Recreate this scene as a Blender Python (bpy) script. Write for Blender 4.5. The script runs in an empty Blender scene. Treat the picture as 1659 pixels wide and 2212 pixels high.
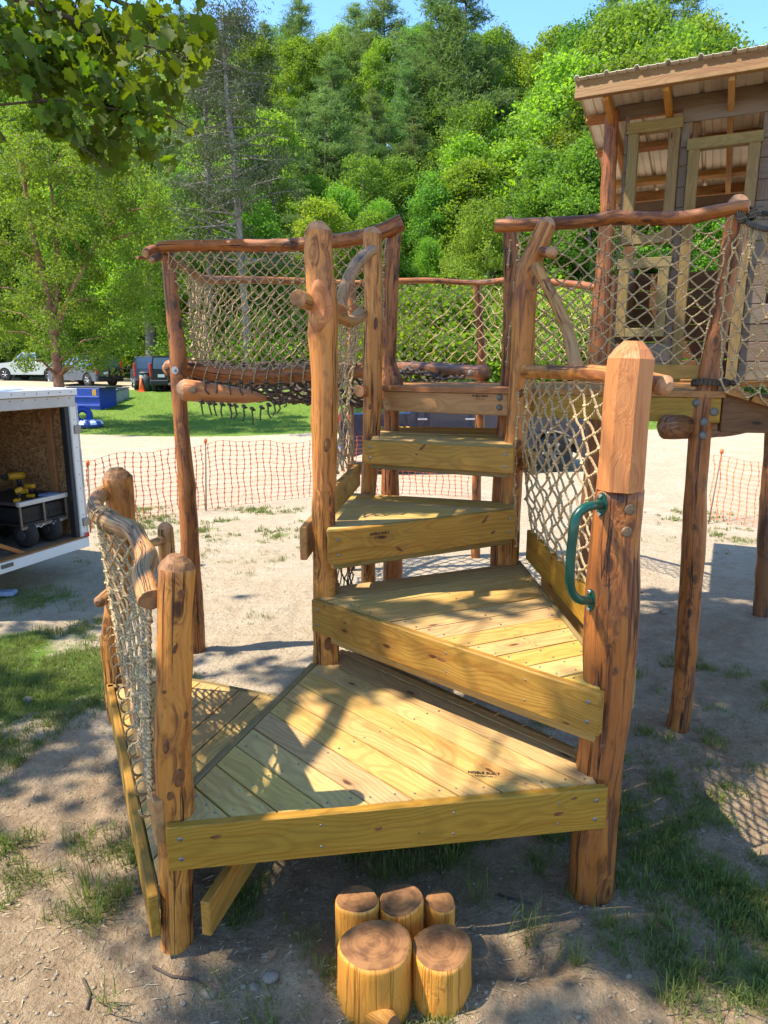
import bpy, math, random
import numpy as np
from mathutils import Vector

random.seed(7); RNG = np.random.default_rng(7)
sc = bpy.context.scene
COL = sc.collection

# ------------------------------------------------------------------ camera, sky, sun, exposure
EYE = 2.3; PITCH = math.radians(12.1); FPX = 1500.0; CXP = 829.5; CYP = 1106.0
cam_d = bpy.data.cameras.new('camera'); cam = bpy.data.objects.new('camera', cam_d); COL.objects.link(cam)
cam.location = (0, 0, EYE); cam.rotation_euler = (math.pi/2 - PITCH, 0, 0)
cam_d.sensor_fit = 'VERTICAL'; cam_d.sensor_height = 24.0; cam_d.lens = 24.0*FPX/2212.0
cam_d.clip_end = 1500; cam_d.clip_start = 0.05
sc.camera = cam
SUN = Vector((-0.61, -0.09, 1.0)).normalized()
SX, SY = 0.61, 0.09
world = bpy.data.worlds.new("World"); sc.world = world; world.use_nodes = True
wn = world.node_tree; bg = wn.nodes['Background']
sky = wn.nodes.new('ShaderNodeTexSky'); sky.sky_type = 'NISHITA'; sky.sun_disc = False
sky.sun_elevation = math.asin(SUN.z); sky.sun_rotation = math.atan2(SUN.x, SUN.y)
sky.altitude = 700; sky.air_density = 1.0; sky.dust_density = 0.3; sky.ozone_density = 2.6
hsv = wn.nodes.new('ShaderNodeHueSaturation'); hsv.inputs['Saturation'].default_value = 1.15
wn.links.new(sky.outputs[0], hsv.inputs['Color']); wn.links.new(hsv.outputs[0], bg.inputs[0]); bg.inputs[1].default_value = 0.125
sun_d = bpy.data.lights.new('sun', 'SUN'); sun_d.energy = 2.85; sun_d.angle = math.radians(0.55); sun_d.color = (1.0, 0.925, 0.80)
sun = bpy.data.objects.new('sun', sun_d); COL.objects.link(sun)
sun.rotation_euler = SUN.to_track_quat('Z', 'Y').to_euler()
sc.view_settings.view_transform = 'Standard'; sc.view_settings.look = 'None'
sc.view_settings.gamma = 1.0; sc.view_settings.use_curve_mapping = False
sc.view_settings.exposure = 1.9
sc.render.engine = 'CYCLES'
sc.cycles.max_bounces = 7; sc.cycles.transparent_max_bounces = 6; sc.cycles.diffuse_bounces = 4
sc.cycles.transmission_bounces = 5

# ------------------------------------------------------------------ measuring helpers
_s, _c = math.sin(PITCH), math.cos(PITCH)
def ray(x, y):
    X = (x-CXP)/FPX; Y = (CYP-y)/FPX
    return Vector((X, _c+Y*_s, -_s+Y*_c))
def atz(x, y, z):
    r = ray(x, y); t = (z-EYE)/r.z
    return Vector((r.x*t, r.y*t, z))
def atd(x, y, D):
    r = ray(x, y); t = D/r.y
    return Vector((r.x*t, D, EYE+r.z*t))
def depth(p): return p.y*_c-(p.z-EYE)*_s
def px(p):
    zc = depth(p); yc = p.y*_s+(p.z-EYE)*_c
    return CXP+FPX*p.x/zc, CYP-FPX*yc/zc
def wid(w, p): return 0.5*w*depth(p)/FPX

def smooth(t):
    t = min(1, max(0, t)); return t*t*(3-2*t)
def terrain(x, y):
    h = 0.95*smooth((y-23.5)/12.0)
    h += 0.035*max(0, y-37) if y < 50 else 0.035*13
    if y > 50:
        d = min(y, 97)-50; h += 0.62*d*smooth(d/16.0)
        h += 1.2*math.sin(x*0.11+y*0.05)*smooth(d/10)
    h += 0.03*math.sin(x*0.9+1)*math.sin(y*0.7)*smooth((y-5)/6)
    if x > 26: h -= 0.22*min(40, x-26)*smooth((y-60)/20)
    if x < -30: h += 0.15*(-x-30)*smooth((y-20)/20)
    return h

# ------------------------------------------------------------------ node helpers / materials
def newmat(name):
    m = bpy.data.materials.new(name); m.use_nodes = True
    nt = m.node_tree; b = nt.nodes['Principled BSDF']
    return m, nt, b
def N(nt, t, **k):
    n = nt.nodes.new(t)
    for a, v in k.items(): setattr(n, a, v)
    return n
def lk(nt, a, b): nt.links.new(a, b)
def noise(nt, vec, scale, detail=4, rough=0.55, dist=0.0):
    n = N(nt, 'ShaderNodeTexNoise'); n.inputs['Scale'].default_value = scale
    n.inputs['Detail'].default_value = detail; n.inputs['Roughness'].default_value = rough
    n.inputs['Distortion'].default_value = dist
    if vec is not None: lk(nt, vec, n.inputs['Vector'])
    return n.outputs['Fac']
def mapr(nt, v, a, b, c=0.0, d=1.0):
    n = N(nt, 'ShaderNodeMapRange'); n.clamp = True
    lk(nt, v, n.inputs[0])
    for i, q in zip((1, 2, 3, 4), (a, b, c, d)): n.inputs[i].default_value = q
    return n.outputs[0]
def mixc(nt, fac, a, b, mode='MIX'):
    n = N(nt, 'ShaderNodeMix'); n.data_type = 'RGBA'; n.blend_type = mode
    for sock, v in ((n.inputs[0], fac), (n.inputs[6], a), (n.inputs[7], b)):
        if hasattr(v, 'is_linked') or hasattr(v, 'links'): lk(nt, v, sock)
        elif isinstance(v, (int, float)): sock.default_value = v
        else: sock.default_value = (*v, 1.0)
    return n.outputs[2]
def math_(nt, op, a, b=0.0, c=None):
    n = N(nt, 'ShaderNodeMath'); n.operation = op
    for i, v in enumerate((a, b, c)):
        if v is None: continue
        if hasattr(v, 'links'): lk(nt, v, n.inputs[i])
        else: n.inputs[i].default_value = v
    return n.outputs[0]
def vscale(nt, vec, sx, sy, sz):
    n = N(nt, 'ShaderNodeVectorMath'); n.operation = 'MULTIPLY'; lk(nt, vec, n.inputs[0]); n.inputs[1].default_value = (sx, sy, sz)
    return n.outputs[0]
def vadd(nt, a, b):
    n = N(nt, 'ShaderNodeVectorMath'); n.operation = 'ADD'; lk(nt, a, n.inputs[0]); lk(nt, b, n.inputs[1])
    return n.outputs[0]
def bump(nt, b, h, strength=0.3, dist=0.01):
    n = N(nt, 'ShaderNodeBump'); n.inputs['Strength'].default_value = strength; n.inputs['Distance'].default_value = dist
    lk(nt, h, n.inputs['Height']); lk(nt, n.outputs[0], b.inputs['Normal'])
def lc_vec(nt):
    a = N(nt, 'ShaderNodeAttribute'); a.attribute_name = 'lc'
    oi = N(nt, 'ShaderNodeObjectInfo')
    cb = N(nt, 'ShaderNodeCombineXYZ')
    for i, k in enumerate((37.0, 91.0, 53.0)): lk(nt, math_(nt, 'MULTIPLY', oi.outputs['Random'], k), cb.inputs[i])
    return a.outputs['Vector'], cb.outputs[0], oi.outputs['Random']

def simple(name, col, rough=0.6, metal=0.0, var=0.12, scale=6.0, spec=0.4, bumpy=0.0, coat=0.0):
    m, nt, b = newmat(name)
    tc = N(nt, 'ShaderNodeTexCoord')
    n = noise(nt, tc.outputs['Object'], scale, 5, 0.6)
    f = mapr(nt, n, 0.3, 0.7)
    lo = [c*(1-var) for c in col]; hi = [min(1, c*(1+var)) for c in col]
    lk(nt, mixc(nt, f, lo, hi), b.inputs['Base Color'])
    b.inputs['Roughness'].default_value = rough; b.inputs['Metallic'].default_value = metal
    b.inputs['Specular IOR Level'].default_value = spec
    b.inputs['Coat Weight'].default_value = coat
    if bumpy: bump(nt, b, noise(nt, tc.outputs['Object'], scale*6, 5, 0.6), bumpy, 0.01)
    return m

def log_mat(name, light, mid, dark, patch=0.5, rough=0.5, crack=1.0, knots=1.0):
    m, nt, b = newmat(name)
    lc, off, rnd = lc_vec(nt)
    v = vadd(nt, lc, off)
    # slow wandering of the grain
    w = noise(nt, vscale(nt, v, 5, 5, 1.6), 1.0, 3, 0.5)
    cb = N(nt, 'ShaderNodeCombineXYZ'); ws = math_(nt, 'MULTIPLY', w, 0.10); lk(nt, ws, cb.inputs[0]); lk(nt, ws, cb.inputs[1])
    v2 = vadd(nt, v, cb.outputs[0])
    # knots: sparse cells stretched along the log
    kv = N(nt, 'ShaderNodeTexVoronoi'); kv.inputs['Scale'].default_value = 1.0
    lk(nt, vscale(nt, v2, 10, 10, 5.0), kv.inputs['Vector'])
    kd = kv.outputs['Distance']; kc = N(nt, 'ShaderNodeSeparateColor'); lk(nt, kv.outputs['Color'], kc.inputs[0])
    ksel = math_(nt, 'GREATER_THAN', kc.outputs[0], 0.55)
    kn = math_(nt, 'MULTIPLY', mapr(nt, kd, 0.24, 0.12), ksel)
    ring = math_(nt, 'MULTIPLY', mapr(nt, math_(nt, 'ABSOLUTE', math_(nt, 'SUBTRACT', kd, 0.30)), 0.05, 0.0), ksel)
    # fibre distorted round the knots
    cb2 = N(nt, 'ShaderNodeCombineXYZ'); kk = math_(nt, 'MULTIPLY', math_(nt, 'MULTIPLY', mapr(nt, kd, 0.6, 0.1), ksel), 0.05)
    lk(nt, kk, cb2.inputs[0]); lk(nt, kk, cb2.inputs[1])
    v3 = vadd(nt, v2, cb2.outputs[0])
    fib = noise(nt, vscale(nt, v3, 90, 90, 2.8), 1.0, 4, 0.62)
    fib2 = noise(nt, vscale(nt, v3, 34, 34, 1.6), 1.0, 4, 0.6)
    pat = noise(nt, vscale(nt, v3, 13, 13, 5.0), 1.0, 6, 0.68)
    big = noise(nt, vscale(nt, v2, 6, 6, 1.3), 1.0, 3, 0.55)
    col = mixc(nt, mapr(nt, fib, 0.33, 0.66), mid, light)
    col = mixc(nt, mapr(nt, big, 0.38, 0.60, 0, 0.9), col, mid)
    col = mixc(nt, mapr(nt, fib2, 0.52, 0.64, 0, 0.85), col, dark)
    col = mixc(nt, mapr(nt, pat, 0.60-0.10*patch, 0.66, 0, patch), col, dark)
    # long drying cracks
    cr = noise(nt, vscale(nt, v, 17, 17, 0.30), 1.0, 3, 0.55)
    crl = mapr(nt, math_(nt, 'ABSOLUTE', math_(nt, 'SUBTRACT', cr, 0.5)), 0.012, 0.003)
    crm = mapr(nt, noise(nt, vscale(nt, v, 7, 7, 1.8), 1.0, 2, 0.5), 0.43, 0.49)
    crk = math_(nt, 'MULTIPLY', math_(nt, 'MULTIPLY', crl, crm), crack)
    blk = [c*0.22 for c in dark]
    col = mixc(nt, math_(nt, 'MULTIPLY', kn, 0.8*knots), col, blk)
    col = mixc(nt, math_(nt, 'MULTIPLY', ring, 0.5*knots), col, dark)
    col = mixc(nt, crk, col, blk)
    lk(nt, col, b.inputs['Base Color'])
    b.inputs['Roughness'].default_value = rough
    lk(nt, mapr(nt, fib2, 0.3, 0.7, rough-0.12, rough+0.18), b.inputs['Roughness'])
    b.inputs['Specular IOR Level'].default_value = 0.4; b.inputs['Coat Weight'].default_value = 0.12; b.inputs['Coat Roughness'].default_value = 0.35
    h = math_(nt, 'SUBTRACT', math_(nt, 'ADD', math_(nt, 'MULTIPLY', fib, 0.35), math_(nt, 'MULTIPLY', big, 0.6)), math_(nt, 'MULTIPLY', crk, 1.1))
    bump(nt, b, h, 0.8, 0.016)
    return m

def end_mat(name, light, dark, freq=430.0):
    m, nt, b = newmat(name)
    lc, off, rnd = lc_vec(nt)
    v = vadd(nt, lc, off)
    sep = N(nt, 'ShaderNodeSeparateXYZ'); lk(nt, lc, sep.inputs[0])
    w = noise(nt, vscale(nt, v, 18, 18, 18), 1.0, 3, 0.5)
    w2 = noise(nt, vscale(nt, v, 60, 60, 60), 1.0, 3, 0.6)
    r = math_(nt, 'SQRT', math_(nt, 'ADD', math_(nt, 'POWER', math_(nt, 'ADD', sep.outputs[0], 0.008), 2.0), math_(nt, 'POWER', math_(nt, 'SUBTRACT', sep.outputs[1], 0.006), 2.0)))
    r = math_(nt, 'ADD', r, math_(nt, 'MULTIPLY', w, 0.03))
    rv = N(nt, 'ShaderNodeCombineXYZ'); lk(nt, math_(nt, 'MULTIPLY', r, freq*0.22), rv.inputs[0]); lk(nt, math_(nt, 'MULTIPLY', rnd, 50.0), rv.inputs[1])
    rings = mapr(nt, noise(nt, rv.outputs[0], 1.0, 3, 0.7), 0.42, 0.62)
    rings = math_(nt, 'MULTIPLY', rings, mapr(nt, w, 0.35, 0.6, 0.45, 1.0))
    col = mixc(nt, math_(nt, 'MULTIPLY', rings, 0.6), light, dark)
    col = mixc(nt, mapr(nt, w, 0.46, 0.62, 0, 0.6), col, dark)
    col = mixc(nt, mapr(nt, w2, 0.5, 0.75, 0, 0.35), col, light)
    # radial drying cracks
    ang = math_(nt, 'ARCTAN2', sep.outputs[1], sep.outputs[0])
    a1 = math_(nt, 'ABSOLUTE', math_(nt, 'SINE', math_(nt, 'ADD', math_(nt, 'MULTIPLY', ang, 2.5), math_(nt, 'MULTIPLY', rnd, 9.0))))
    ck = mapr(nt, math_(nt, 'MULTIPLY', a1, math_(nt, 'ADD', r, 0.001)), 0.0016, 0.0004)
    ck = math_(nt, 'MULTIPLY', ck, mapr(nt, noise(nt, vscale(nt, v, 25, 25, 25), 1.0, 1), 0.48, 0.53))
    col = mixc(nt, ck, col, [c*0.15 for c in dark])
    lk(nt, col, b.inputs['Base Color']); b.inputs['Roughness'].default_value = 0.62
    b.inputs['Specular IOR Level'].default_value = 0.3
    bump(nt, b, math_(nt, 'SUBTRACT', math_(nt, 'MULTIPLY', rings, 0.25), ck), 0.4, 0.006)
    return m

def plank_mat(name, light, mid, green, dark, weather=0.0):
    m, nt, b = newmat(name)
    lc, off, rnd = lc_vec(nt)
    v = vadd(nt, lc, off)
    sep = N(nt, 'ShaderNodeSeparateXYZ'); lk(nt, lc, sep.inputs[0])
    # knots
    kv = N(nt, 'ShaderNodeTexVoronoi'); kv.voronoi_dimensions = '2D'; kv.inputs['Scale'].default_value = 1.0
    lk(nt, vscale(nt, v, 3.4, 8.5, 0), kv.inputs['Vector'])
    kc = N(nt, 'ShaderNodeSeparateColor'); lk(nt, kv.outputs['Color'], kc.inputs[0])
    ksel = math_(nt, 'GREATER_THAN', kc.outputs[0], 0.93); kd = kv.outputs['Distance']
    kwob = math_(nt, 'ADD', kd, math_(nt, 'MULTIPLY', math_(nt, 'SUBTRACT', noise(nt, vscale(nt, v, 30, 50, 1), 1.0, 2), 0.5), 0.09))
    kn = math_(nt, 'MULTIPLY', mapr(nt, kwob, 0.11, 0.05), ksel)
    halo = math_(nt, 'MULTIPLY', mapr(nt, kwob, 0.45, 0.12), ksel)
    ksc = N(nt, 'ShaderNodeCombineXYZ'); lk(nt, math_(nt, 'MULTIPLY', mapr(nt, kd, 0.5, 0.1), 0.02), ksc.inputs[1]); kshift = ksc.outputs[0]
    # growth rings sawn through: distance from a wandering pith line
    w1 = noise(nt, vscale(nt, v, 1.1, 3, 3), 1.0, 2, 0.5)
    w2 = noise(nt, vscale(nt, v, 1.7, 2, 9), 1.0, 2, 0.5)
    yy = math_(nt, 'ADD', sep.outputs[1], math_(nt, 'MULTIPLY', math_(nt, 'SUBTRACT', w1, 0.5), 0.30))
    yy = math_(nt, 'ADD', yy, math_(nt, 'MULTIPLY', math_(nt, 'SUBTRACT', rnd, 0.5), 0.12))
    zz = math_(nt, 'ADD', math_(nt, 'MULTIPLY', w2, 0.16), math_(nt, 'MULTIPLY', halo, 0.035))
    r = math_(nt, 'SQRT', math_(nt, 'ADD', math_(nt, 'MULTIPLY', yy, yy), math_(nt, 'MULTIPLY', zz, zz)))
    rings = mapr(nt, math_(nt, 'SINE', math_(nt, 'MULTIPLY', r, 430.0)), -0.2, 1.0)
    fine = noise(nt, vscale(nt, v, 6, 260, 260), 1.0, 3, 0.6)
    big = noise(nt, vscale(nt, v, 1.6, 8, 8), 1.0, 4, 0.6)
    blo = noise(nt, vscale(nt, v, 7, 13, 13), 1.0, 4, 0.6)
    col = mixc(nt, mapr(nt, fine, 0.3, 0.7), mid, light)
    col = mixc(nt, math_(nt, 'MULTIPLY', rings, 0.42), col, [c*0.62 for c in mid])
    gf = mapr(nt, math_(nt, 'ADD', big, math_(nt, 'MULTIPLY', math_(nt, 'SUBTRACT', rnd, 0.5), 0.5)), 0.42, 0.66, 0, 0.85)
    col = mixc(nt, gf, col, mixc(nt, math_(nt, 'MULTIPLY', rings, 0.4), green, [c*0.6 for c in green]))
    band = noise(nt, vscale(nt, vadd(nt, v, kshift), 0.9, 30, 30), 1.0, 3, 0.6)
    col = mixc(nt, mapr(nt, band, 0.50, 0.68, 0, 0.6), col, [mid[0]*0.72, mid[1]*0.58, mid[2]*0.45])
    col = mixc(nt, mapr(nt, blo, 0.54, 0.72, 0, 0.45), col, [c*0.66 for c in mid])
    col = mixc(nt, math_(nt, 'MULTIPLY', halo, 0.35), col, dark)
    col = mixc(nt, math_(nt, 'MULTIPLY', kn, 0.9), col, [c*0.35 for c in dark])
    if weather:
        wf = mapr(nt, noise(nt, vscale(nt, v, 2.5, 14, 14), 1.0, 6, 0.7), 0.4, 0.62, 0, weather)
        col = mixc(nt, wf, col, (0.170, 0.130, 0.098))
    hv = N(nt, 'ShaderNodeHueSaturation'); lk(nt, col, hv.inputs['Color'])
    lk(nt, mapr(nt, rnd, 0, 1, 0.80, 1.16), hv.inputs['Value']); lk(nt, mapr(nt, math_(nt, 'FRACT', math_(nt, 'MULTIPLY', rnd, 13.7)), 0, 1, 0.494, 0.507), hv.inputs['Hue']); lk(nt, mapr(nt, math_(nt, 'FRACT', math_(nt, 'MULTIPLY', rnd, 5.3)), 0, 1, 0.94, 1.08), hv.inputs['Saturation'])
    lk(nt, hv.outputs[0], b.inputs['Base Color'])
    b.inputs['Roughness'].default_value = 0.62; b.inputs['Specular IOR Level'].default_value = 0.3
    # saw chatter across the board
    saw = math_(nt, 'SINE', math_(nt, 'MULTIPLY', math_(nt, 'ADD', sep.outputs[0], math_(nt, 'MULTIPLY', yy, 0.10)), 1100.0))
    h = math_(nt, 'ADD', math_(nt, 'MULTIPLY', rings, 0.35), math_(nt, 'MULTIPLY', saw, 0.05))
    h = math_(nt, 'ADD', h, math_(nt, 'MULTIPLY', fine, 0.35))
    bump(nt, b, h, 0.35, 0.004)
    return m

def rope_mat(name, a, bb, pitch=0.022):
    m, nt, b = newmat(name)
    lc, off, rnd = lc_vec(nt)
    sep = N(nt, 'ShaderNodeSeparateXYZ'); lk(nt, lc, sep.inputs[0])
    ph = math_(nt, 'ADD', math_(nt, 'MULTIPLY', sep.outputs[0], 3.0), math_(nt, 'MULTIPLY', sep.outputs[2], 2*math.pi/pitch))
    s = math_(nt, 'SINE', ph)
    g = noise(nt, vscale(nt, lc, 3, 3, 30), 1.0, 3)
    col = mixc(nt, mapr(nt, s, -0.9, 0.1), [c*0.45 for c in bb], mixc(nt, mapr(nt, g, 0.3, 0.7), bb, a))
    lk(nt, col, b.inputs['Base Color']); b.inputs['Roughness'].default_value = 0.85
    b.inputs['Specular IOR Level'].default_value = 0.15
    bump(nt, b, s, 0.8, 0.002)
    return m

def leaf_mat(name, a, bb, trans=0.4, rough=0.6, hue=0.025, shine=0.22):
    m, nt, b = newmat(name)
    oi = N(nt, 'ShaderNodeObjectInfo'); g = N(nt, 'ShaderNodeNewGeometry')
    tc = N(nt, 'ShaderNodeTexCoord')
    n = noise(nt, tc.outputs['Object'], 0.5, 3, 0.6)
    f = math_(nt, 'ADD', math_(nt, 'MULTIPLY', g.outputs['Random Per Island'], 0.55), math_(nt, 'MULTIPLY', mapr(nt, n, 0.3, 0.7), 0.45))
    col = mixc(nt, f, a, bb)
    hv = N(nt, 'ShaderNodeHueSaturation'); lk(nt, col, hv.inputs['Color'])
    lk(nt, mapr(nt, oi.outputs['Random'], 0, 1, 0.5-hue, 0.5+hue), hv.inputs['Hue'])
    lk(nt, mapr(nt, math_(nt, 'FRACT', math_(nt, 'MULTIPLY', oi.outputs['Random'], 7.13)), 0, 1, 0.72, 1.2), hv.inputs['Value'])
    lk(nt, hv.outputs[0], b.inputs['Base Color']); b.inputs['Roughness'].default_value = rough
    b.inputs['Specular IOR Level'].default_value = shine
    tr = N(nt, 'ShaderNodeBsdfTranslucent'); tcl = N(nt, 'ShaderNodeHueSaturation'); lk(nt, hv.outputs[0], tcl.inputs['Color'])
    tcl.inputs['Hue'].default_value = 0.49; tcl.inputs['Saturation'].default_value = 1.1; tcl.inputs['Value'].default_value = 1.8
    lk(nt, tcl.outputs[0], tr.inputs[0])
    mx = N(nt, 'ShaderNodeMixShader'); mx.inputs[0].default_value = trans
    lk(nt, b.outputs[0], mx.inputs[1]); lk(nt, tr.outputs[0], mx.inputs[2])
    lk(nt, mx.outputs[0], nt.nodes['Material Output'].inputs['Surface'])
    return m

M = {}
M['honey'] = log_mat('honey_log', (0.60, 0.27, 0.055), (0.43, 0.150, 0.021), (0.14, 0.036, 0.007), 0.85)
M['red'] = log_mat('red_log', (0.42, 0.150, 0.030), (0.29, 0.086, 0.014), (0.075, 0.020, 0.006), 0.9)
M['dark'] = log_mat('dark_log', (0.28, 0.115, 0.036), (0.18, 0.064, 0.020), (0.050, 0.020, 0.010), 0.9)
M['peeled'] = log_mat('peeled_log', (0.50, 0.190, 0.055), (0.44, 0.155, 0.040), (0.34, 0.105, 0.025), 0.15, 0.5, 0.0, 0.0)
M['rail'] = log_mat('rail_log', (0.50, 0.262, 0.088), (0.40, 0.185, 0.050), (0.19, 0.072, 0.020), 0.6)
M['stump'] = log_mat('stump_side', (0.70, 0.32, 0.055), (0.62, 0.245, 0.034), (0.44, 0.15, 0.02), 0.25, 0.38, 0.35, 0.0)
M['end_dark'] = end_mat('end_grain_dark', (0.29, 0.135, 0.050), (0.095, 0.040, 0.016))
M['end'] = end_mat('end_grain', (0.46, 0.23, 0.105), (0.24, 0.105, 0.045), 700)
M['knot'] = end_mat('knot_wood', (0.20, 0.075, 0.024), (0.050, 0.017, 0.007), 900)
M['scar'] = end_mat('scar_wood', (0.50, 0.195, 0.065), (0.22, 0.060, 0.018), 260)
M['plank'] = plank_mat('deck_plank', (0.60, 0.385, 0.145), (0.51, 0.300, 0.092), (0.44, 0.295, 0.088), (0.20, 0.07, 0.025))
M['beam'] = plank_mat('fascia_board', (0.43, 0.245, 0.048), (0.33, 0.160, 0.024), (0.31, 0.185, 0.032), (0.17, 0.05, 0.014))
M['cedar'] = plank_mat('orange_board', (0.46, 0.210, 0.062), (0.38, 0.150, 0.038), (0.37, 0.19, 0.052), (0.16, 0.05, 0.02))
M['barn'] = plank_mat('weathered_board', (0.225, 0.148, 0.092), (0.160, 0.100, 0.060), (0.150, 0.112, 0.080), (0.06, 0.035, 0.02), 0.6)
M['eaves'] = plank_mat('eaves_board', (0.27, 0.135, 0.042), (0.21, 0.093, 0.027), (0.21, 0.115, 0.034), (0.10, 0.035, 0.012))
M['shadeboard'] = plank_mat('shade_dark_board', (0.20, 0.098, 0.042), (0.15, 0.066, 0.026), (0.14, 0.08, 0.032), (0.05, 0.02, 0.01))  # brown darkened to hold the shade under the walkway and indoors
M['trim'] = plank_mat('trim_board', (0.27, 0.175, 0.062), (0.22, 0.135, 0.042), (0.19, 0.14, 0.045), (0.14, 0.06, 0.02))
M['rope'] = rope_mat('tan_rope', (0.66, 0.48, 0.27), (0.52, 0.35, 0.17))
M['rope_dark'] = rope_mat('dark_rope', (0.175, 0.130, 0.095), (0.100, 0.072, 0.052))
M['green'] = simple('green_enamel', (0.002, 0.058, 0.034), 0.33, 0.0, 0.1, 8, 0.4, 0, 0.1)
M['zinc'] = simple('zinc', (0.33, 0.34, 0.33), 0.5, 0.7, 0.2, 60)
M['bolt'] = simple('plastic_bolt_cover', (0.13, 0.12, 0.10), 0.6, 0.2, 0.25, 40)
M['bronze'] = simple('bronze_medallion', (0.20, 0.13, 0.075), 0.55, 0.5, 0.4, 90, 0.4, 0.4)
M['ink'] = simple('burnt_mark', (0.025, 0.014, 0.008), 0.8)
M['white'] = simple('white_enamel', (0.74, 0.73, 0.70), 0.4, 0, 0.05, 3)
M['whitish'] = simple('dusty_white_metal', (0.50, 0.49, 0.46), 0.5, 0.1, 0.12, 4)
M['rubber'] = simple('rubber', (0.022, 0.021, 0.020), 0.85, 0, 0.3, 10)
M['black'] = simple('black_plastic', (0.02, 0.02, 0.022), 0.5, 0, 0.2, 9)
M['steel'] = simple('grey_steel', (0.22, 0.22, 0.22), 0.4, 0.8, 0.15, 9)
M['rail_paint'] = simple('taupe_frame', (0.16, 0.125, 0.095), 0.5, 0.3, 0.1, 9)
M['yellow'] = simple('yellow_plastic', (0.52, 0.27, 0.010), 0.45, 0, 0.08, 9)
M['blue'] = simple('blue_paint', (0.010, 0.045, 0.30), 0.55, 0, 0.15, 2)
M['tubeblue'] = simple('vinyl_blue', (0.03, 0.06, 0.24), 0.3, 0, 0.1, 4)
M['vinyl'] = simple('vinyl_white', (0.65, 0.68, 0.75), 0.35, 0, 0.1, 4)
M['glass'] = simple('car_glass', (0.035, 0.05, 0.06), 0.08, 0, 0.1, 2, 0.9)
M['glasslight'] = simple('rear_glass', (0.10, 0.14, 0.19), 0.1, 0, 0.1, 2, 0.9)
M['silver'] = simple('silver_and_shaded_white', (0.38, 0.39, 0.38), 0.3, 0.4, 0.05, 2, 0.5, 0, 0.4)  # silver for wheel rims; pickup's white darkened here to hold tree shade
M['olive'] = simple('dark_olive_paint', (0.045, 0.040, 0.028), 0.3, 0.2, 0.1, 2, 0.5, 0, 0.5)
M['slate'] = simple('slate_blue_paint', (0.085, 0.095, 0.12), 0.3, 0.3, 0.1, 2, 0.5, 0, 0.4)
M['navy'] = simple('navy_paint', (0.008, 0.015, 0.042), 0.22, 0.2, 0.1, 2, 0.6, 0, 0.8)
M['chrome'] = simple('chrome', (0.65, 0.65, 0.66), 0.18, 0.9, 0.05, 2)
M['redlens'] = simple('red_lens', (0.60, 0.025, 0.012), 0.3, 0, 0.1, 5)
M['lens'] = simple('headlight_lens', (0.62, 0.63, 0.62), 0.2, 0, 0.1, 5, 0.8)
M['bin'] = simple('grey_green_bin', (0.30, 0.30, 0.28), 0.6, 0, 0.1, 4)
M['can'] = simple('dark_green_can', (0.045, 0.062, 0.062), 0.55, 0, 0.15, 6)
M['orange'] = simple('orange_plastic', (0.85, 0.16, 0.045), 0.55, 0, 0.15, 3)
M['stone'] = simple('stone', (0.23, 0.185, 0.135), 0.85, 0, 0.3, 18, 0.3, 0.5)
M['bark'] = simple('bark', (0.115, 0.088, 0.068), 0.95, 0, 0.45, 5, 0.2, 0.8)
M['barkgrey'] = simple('grey_bark', (0.23, 0.195, 0.165), 0.95, 0, 0.4, 5, 0.2, 0.8)
M['barkred'] = simple('peeling_birch_bark', (0.26, 0.13, 0.085), 0.9, 0, 0.45, 4, 0.2, 0.6)
M['twig'] = simple('twig', (0.075, 0.05, 0.035), 0.9, 0, 0.3, 20)
M['rail_grey'] = simple('grey_split_rail', (0.22, 0.19, 0.15), 0.9, 0, 0.35, 6)
M['tread'] = simple('trailer_floor', (0.20, 0.165, 0.13), 0.8, 0, 0.25, 7)
M['metal_roof'] = simple('corrugated_steel', (0.66, 0.61, 0.51), 0.45, 0.25, 0.1, 5)
M['stake'] = simple('rusty_stake', (0.20, 0.14, 0.10), 0.8, 0.3, 0.3, 20)
M['paper'] = simple('pale_blue_cloth', (0.22, 0.28, 0.42), 0.8, 0, 0.1, 20)

M['leaf_a'] = leaf_mat('broad_leaf', (0.075, 0.160, 0.020), (0.185, 0.285, 0.042), 0.45)
M['leaf_b'] = leaf_mat('bright_leaf', (0.115, 0.220, 0.022), (0.240, 0.345, 0.050), 0.48)
M['leaf_birch'] = leaf_mat('birch_leaf', (0.085, 0.175, 0.020), (0.190, 0.295, 0.042), 0.46)
M['needle'] = leaf_mat('pine_needle', (0.075, 0.145, 0.035), (0.165, 0.240, 0.062), 0.36, 0.6, 0.02)
M['needle_d'] = leaf_mat('dull_needle', (0.045, 0.062, 0.024), (0.085, 0.105, 0.042), 0.2, 0.6, 0.01)
M['maple'] = leaf_mat('lobed_leaf', (0.050, 0.100, 0.008), (0.115, 0.175, 0.020), 0.42, 0.6, 0.02, 0.25)
M['grass'] = leaf_mat('grass_blade', (0.085, 0.130, 0.022), (0.180, 0.205, 0.060), 0.35, 0.6, 0.0, 0.2)
M['straw'] = simple('straw', (0.36, 0.27, 0.16), 0.9, 0, 0.4, 30)

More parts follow.
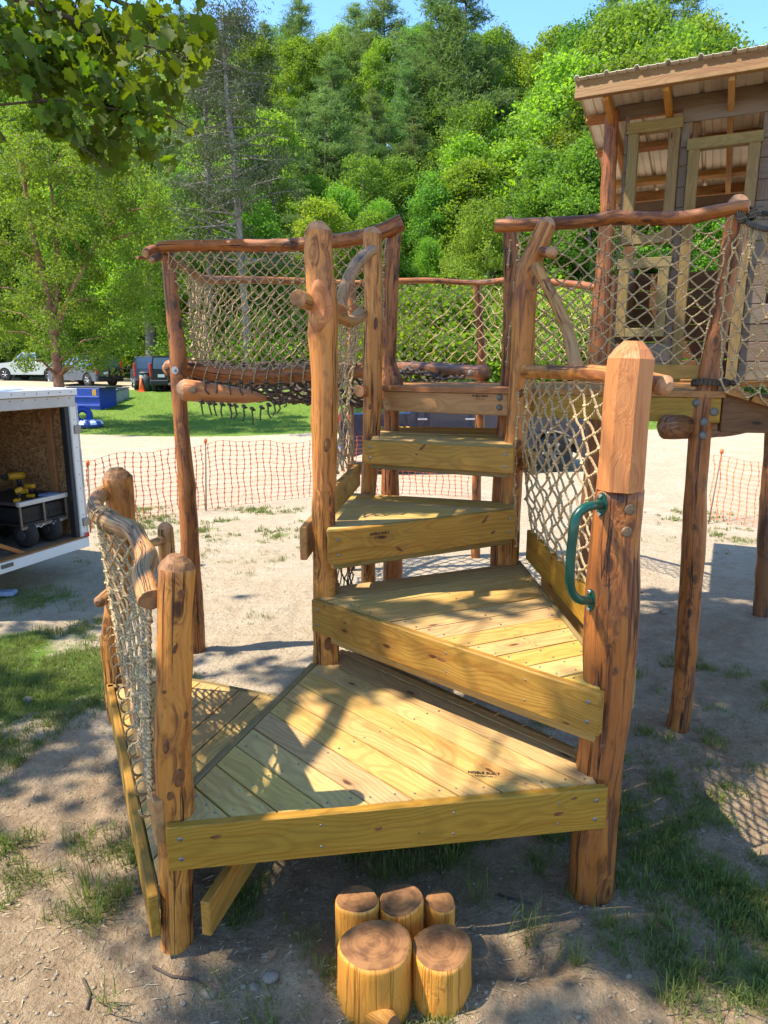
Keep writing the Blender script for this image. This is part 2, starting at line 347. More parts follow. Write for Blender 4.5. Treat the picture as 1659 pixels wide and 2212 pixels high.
def osb_mat():
    m, nt, b = newmat('strand_board'); tc = N(nt, 'ShaderNodeTexCoord')
    v = N(nt, 'ShaderNodeTexVoronoi'); v.inputs['Scale'].default_value = 26; v.inputs['Randomness'].default_value = 1
    lk(nt, vadd(nt, tc.outputs['Object'], vscale(nt, tc.outputs['Object'], 0, 0, 0.8)), v.inputs['Vector'])
    sp = N(nt, 'ShaderNodeSeparateColor'); lk(nt, v.outputs['Color'], sp.inputs[0])
    n = noise(nt, tc.outputs['Object'], 14, 6, 0.7, 2.0)
    col = mixc(nt, sp.outputs[0], (0.27, 0.13, 0.048), (0.55, 0.30, 0.125))
    col = mixc(nt, mapr(nt, n, 0.45, 0.62), col, (0.13, 0.055, 0.020))
    lk(nt, col, b.inputs['Base Color']); b.inputs['Roughness'].default_value = 0.7
    return m
M['osb'] = osb_mat()

def ground_mat():
    m, nt, b = newmat('ground_soil'); g = N(nt, 'ShaderNodeNewGeometry'); P = g.outputs['Position']
    at = N(nt, 'ShaderNodeAttribute'); at.attribute_name = 'cover'
    sep = N(nt, 'ShaderNodeSeparateColor'); lk(nt, at.outputs['Color'], sep.inputs[0])
    lawn, dirt, litter = sep.outputs[0], sep.outputs[1], sep.outputs[2]
    n1 = noise(nt, P, 1.3, 6, 0.6); n2 = noise(nt, P, 9, 6, 0.65); n3 = noise(nt, P, 55, 5, 0.7); n4 = noise(nt, P, 0.5, 4, 0.6)
    sand = mixc(nt, mapr(nt, n2, 0.3, 0.7), (0.42, 0.318, 0.205), (0.53, 0.430, 0.300))
    sand = mixc(nt, mapr(nt, n1, 0.45, 0.7, 0, 0.6), sand, (0.57, 0.48, 0.355))
    sand = mixc(nt, mapr(nt, n3, 0.50, 0.70, 0, 0.6), sand, (0.25, 0.185, 0.125))
    sand = mixc(nt, mapr(nt, noise(nt, vscale(nt, P, 1, 2.2, 1), 4.5, 7, 0.72), 0.54, 0.66, 0, 0.5), sand, (0.30, 0.235, 0.15))
    soil = mixc(nt, mapr(nt, n2, 0.35, 0.65), (0.29, 0.195, 0.112), (0.43, 0.305, 0.182))
    soil = mixc(nt, mapr(nt, n3, 0.5, 0.75, 0, 0.8), soil, (0.13, 0.085, 0.052))
    soil = mixc(nt, mapr(nt, noise(nt, P, 17, 6, 0.75), 0.52, 0.66, 0, 0.6), soil, (0.50, 0.375, 0.235))
    col = mixc(nt, mapr(nt, math_(nt, 'ADD', dirt, math_(nt, 'MULTIPLY', math_(nt, 'SUBTRACT', n1, 0.5), 1.0)), 0.35, 0.65), sand, soil)
    # straw and chips ground into the surface
    st = noise(nt, vscale(nt, P, 60, 22, 1), 1.0, 4, 0.7)
    col = mixc(nt, math_(nt, 'MULTIPLY', mapr(nt, st, 0.55, 0.64), litter), col, (0.32, 0.235, 0.14))
    # lawn
    gn = noise(nt, P, 30, 5, 0.7); gl = noise(nt, P, 0.9, 5, 0.65)
    gc = mixc(nt, mapr(nt, gn, 0.3, 0.7), (0.085, 0.155, 0.020), (0.165, 0.25, 0.038))
    gc = mixc(nt, mapr(nt, gl, 0.5, 0.72, 0, 0.55), gc, (0.21, 0.25, 0.055))
    lf = math_(nt, 'ADD', lawn, math_(nt, 'MULTIPLY', math_(nt, 'SUBTRACT', noise(nt, P, 2.2, 7, 0.7), 0.5), 1.1))
    lf = math_(nt, 'MULTIPLY', mapr(nt, lf, 0.44, 0.62), mapr(nt, lawn, 0.0, 0.12))
    lk(nt, mixc(nt, lf, col, gc), b.inputs['Base Color'])
    b.inputs['Roughness'].default_value = 0.95; b.inputs['Specular IOR Level'].default_value = 0.1
    n5 = noise(nt, P, 26, 6, 0.75)
    h = math_(nt, 'ADD', math_(nt, 'MULTIPLY', n2, 1.0), math_(nt, 'MULTIPLY', n3, 0.35))
    h = math_(nt, 'ADD', h, math_(nt, 'MULTIPLY', n5, 0.8))
    bump(nt, b, h, 1.0, 0.045)
    return m
M['ground'] = ground_mat()
M['forest_floor'] = simple('forest_floor', (0.05, 0.055, 0.022), 0.95, 0, 0.5, 0.8, 0.1)

# ------------------------------------------------------------------ object helpers
def empty(name, loc, label=None, cat=None, group=None, parent=None):
    o = bpy.data.objects.new(name, None); COL.objects.link(o); o.location = loc
    o.empty_display_size = 0.2
    if parent: o.parent = parent
    tag(o, label, cat, group); return o
def tag(o, label=None, cat=None, group=None, kind=None):
    if label: o['label'] = label
    if cat: o['category'] = cat
    if group: o['group'] = group
    if kind: o['kind'] = kind
    return o
def offset_of(parent):
    v = Vector((0, 0, 0))
    while parent is not None:
        v += parent.location; parent = parent.parent
    return v

class MB:
    """Collects geometry in world coordinates; build() makes ONE mesh object under a parent."""
    def __init__(self): self.v = []; self.f = []; self.lc = []; self.mi = []; self.sm = []
    def add(self, verts, faces, lcs=None, mi=0, sm=False):
        o = len(self.v); self.v += [tuple(p) for p in verts]
        self.lc += [tuple(p) for p in (lcs if lcs is not None else verts)]
        for f in faces:
            self.f.append(tuple(i+o for i in f)); self.mi.append(mi); self.sm.append(sm)
    def hull(self, A, X, Y, Z, L, W, H, ch=0.004, mi=0, lo=None):
        """chamfered block: corner A, unit axes X(length) Y(width) Z(height)"""
        lo = lo or (0, 0, 0)
        c = min(ch, L*0.2, W*0.3, H*0.3); vs = []; ls = []; ix = {}
        for i in (0, 1):
            for j in (0, 1):
                for k in (0, 1):
                    for ax in range(3):
                        p = [i*L, j*W, k*H]; s = [1-2*i, 1-2*j, 1-2*k]
                        for q in range(3):
                            if q != ax: p[q] += s[q]*c
                        ix[(i, j, k, ax)] = len(vs)
                        vs.append(A+X*p[0]+Y*p[1]+Z*p[2])
                        if H >= W: ls.append((p[0]+lo[0], p[2]-H/2+lo[1], p[1]+lo[2]))
                        else: ls.append((p[0]+lo[0], p[1]-W/2+lo[1], p[2]+lo[2]))
        F = []
        def q4(a): F.append(a)
        for s in (0, 1):
            q4([ix[(s, 0, 0, 0)], ix[(s, 1, 0, 0)], ix[(s, 1, 1, 0)], ix[(s, 0, 1, 0)]])
            q4([ix[(0, s, 0, 1)], ix[(1, s, 0, 1)], ix[(1, s, 1, 1)], ix[(0, s, 1, 1)]])
            q4([ix[(0, 0, s, 2)], ix[(1, 0, s, 2)], ix[(1, 1, s, 2)], ix[(0, 1, s, 2)]])
        for a in (0, 1):
            for b_ in (0, 1):
                q4([ix[(0, a, b_, 1)], ix[(1, a, b_, 1)], ix[(1, a, b_, 2)], ix[(0, a, b_, 2)]])
                q4([ix[(a, 0, b_, 0)], ix[(a, 1, b_, 0)], ix[(a, 1, b_, 2)], ix[(a, 0, b_, 2)]])
                q4([ix[(a, b_, 0, 0)], ix[(a, b_, 1, 0)], ix[(a, b_, 1, 1)], ix[(a, b_, 0, 1)]])
        for i in (0, 1):
            for j in (0, 1):
                for k in (0, 1): F.append([ix[(i, j, k, 0)], ix[(i, j, k, 1)], ix[(i, j, k, 2)]])
        self.add(vs, F, ls, mi)
    def box(self, x0, x1, y0, y1, z0, z1, ch=0.004, mi=0):
        self.hull(Vector((x0, y0, z0)), Vector((1, 0, 0)), Vector((0, 1, 0)), Vector((0, 0, 1)), x1-x0, y1-y0, z1-z0, ch, mi)
    def tube(self, pts, rad, sides=8, mi=0, sm=True, caps=True, capmi=None, l0=0.0, twist=None):
        pts = [Vector(p) for p in pts]; n = len(pts)
        if isinstance(rad, (int, float)): rad = [rad]*n
        T = [(pts[min(i+1, n-1)]-pts[max(i-1, 0)]).normalized() for i in range(n)]
        a = Vector((0, 0, 1)) if abs(T[0].z) < 0.9 else Vector((0, 1, 0))
        U = T[0].cross(a).normalized(); vs = []; ls = []; l = l0
        for i in range(n):
            if i:
                U = (U-T[i]*U.dot(T[i])).normalized(); l += (pts[i]-pts[i-1]).length
            V = T[i].cross(U)
            for k in range(sides):
                th = 2*math.pi*k/sides
                r = rad[i]
                if twist: r = r*twist(th, l)
                vs.append(pts[i]+(U*math.cos(th)+V*math.sin(th))*r)
                ls.append((math.cos(th)*rad[i], math.sin(th)*rad[i], l) if twist else (th, 0, l))
        F = [(i*sides+k, i*sides+(k+1) % sides, (i+1)*sides+(k+1) % sides, (i+1)*sides+k) for i in range(n-1) for k in range(sides)]
        self.add(vs, F, ls, mi, sm)
        if caps:
            o = len(self.v)-len(vs)
            for ring, rev in ((0, True), (n-1, False)):
                f = [o+ring*sides+k for k in range(sides)]
                self.f.append(tuple(reversed(f)) if rev else tuple(f)); self.mi.append(mi if capmi is None else capmi); self.sm.append(False)
    def ball(self, c, r, sq=(1, 1, 1), seg=6, rings=4, mi=0, sm=True):
        c = Vector(c); vs = []; F = []
        for i in range(rings+1):
            ph = math.pi*i/rings
            for k in range(seg):
                th = 2*math.pi*k/seg
                vs.append((c.x+r*sq[0]*math.sin(ph)*math.cos(th), c.y+r*sq[1]*math.sin(ph)*math.sin(th), c.z+r*sq[2]*math.cos(ph)))
        for i in range(rings):
            for k in range(seg): F.append((i*seg+k, (i+1)*seg+k, (i+1)*seg+(k+1) % seg, i*seg+(k+1) % seg))
        self.add(vs, F, None, mi, sm)
    def build(self, name, mats, parent=None):
        if not isinstance(mats, (list, tuple)): mats = [mats]
        me = bpy.data.meshes.new(name); off = offset_of(parent)
        me.from_pydata([(p[0]-off.x, p[1]-off.y, p[2]-off.z) for p in self.v], [], self.f)
        a = me.attributes.new('lc', 'FLOAT_VECTOR', 'POINT')
        a.data.foreach_set('vector', np.array(self.lc, dtype=np.float32).ravel())
        for m in mats: me.materials.append(m)
        me.polygons.foreach_set('material_index', self.mi); me.polygons.foreach_set('use_smooth', self.sm)
        me.update()
        o = bpy.data.objects.new(name, me); COL.objects.link(o)
        if parent is not None: o.parent = parent
        return o

def recalc(o):
    import bmesh
    bm = bmesh.new(); bm.from_mesh(o.data); bmesh.ops.recalc_face_normals(bm, faces=bm.faces); bm.to_mesh(o.data); bm.free()
    return o

def spline(P, step=0.05):
    """Catmull-Rom through tuples (vector, radius)."""
    out = []; n = len(P)
    for i in range(n-1):
        p0, p1, p2, p3 = P[max(i-1, 0)], P[i], P[i+1], P[min(i+2, n-1)]
        m = max(2, int((p2[0]-p1[0]).length/step))
        for k in range(m):
            t = k/m
            def cr(a, b, c, d): return 0.5*((2*b)+(c-a)*t+(2*a-5*b+4*c-d)*t*t+(3*b-a-3*c+d)*t*t*t)
            out.append((cr(p0[0], p1[0], p2[0], p3[0]), cr(p0[1], p1[1], p2[1], p3[1])))
    out.append(P[-1]); return out

LOGPATH = {}
def log(name, P, mat, parent, endmat='end', sides=18, top='hewn', bottom='flat', seed=0, rough=1.0, step=0.045, key=None, label=None):
    """a peeled log: P = [(Vector, radius)...]; uneven section, knots, hewn or flat ends"""
    rs = random.Random(seed*13+len(P)); S = spline(P, step)
    if key: LOGPATH[key] = S
    ph = [rs.uniform(0, 6.28) for _ in range(10)]
    L = sum((S[i+1][0]-S[i][0]).length for i in range(len(S)-1))
    knots = [(rs.uniform(0, L), rs.uniform(0, 6.28), rs.uniform(0.03, 0.075)*rough) for _ in range(int(L*4)+1)]
    def tw(th, l):
        v = 1+0.055*rough*math.sin(2*th+ph[0]+l*1.3)+0.035*rough*math.sin(3*th+ph[1]-l*2.3)+0.022*rough*math.sin(5*th+ph[2]+l*4.1)+0.04*rough*math.sin(l*6+ph[3]+th)+0.02*rough*math.sin(l*13+ph[6]-th)+0.014*rough*math.sin(l*21+ph[5]+2*th)
        for kl, kt, ka in knots:
            d = (l-kl)/0.045; a = math.cos(th-kt)
            if abs(d) < 2.5 and a > 0.3: v += ka*2.0*math.exp(-d*d)*((a-0.3)/0.7)**2
        return v
    pts = [s[0] for s in S]; rad = [s[1] for s in S]
    mb = MB()
    def hewn(p, T, r, chop):
        return [(p+T*(r*0.38), r*0.80), (p+T*(r*0.72), r*0.42)]
    if top == 'hewn':
        T = (pts[-1]-pts[-2]).normalized(); r = rad[-1]
        e = hewn(pts[-1], T, r, 0)
    else: e = []
    if bottom == 'hewn':
        T0 = (pts[0]-pts[1]).normalized(); r0 = rad[0]; s0 = list(reversed(hewn(pts[0], T0, r0, 0)))
    else: s0 = []
    if top == 'round':
        T = (pts[-1]-pts[-2]).normalized(); r = rad[-1]; e = [(pts[-1]+T*(r*0.10), r*0.93)]
    if bottom == 'round':
        T = (pts[0]-pts[1]).normalized(); r = rad[0]; s0 = [(pts[0]+T*(r*0.10), r*0.93)]
    allp = [a[0] for a in s0]+pts+[a[0] for a in e]; allr = [a[1] for a in s0]+rad+[a[1] for a in e]
    mb.tube(allp, allr, sides, 0, True, True, 1, rs.uniform(0, 3), tw)
    # hewn facets are flat-shaded end grain
    nn = len(allp)
    for seg_i in range(nn-1):
        is_end = (top == 'hewn' and seg_i >= nn-1-2) or (bottom == 'hewn' and seg_i < 2)
        if is_end:
            for k in range(sides):
                fi = seg_i*sides+k; mb.mi[fi] = 1; mb.sm[fi] = False
    # facet the hewn end: snap its rings to a rough polygon
    def facet(ring, nf):
        c = allp[ring]
        a0 = rs.uniform(0, 1)
        for k in range(sides):
            th = 2*math.pi*k/sides; f = (th-a0) % (2*math.pi/nf)-math.pi/nf
            s = math.cos(math.pi/nf)/math.cos(f)
            i = ring*sides+k; v = Vector(mb.v[i]); mb.v[i] = tuple(c+(v-c)*min(1.0, s*1.04))
    if top == 'hewn': facet(nn-2, 6); facet(nn-1, 6)
    if bottom == 'hewn': facet(1, 6); facet(0, 6)
    o = mb.build(name, [M[mat], M[endmat]], parent)
    if label: o['label'] = label
    return o

def plog(name, T, mat, parent, D=None, **k):
    """log traced in the photograph: entries (x, y, width[, D]) at their real distance D"""
    P = []
    for t in T:
        d = t[3] if len(t) > 3 else D
        p = atd(t[0], t[1], d); P.append((p, wid(t[2], p)))
    ground = k.pop('ground', None)
    if ground is not None:
        a = P[0][0] if ground == 'first' else P[-1][0]
        r = P[0][1] if ground == 'first' else P[-1][1]
        g = (Vector((a.x, a.y, -0.12)), r*1.06)
        if ground == 'first': P.insert(0, g)
        else: P.append(g)
    return log(name, P, mat, parent, **k)

def board(name, A, B, ztop, h, t, mat, parent, inward=1, ch=0.005, zb=None, ext=(0, 0)):
    """plank on edge from A to B (outer face line, top height), thickness t to the left (+1) or right (-1) of AB"""
    a = Vector((A[0], A[1], 0)); b = Vector((B[0], B[1], 0)); X = (b-a).normalized()
    a = a-X*ext[0]; b = b+X*ext[1]; X3 = (Vector((b.x, b.y, (zb if zb is not None else ztop)))-Vector((a.x, a.y, ztop)))
    L = X3.length; X3.normalize()
    Y = Vector((-X.y, X.x, 0))*inward
    Z = X3.cross(Y).normalized()
    if Z.z < 0: Z = -Z
    o3 = Vector((a.x, a.y, ztop))-Z*h
    mb = MB(); mb.hull(o3, X3, Y, Z, L, t, h, ch)
    o = recalc(mb.build(name, M[mat], parent))
    return o

def clip(poly, n, d):
    out = []
    for i in range(len(poly)):
        p, q = poly[i], poly[(i+1) % len(poly)]
        a, b = p.dot(n)-d, q.dot(n)-d
        if a >= 0: out.append(p)
        if (a >= 0) != (b >= 0): out.append(p+(q-p)*(a/(a-b)))
    return out
def decking(poly, direction, w, ztop, th, mat, parent, gap=0.006, start=0.0, seed=0):
    """planks laid side by side over a polygon; each plank its own object"""
    rs = random.Random(seed); X = Vector((direction[0], direction[1])).normalized(); Y = Vector((-X.y, X.x))
    P = [Vector((p[0], p[1])) for p in poly]
    lo = min(p.dot(Y) for p in P)+start; hi = max(p.dot(Y) for p in P); res = []
    while lo < hi:
        piece = clip(clip(P, Y, lo+gap/2), -Y, -(lo+w-gap/2)); lo += w
        if len(piece) < 3: continue
        cen = sum(piece, Vector((0, 0)))/len(piece)
        if sum((p-cen).length for p in piece)/len(piece) < 0.06: continue
        ar = sum(piece[i].x*piece[(i+1) % len(piece)].y-piece[(i+1) % len(piece)].x*piece[i].y for i in range(len(piece)))
        if ar < 0: piece.reverse()
        n = len(piece); dz = rs.uniform(-0.002, 0.002); ch = 0.004
        rings = []
        for z, inset in ((ztop-th, 0), (ztop-ch+dz, 0), (ztop+dz, ch)):
            for p in piece:
                d = (cen-p); dl = max(d.length, 1e-4); q = p+d/dl*inset
                rings.append(Vector((q.x, q.y, z)))
        yc = cen.dot(Y)
        lcs = [(v.x*X.x+v.y*X.y, v.x*Y.x+v.y*Y.y-yc, v.z-ztop) for v in rings]
        F = [tuple(range(n))[::-1], tuple(2*n+i for i in range(n))]
        for r in (0, 1):
            for i in range(n): F.append((r*n+i, r*n+(i+1) % n, (r+1)*n+(i+1) % n, (r+1)*n+i))
        mb = MB(); mb.add(rings, F, lcs); res.append(mb.build('plank', M[mat], parent))
    return res

def screws(P, nrm, parent, r=0.0065, mat='steel'):
    mb = MB(); nrm = Vector(nrm).normalized()
    for p in P:
        p = Vector(p); mb.tube([p-nrm*0.002, p+nrm*0.0015, p+nrm*0.0025], [r, r, r*0.55], 8)
    return tag(mb.build('screw_heads', M[mat], parent), kind='stuff')
def dome(name, p, nrm, r, parent, mat='bolt', h=0.5):
    mb = MB(); nrm = Vector(nrm).normalized(); p = Vector(p)
    mb.tube([p-nrm*0.004, p+nrm*r*0.12, p+nrm*r*h*0.8, p+nrm*r*h], [r, r, r*0.7, r*0.25], 14)
    return mb.build(name, M[mat], parent)
def text(name, s, p, X, Y, size, parent, bold=0.0, spacing=1.0):
    cu = bpy.data.curves.new(name, 'FONT'); cu.body = s; cu.size = size; cu.align_x = 'CENTER'; cu.align_y = 'CENTER'
    cu.offset = bold; cu.extrude = 0.0004; cu.space_character = spacing
    o = bpy.data.objects.new(name, cu); COL.objects.link(o); cu.materials.append(M['ink'])
    from mathutils import Matrix
    X = Vector(X).normalized(); Z = X.cross(Vector(Y)).normalized(); Yv = Z.cross(X)
    mat = Matrix((X, Yv, Z)).transposed().to_4x4()
    me = bpy.data.meshes.new_from_object(o); bpy.data.objects.remove(o)
    o = bpy.data.objects.new(name, me); COL.objects.link(o)
    o.parent = parent; o.rotation_euler = mat.to_euler(); o.location = Vector(p)-offset_of(parent)
    return o
def stamp(p, X, Y, nrm, w, parent):
    """the builder's burnt mark: two lines of lettering with short rules"""
    X = Vector(X).normalized(); Y = Vector(Y).normalized(); nrm = Vector(nrm).normalized(); p = Vector(p)+nrm*0.0022
    text('lettering', 'NOBLE BUILT', p+Y*w*0.10, X, Y, w*0.185, parent, w*0.0055, 1.05)
    text('lettering', '\u2014 ADVENTURE \u2014', p-Y*w*0.10, X, Y, w*0.105, parent, w*0.0012, 1.12)

# ------------------------------------------------------------------ rope nets
def net(name, Pf, nu, nv, r, parent, mat='rope', knot=2.1, jit=0.006, sides=5, border=True, seg=3, seed=1, closed_top=False):
    rs = random.Random(seed); mb = MB(); nodes = {}
    for i in range(nu+1):
        for j in range(nv+1):
            if (i+j) % 2 == 0:
                p = Vector(Pf(i/nu, j/nv))
                a = jit if 0 < j < nv else jit*0.3
                nodes[(i, j)] = p+Vector((rs.gauss(0, a), rs.gauss(0, a), rs.gauss(0, a)))
    for (i, j), p in nodes.items():
        for di in (-1, 1):
            q = nodes.get((i+di, j+1))
            if q is None: continue
            d = q-p; m = d.length
            side = d.cross(Vector((0, 1, 0))).normalized() if abs(d.normalized().y) < 0.95 else Vector((1, 0, 0))
            bow = rs.gauss(0, 0.05)*m; ps = []
            for k in range(seg+1):
                t = k/seg; ps.append(p+d*t+side*bow*math.sin(math.pi*t)+Vector((0, 0, -0.03*m*math.sin(math.pi*t))))
            mb.tube(ps, r, sides, caps=False)
        if knot: 
            kr = r*knot*rs.uniform(0.85, 1.15)
            mb.ball(p, kr, (1, 1, 0.8), 6, 4)
    if border:
        for i in (0, nu):
            col = [Vector(Pf(i/nu, t/24)) for t in range(25)]
            col = [c+Vector((rs.gauss(0, jit), rs.gauss(0, jit), 0)) for c in col]
            mb.tube(col, r*1.1, sides)
            for c in col[::2]: mb.ball(c, r*1.9, (1, 1, 0.8), 6, 3)
    return tag(mb.build(name, M[mat], parent))
def path_at(S, t):
    """point at parameter t along a spline list (by length)"""
    ls = [0]
    for i in range(len(S)-1): ls.append(ls[-1]+(S[i+1][0]-S[i][0]).length)
    x = t*ls[-1]
    for i in range(len(S)-1):
        if x <= ls[i+1]:
            f = (x-ls[i])/max(1e-6, ls[i+1]-ls[i]); return S[i][0].lerp(S[i+1][0], f), S[i][1]*(1-f)+S[i+1][1]*f, (S[i+1][0]-S[i][0]).normalized()
    return S[-1][0], S[-1][1], (S[-1][0]-S[-2][0]).normalized()
def lashing(S, t0, t1, n, r, parent, mat='rope', slack=0.012, name='lashing_rope'):
    """rope wound in loops round a log"""
    mb = MB(); ps = []
    m = n*10
    for k in range(m+1):
        t = t0+(t1-t0)*k/m; c, R, T = path_at(S, t)
        up = Vector((0, 0, 1)); a = T.cross(up).normalized(); b = a.cross(T)
        th = 2*math.pi*k/10
        rr = R*1.06+r+slack*max(0, -math.sin(th))
        ps.append(c+a*math.cos(th)*rr+b*math.sin(th)*rr)
    mb.tube(ps, r, 5)
    return mb.build(name, M[mat], parent)

# ------------------------------------------------------------------ ground
def nz2(x, y, s, seed=0):
    from mathutils import noise as mn
    return mn.noise(Vector((x*s+seed*17.3, y*s-seed*9.1, seed*3.7)))
def zone(x, y):
    """lawn, dirt, litter cover at a place"""
    lawn = 0.0
    edge = 23.6+1.2*math.sin(x*0.25)+0.8*nz2(x, y, 0.3, 3)
    if y > edge-0.5: lawn = smooth((y-edge+0.5)/1.0)
    if y > 36.2: lawn = 0.25+0.25*nz2(x, y, 0.2, 5)
    if y <= edge-0.5:
        n = nz2(x, y, 0.55, 1)*0.9+nz2(x, y, 1.7, 2)*0.5
        def blob(cx, cy, rx, ry, a): return a*math.exp(-(((x-cx)/rx)**2+((y-cy)/ry)**2))
        a = blob(-3.0, 4.9, 1.3, 0.9, 0.60)+blob(-3.4, 6.7, 1.3, 0.6, 0.4)+blob(-1.9, 2.6, 1.1, 1.0, 0.42)+blob(2.4, 3.2, 1.8, 1.8, 0.33)
        a += blob(0.4, 2.95, 0.8, 0.5, 0.35)+blob(-1.6, 9.3, 2.2, 1.5, 0.36)+blob(1.3, 2.1, 0.5, 0.4, 0.3)+blob(-3.6, 10.8, 3, 1.4, 0.25)+blob(5, 9.3, 1.5, 1.2, 0.3)
        a += blob(-1.6, 15, 6, 4, 0.10)+blob(6, 15, 5, 5, 0.08)
        lawn = max(0, min(1, a*(1.0+1.2*n)))
    d = 0.18+0.55*(1-smooth((y-2.8)/2.2))+0.30*smooth((x-1.0)/1.5)*(1-smooth((y-6)/1.5))
    d = d if y < 23 else 0.35
    lit = 0.75*(1-smooth((y-3)/4))+0.12
    return lawn, min(1, d), lit
def relief(x, y):
    h = 0
    if y < 9 and abs(x) < 8:
        k = 1-smooth((y-6)/3)
        h += k*(0.020*nz2(x, y, 1.1, 6)+0.017*nz2(x, y, 3.3, 7)+0.012*nz2(x, y, 8, 8)+0.006*nz2(x, y, 17, 9))
        h += 0.03*math.exp(-((x+0.28)**2+(y-2.33)**2)/0.02)+0.03*math.exp(-((x-0.42)**2+(y-2.12)**2)/0.015)
        h -= 0.05*math.exp(-((x-0.52)**2+(y-2.32)**2)/0.03)
        h += 0.07*math.exp(-((x+0.32)**2/0.03+(y-2.22)**2/0.02))+0.05*math.exp(-((x-0.62)**2/0.05+(y-2.16)**2/0.006))+0.02*math.exp(-((x+0.6)**2+(y-2.24)**2)/0.01)+0.02*math.exp(-((x-0.9)**2+(y-2.45)**2)/0.02)
    return h
def gz(x, y): return terrain(x, y)+relief(x, y)
def axis(segs):
    out = []
    for a, b, n in segs: out += list(np.linspace(a, b, n, endpoint=False))
    return out
gx = axis([(-140, -30, 22), (-30, -8, 30), (-8, -4, 26), (-4, 3.6, 190), (3.6, 8, 34), (8, 30, 30), (30, 141, 22)])
gy = axis([(-30, 0, 10), (0, 1.6, 16), (1.6, 6.4, 150), (6.4, 14, 70), (14, 50, 80), (50, 160, 50)])
V = []; Cc = []
for y in gy:
    for x in gx:
        V.append((x, y, gz(x, y))); l, d, t = zone(x, y); Cc += [l, d, t, 1.0]
nx = len(gx); Fg = [(j*nx+i, j*nx+i+1, (j+1)*nx+i+1, (j+1)*nx+i) for j in range(len(gy)-1) for i in range(nx-1)]
me = bpy.data.meshes.new('ground'); me.from_pydata(V, [], Fg)
ca = me.color_attributes.new('cover', 'FLOAT_COLOR', 'POINT'); ca.data.foreach_set('color', Cc)
me.polygons.foreach_set('use_smooth', [True]*len(Fg))
me.materials.append(M['ground']); me.materials.append(M['forest_floor'])
me.polygons.foreach_set('material_index', [1 if V[f[0]][1] > 51 else 0 for f in Fg])
ground = bpy.data.objects.new('ground', me); COL.objects.link(ground); ground['kind'] = 'structure'

# ------------------------------------------------------------------ the step tower
tower = empty('step_tower', (0.2, 3.6, 0), 'honey stained log post tower with five plank decks climbing like spiral steps', 'play structure')
Z1, Z2, Z3, Z4, Z5 = 0.61, 1.015, 1.42, 1.81, 2.143
# posts
plog('post', [(386, 2065, 66, 2.38), (382, 1900, 66, 2.38), (380, 1760, 74, 2.38), (375, 1600, 72, 2.38), (376, 1400, 71, 2.38), (379, 1225, 76, 2.38)], 'honey', tower, ground='first', seed=3, sides=28, endmat='end_dark', label='front left post, knotty honey log with hewn brown top', key='FL')
plog('post', [(248, 1450, 46, 4.2), (244, 1390, 52, 4.2), (256, 1300, 54, 4.2), (262, 1180, 56, 4.2), (259, 1090, 58, 4.2), (252, 1032, 60, 4.2)], 'honey', tower, ground='first', seed=4, sides=24, endmat='end_dark', label='thick post at the left corner where the twisted rail starts')
plog('post', [(364, 1300, 32, 3.65), (361, 1200, 35, 3.65), (357, 1140, 33, 3.65)], 'rail', tower, ground='first', seed=5, label='short thin post standing behind the front left post')
plog('post', [(705, 1438, 58, 3.79), (702, 1340, 58, 3.79), (700, 1200, 53, 3.79), (701, 1050, 53, 3.79), (701, 900, 58, 3.79), (700, 780, 60, 3.79), (700, 680, 66, 3.79), (692, 600, 60, 3.79), (688, 500, 56, 3.79)], 'honey', tower, ground='first', seed=6, sides=28, label='tall honey coloured post with a large oval knot scar', key='P2')
plog('post', [(790, 1400, 30, 4.9), (796, 1240, 32, 4.9), (796, 1050, 34, 4.9), (804, 930, 38, 4.9), (806, 750, 40, 4.9), (805, 620, 37, 4.9), (804, 505, 38, 4.9)], 'honey', tower, ground='first', seed=7, label='slimmer golden post left of the upper steps', key='P3L')
PTLX = plog('post', [(838, 1420, 40, 5.22), (848, 1220, 40, 5.22), (843, 1060, 37, 5.22), (846, 900, 31, 5.22), (846, 822, 50, 5.22), (840, 790, 32, 5.22), (843, 650, 32, 5.22), (853, 495, 32, 5.22)], 'red', tower, ground='first', seed=8, top='flat', label='flared post on the left back of the top deck', key='PTL')
plog('post', [(1070, 1200, 22, 4.82), (1078, 1000, 24, 4.82), (1096, 800, 27, 4.82), (1099, 640, 25, 4.82), (1102, 560, 31, 4.82), (1100, 478, 28, 4.82)], 'red', tower, ground='first', seed=9, label='slim kinked post at the back right of the top deck')
plog('post', [(1098, 1215, 47, 4.43), (1103, 1100, 45, 4.43), (1114, 950, 48, 4.43), (1125, 800, 50, 4.43), (1134, 650, 49, 4.43), (1142, 585, 47, 4.43), (1163, 530, 41, 4.43), (1182, 485, 39, 4.43)], 'honey', tower, ground='first', seed=10, sides=26, label='leaning post with a crook near its sawn top', key='PRM')
PRD = 2.68
plog('post', [(1271, 1955, 98, PRD), (1283, 1800, 92, PRD), (1298, 1650, 94, PRD), (1312, 1500, 98, PRD), (1321, 1330, 107, PRD), (1333, 1150, 98, PRD), (1339, 1056, 95, PRD)], 'red', tower, ground='first', seed=11, sides=32, top='flat', label='thick red brown post at the front right, deeply cracked', key='PR')
cap = plog('post_top', [(1339, 1057, 103, PRD), (1347, 960, 101, PRD), (1355, 860, 103, PRD), (1364, 775, 103, PRD)], 'peeled', tower, seed=12, sides=8, bottom='flat', endmat='peeled', rough=0.25, label='smooth orange hewn upper end of the thick front post')
for p_ in cap.data.polygons: p_.use_smooth = False
for x_, w_ in ((1030, 10),): pass

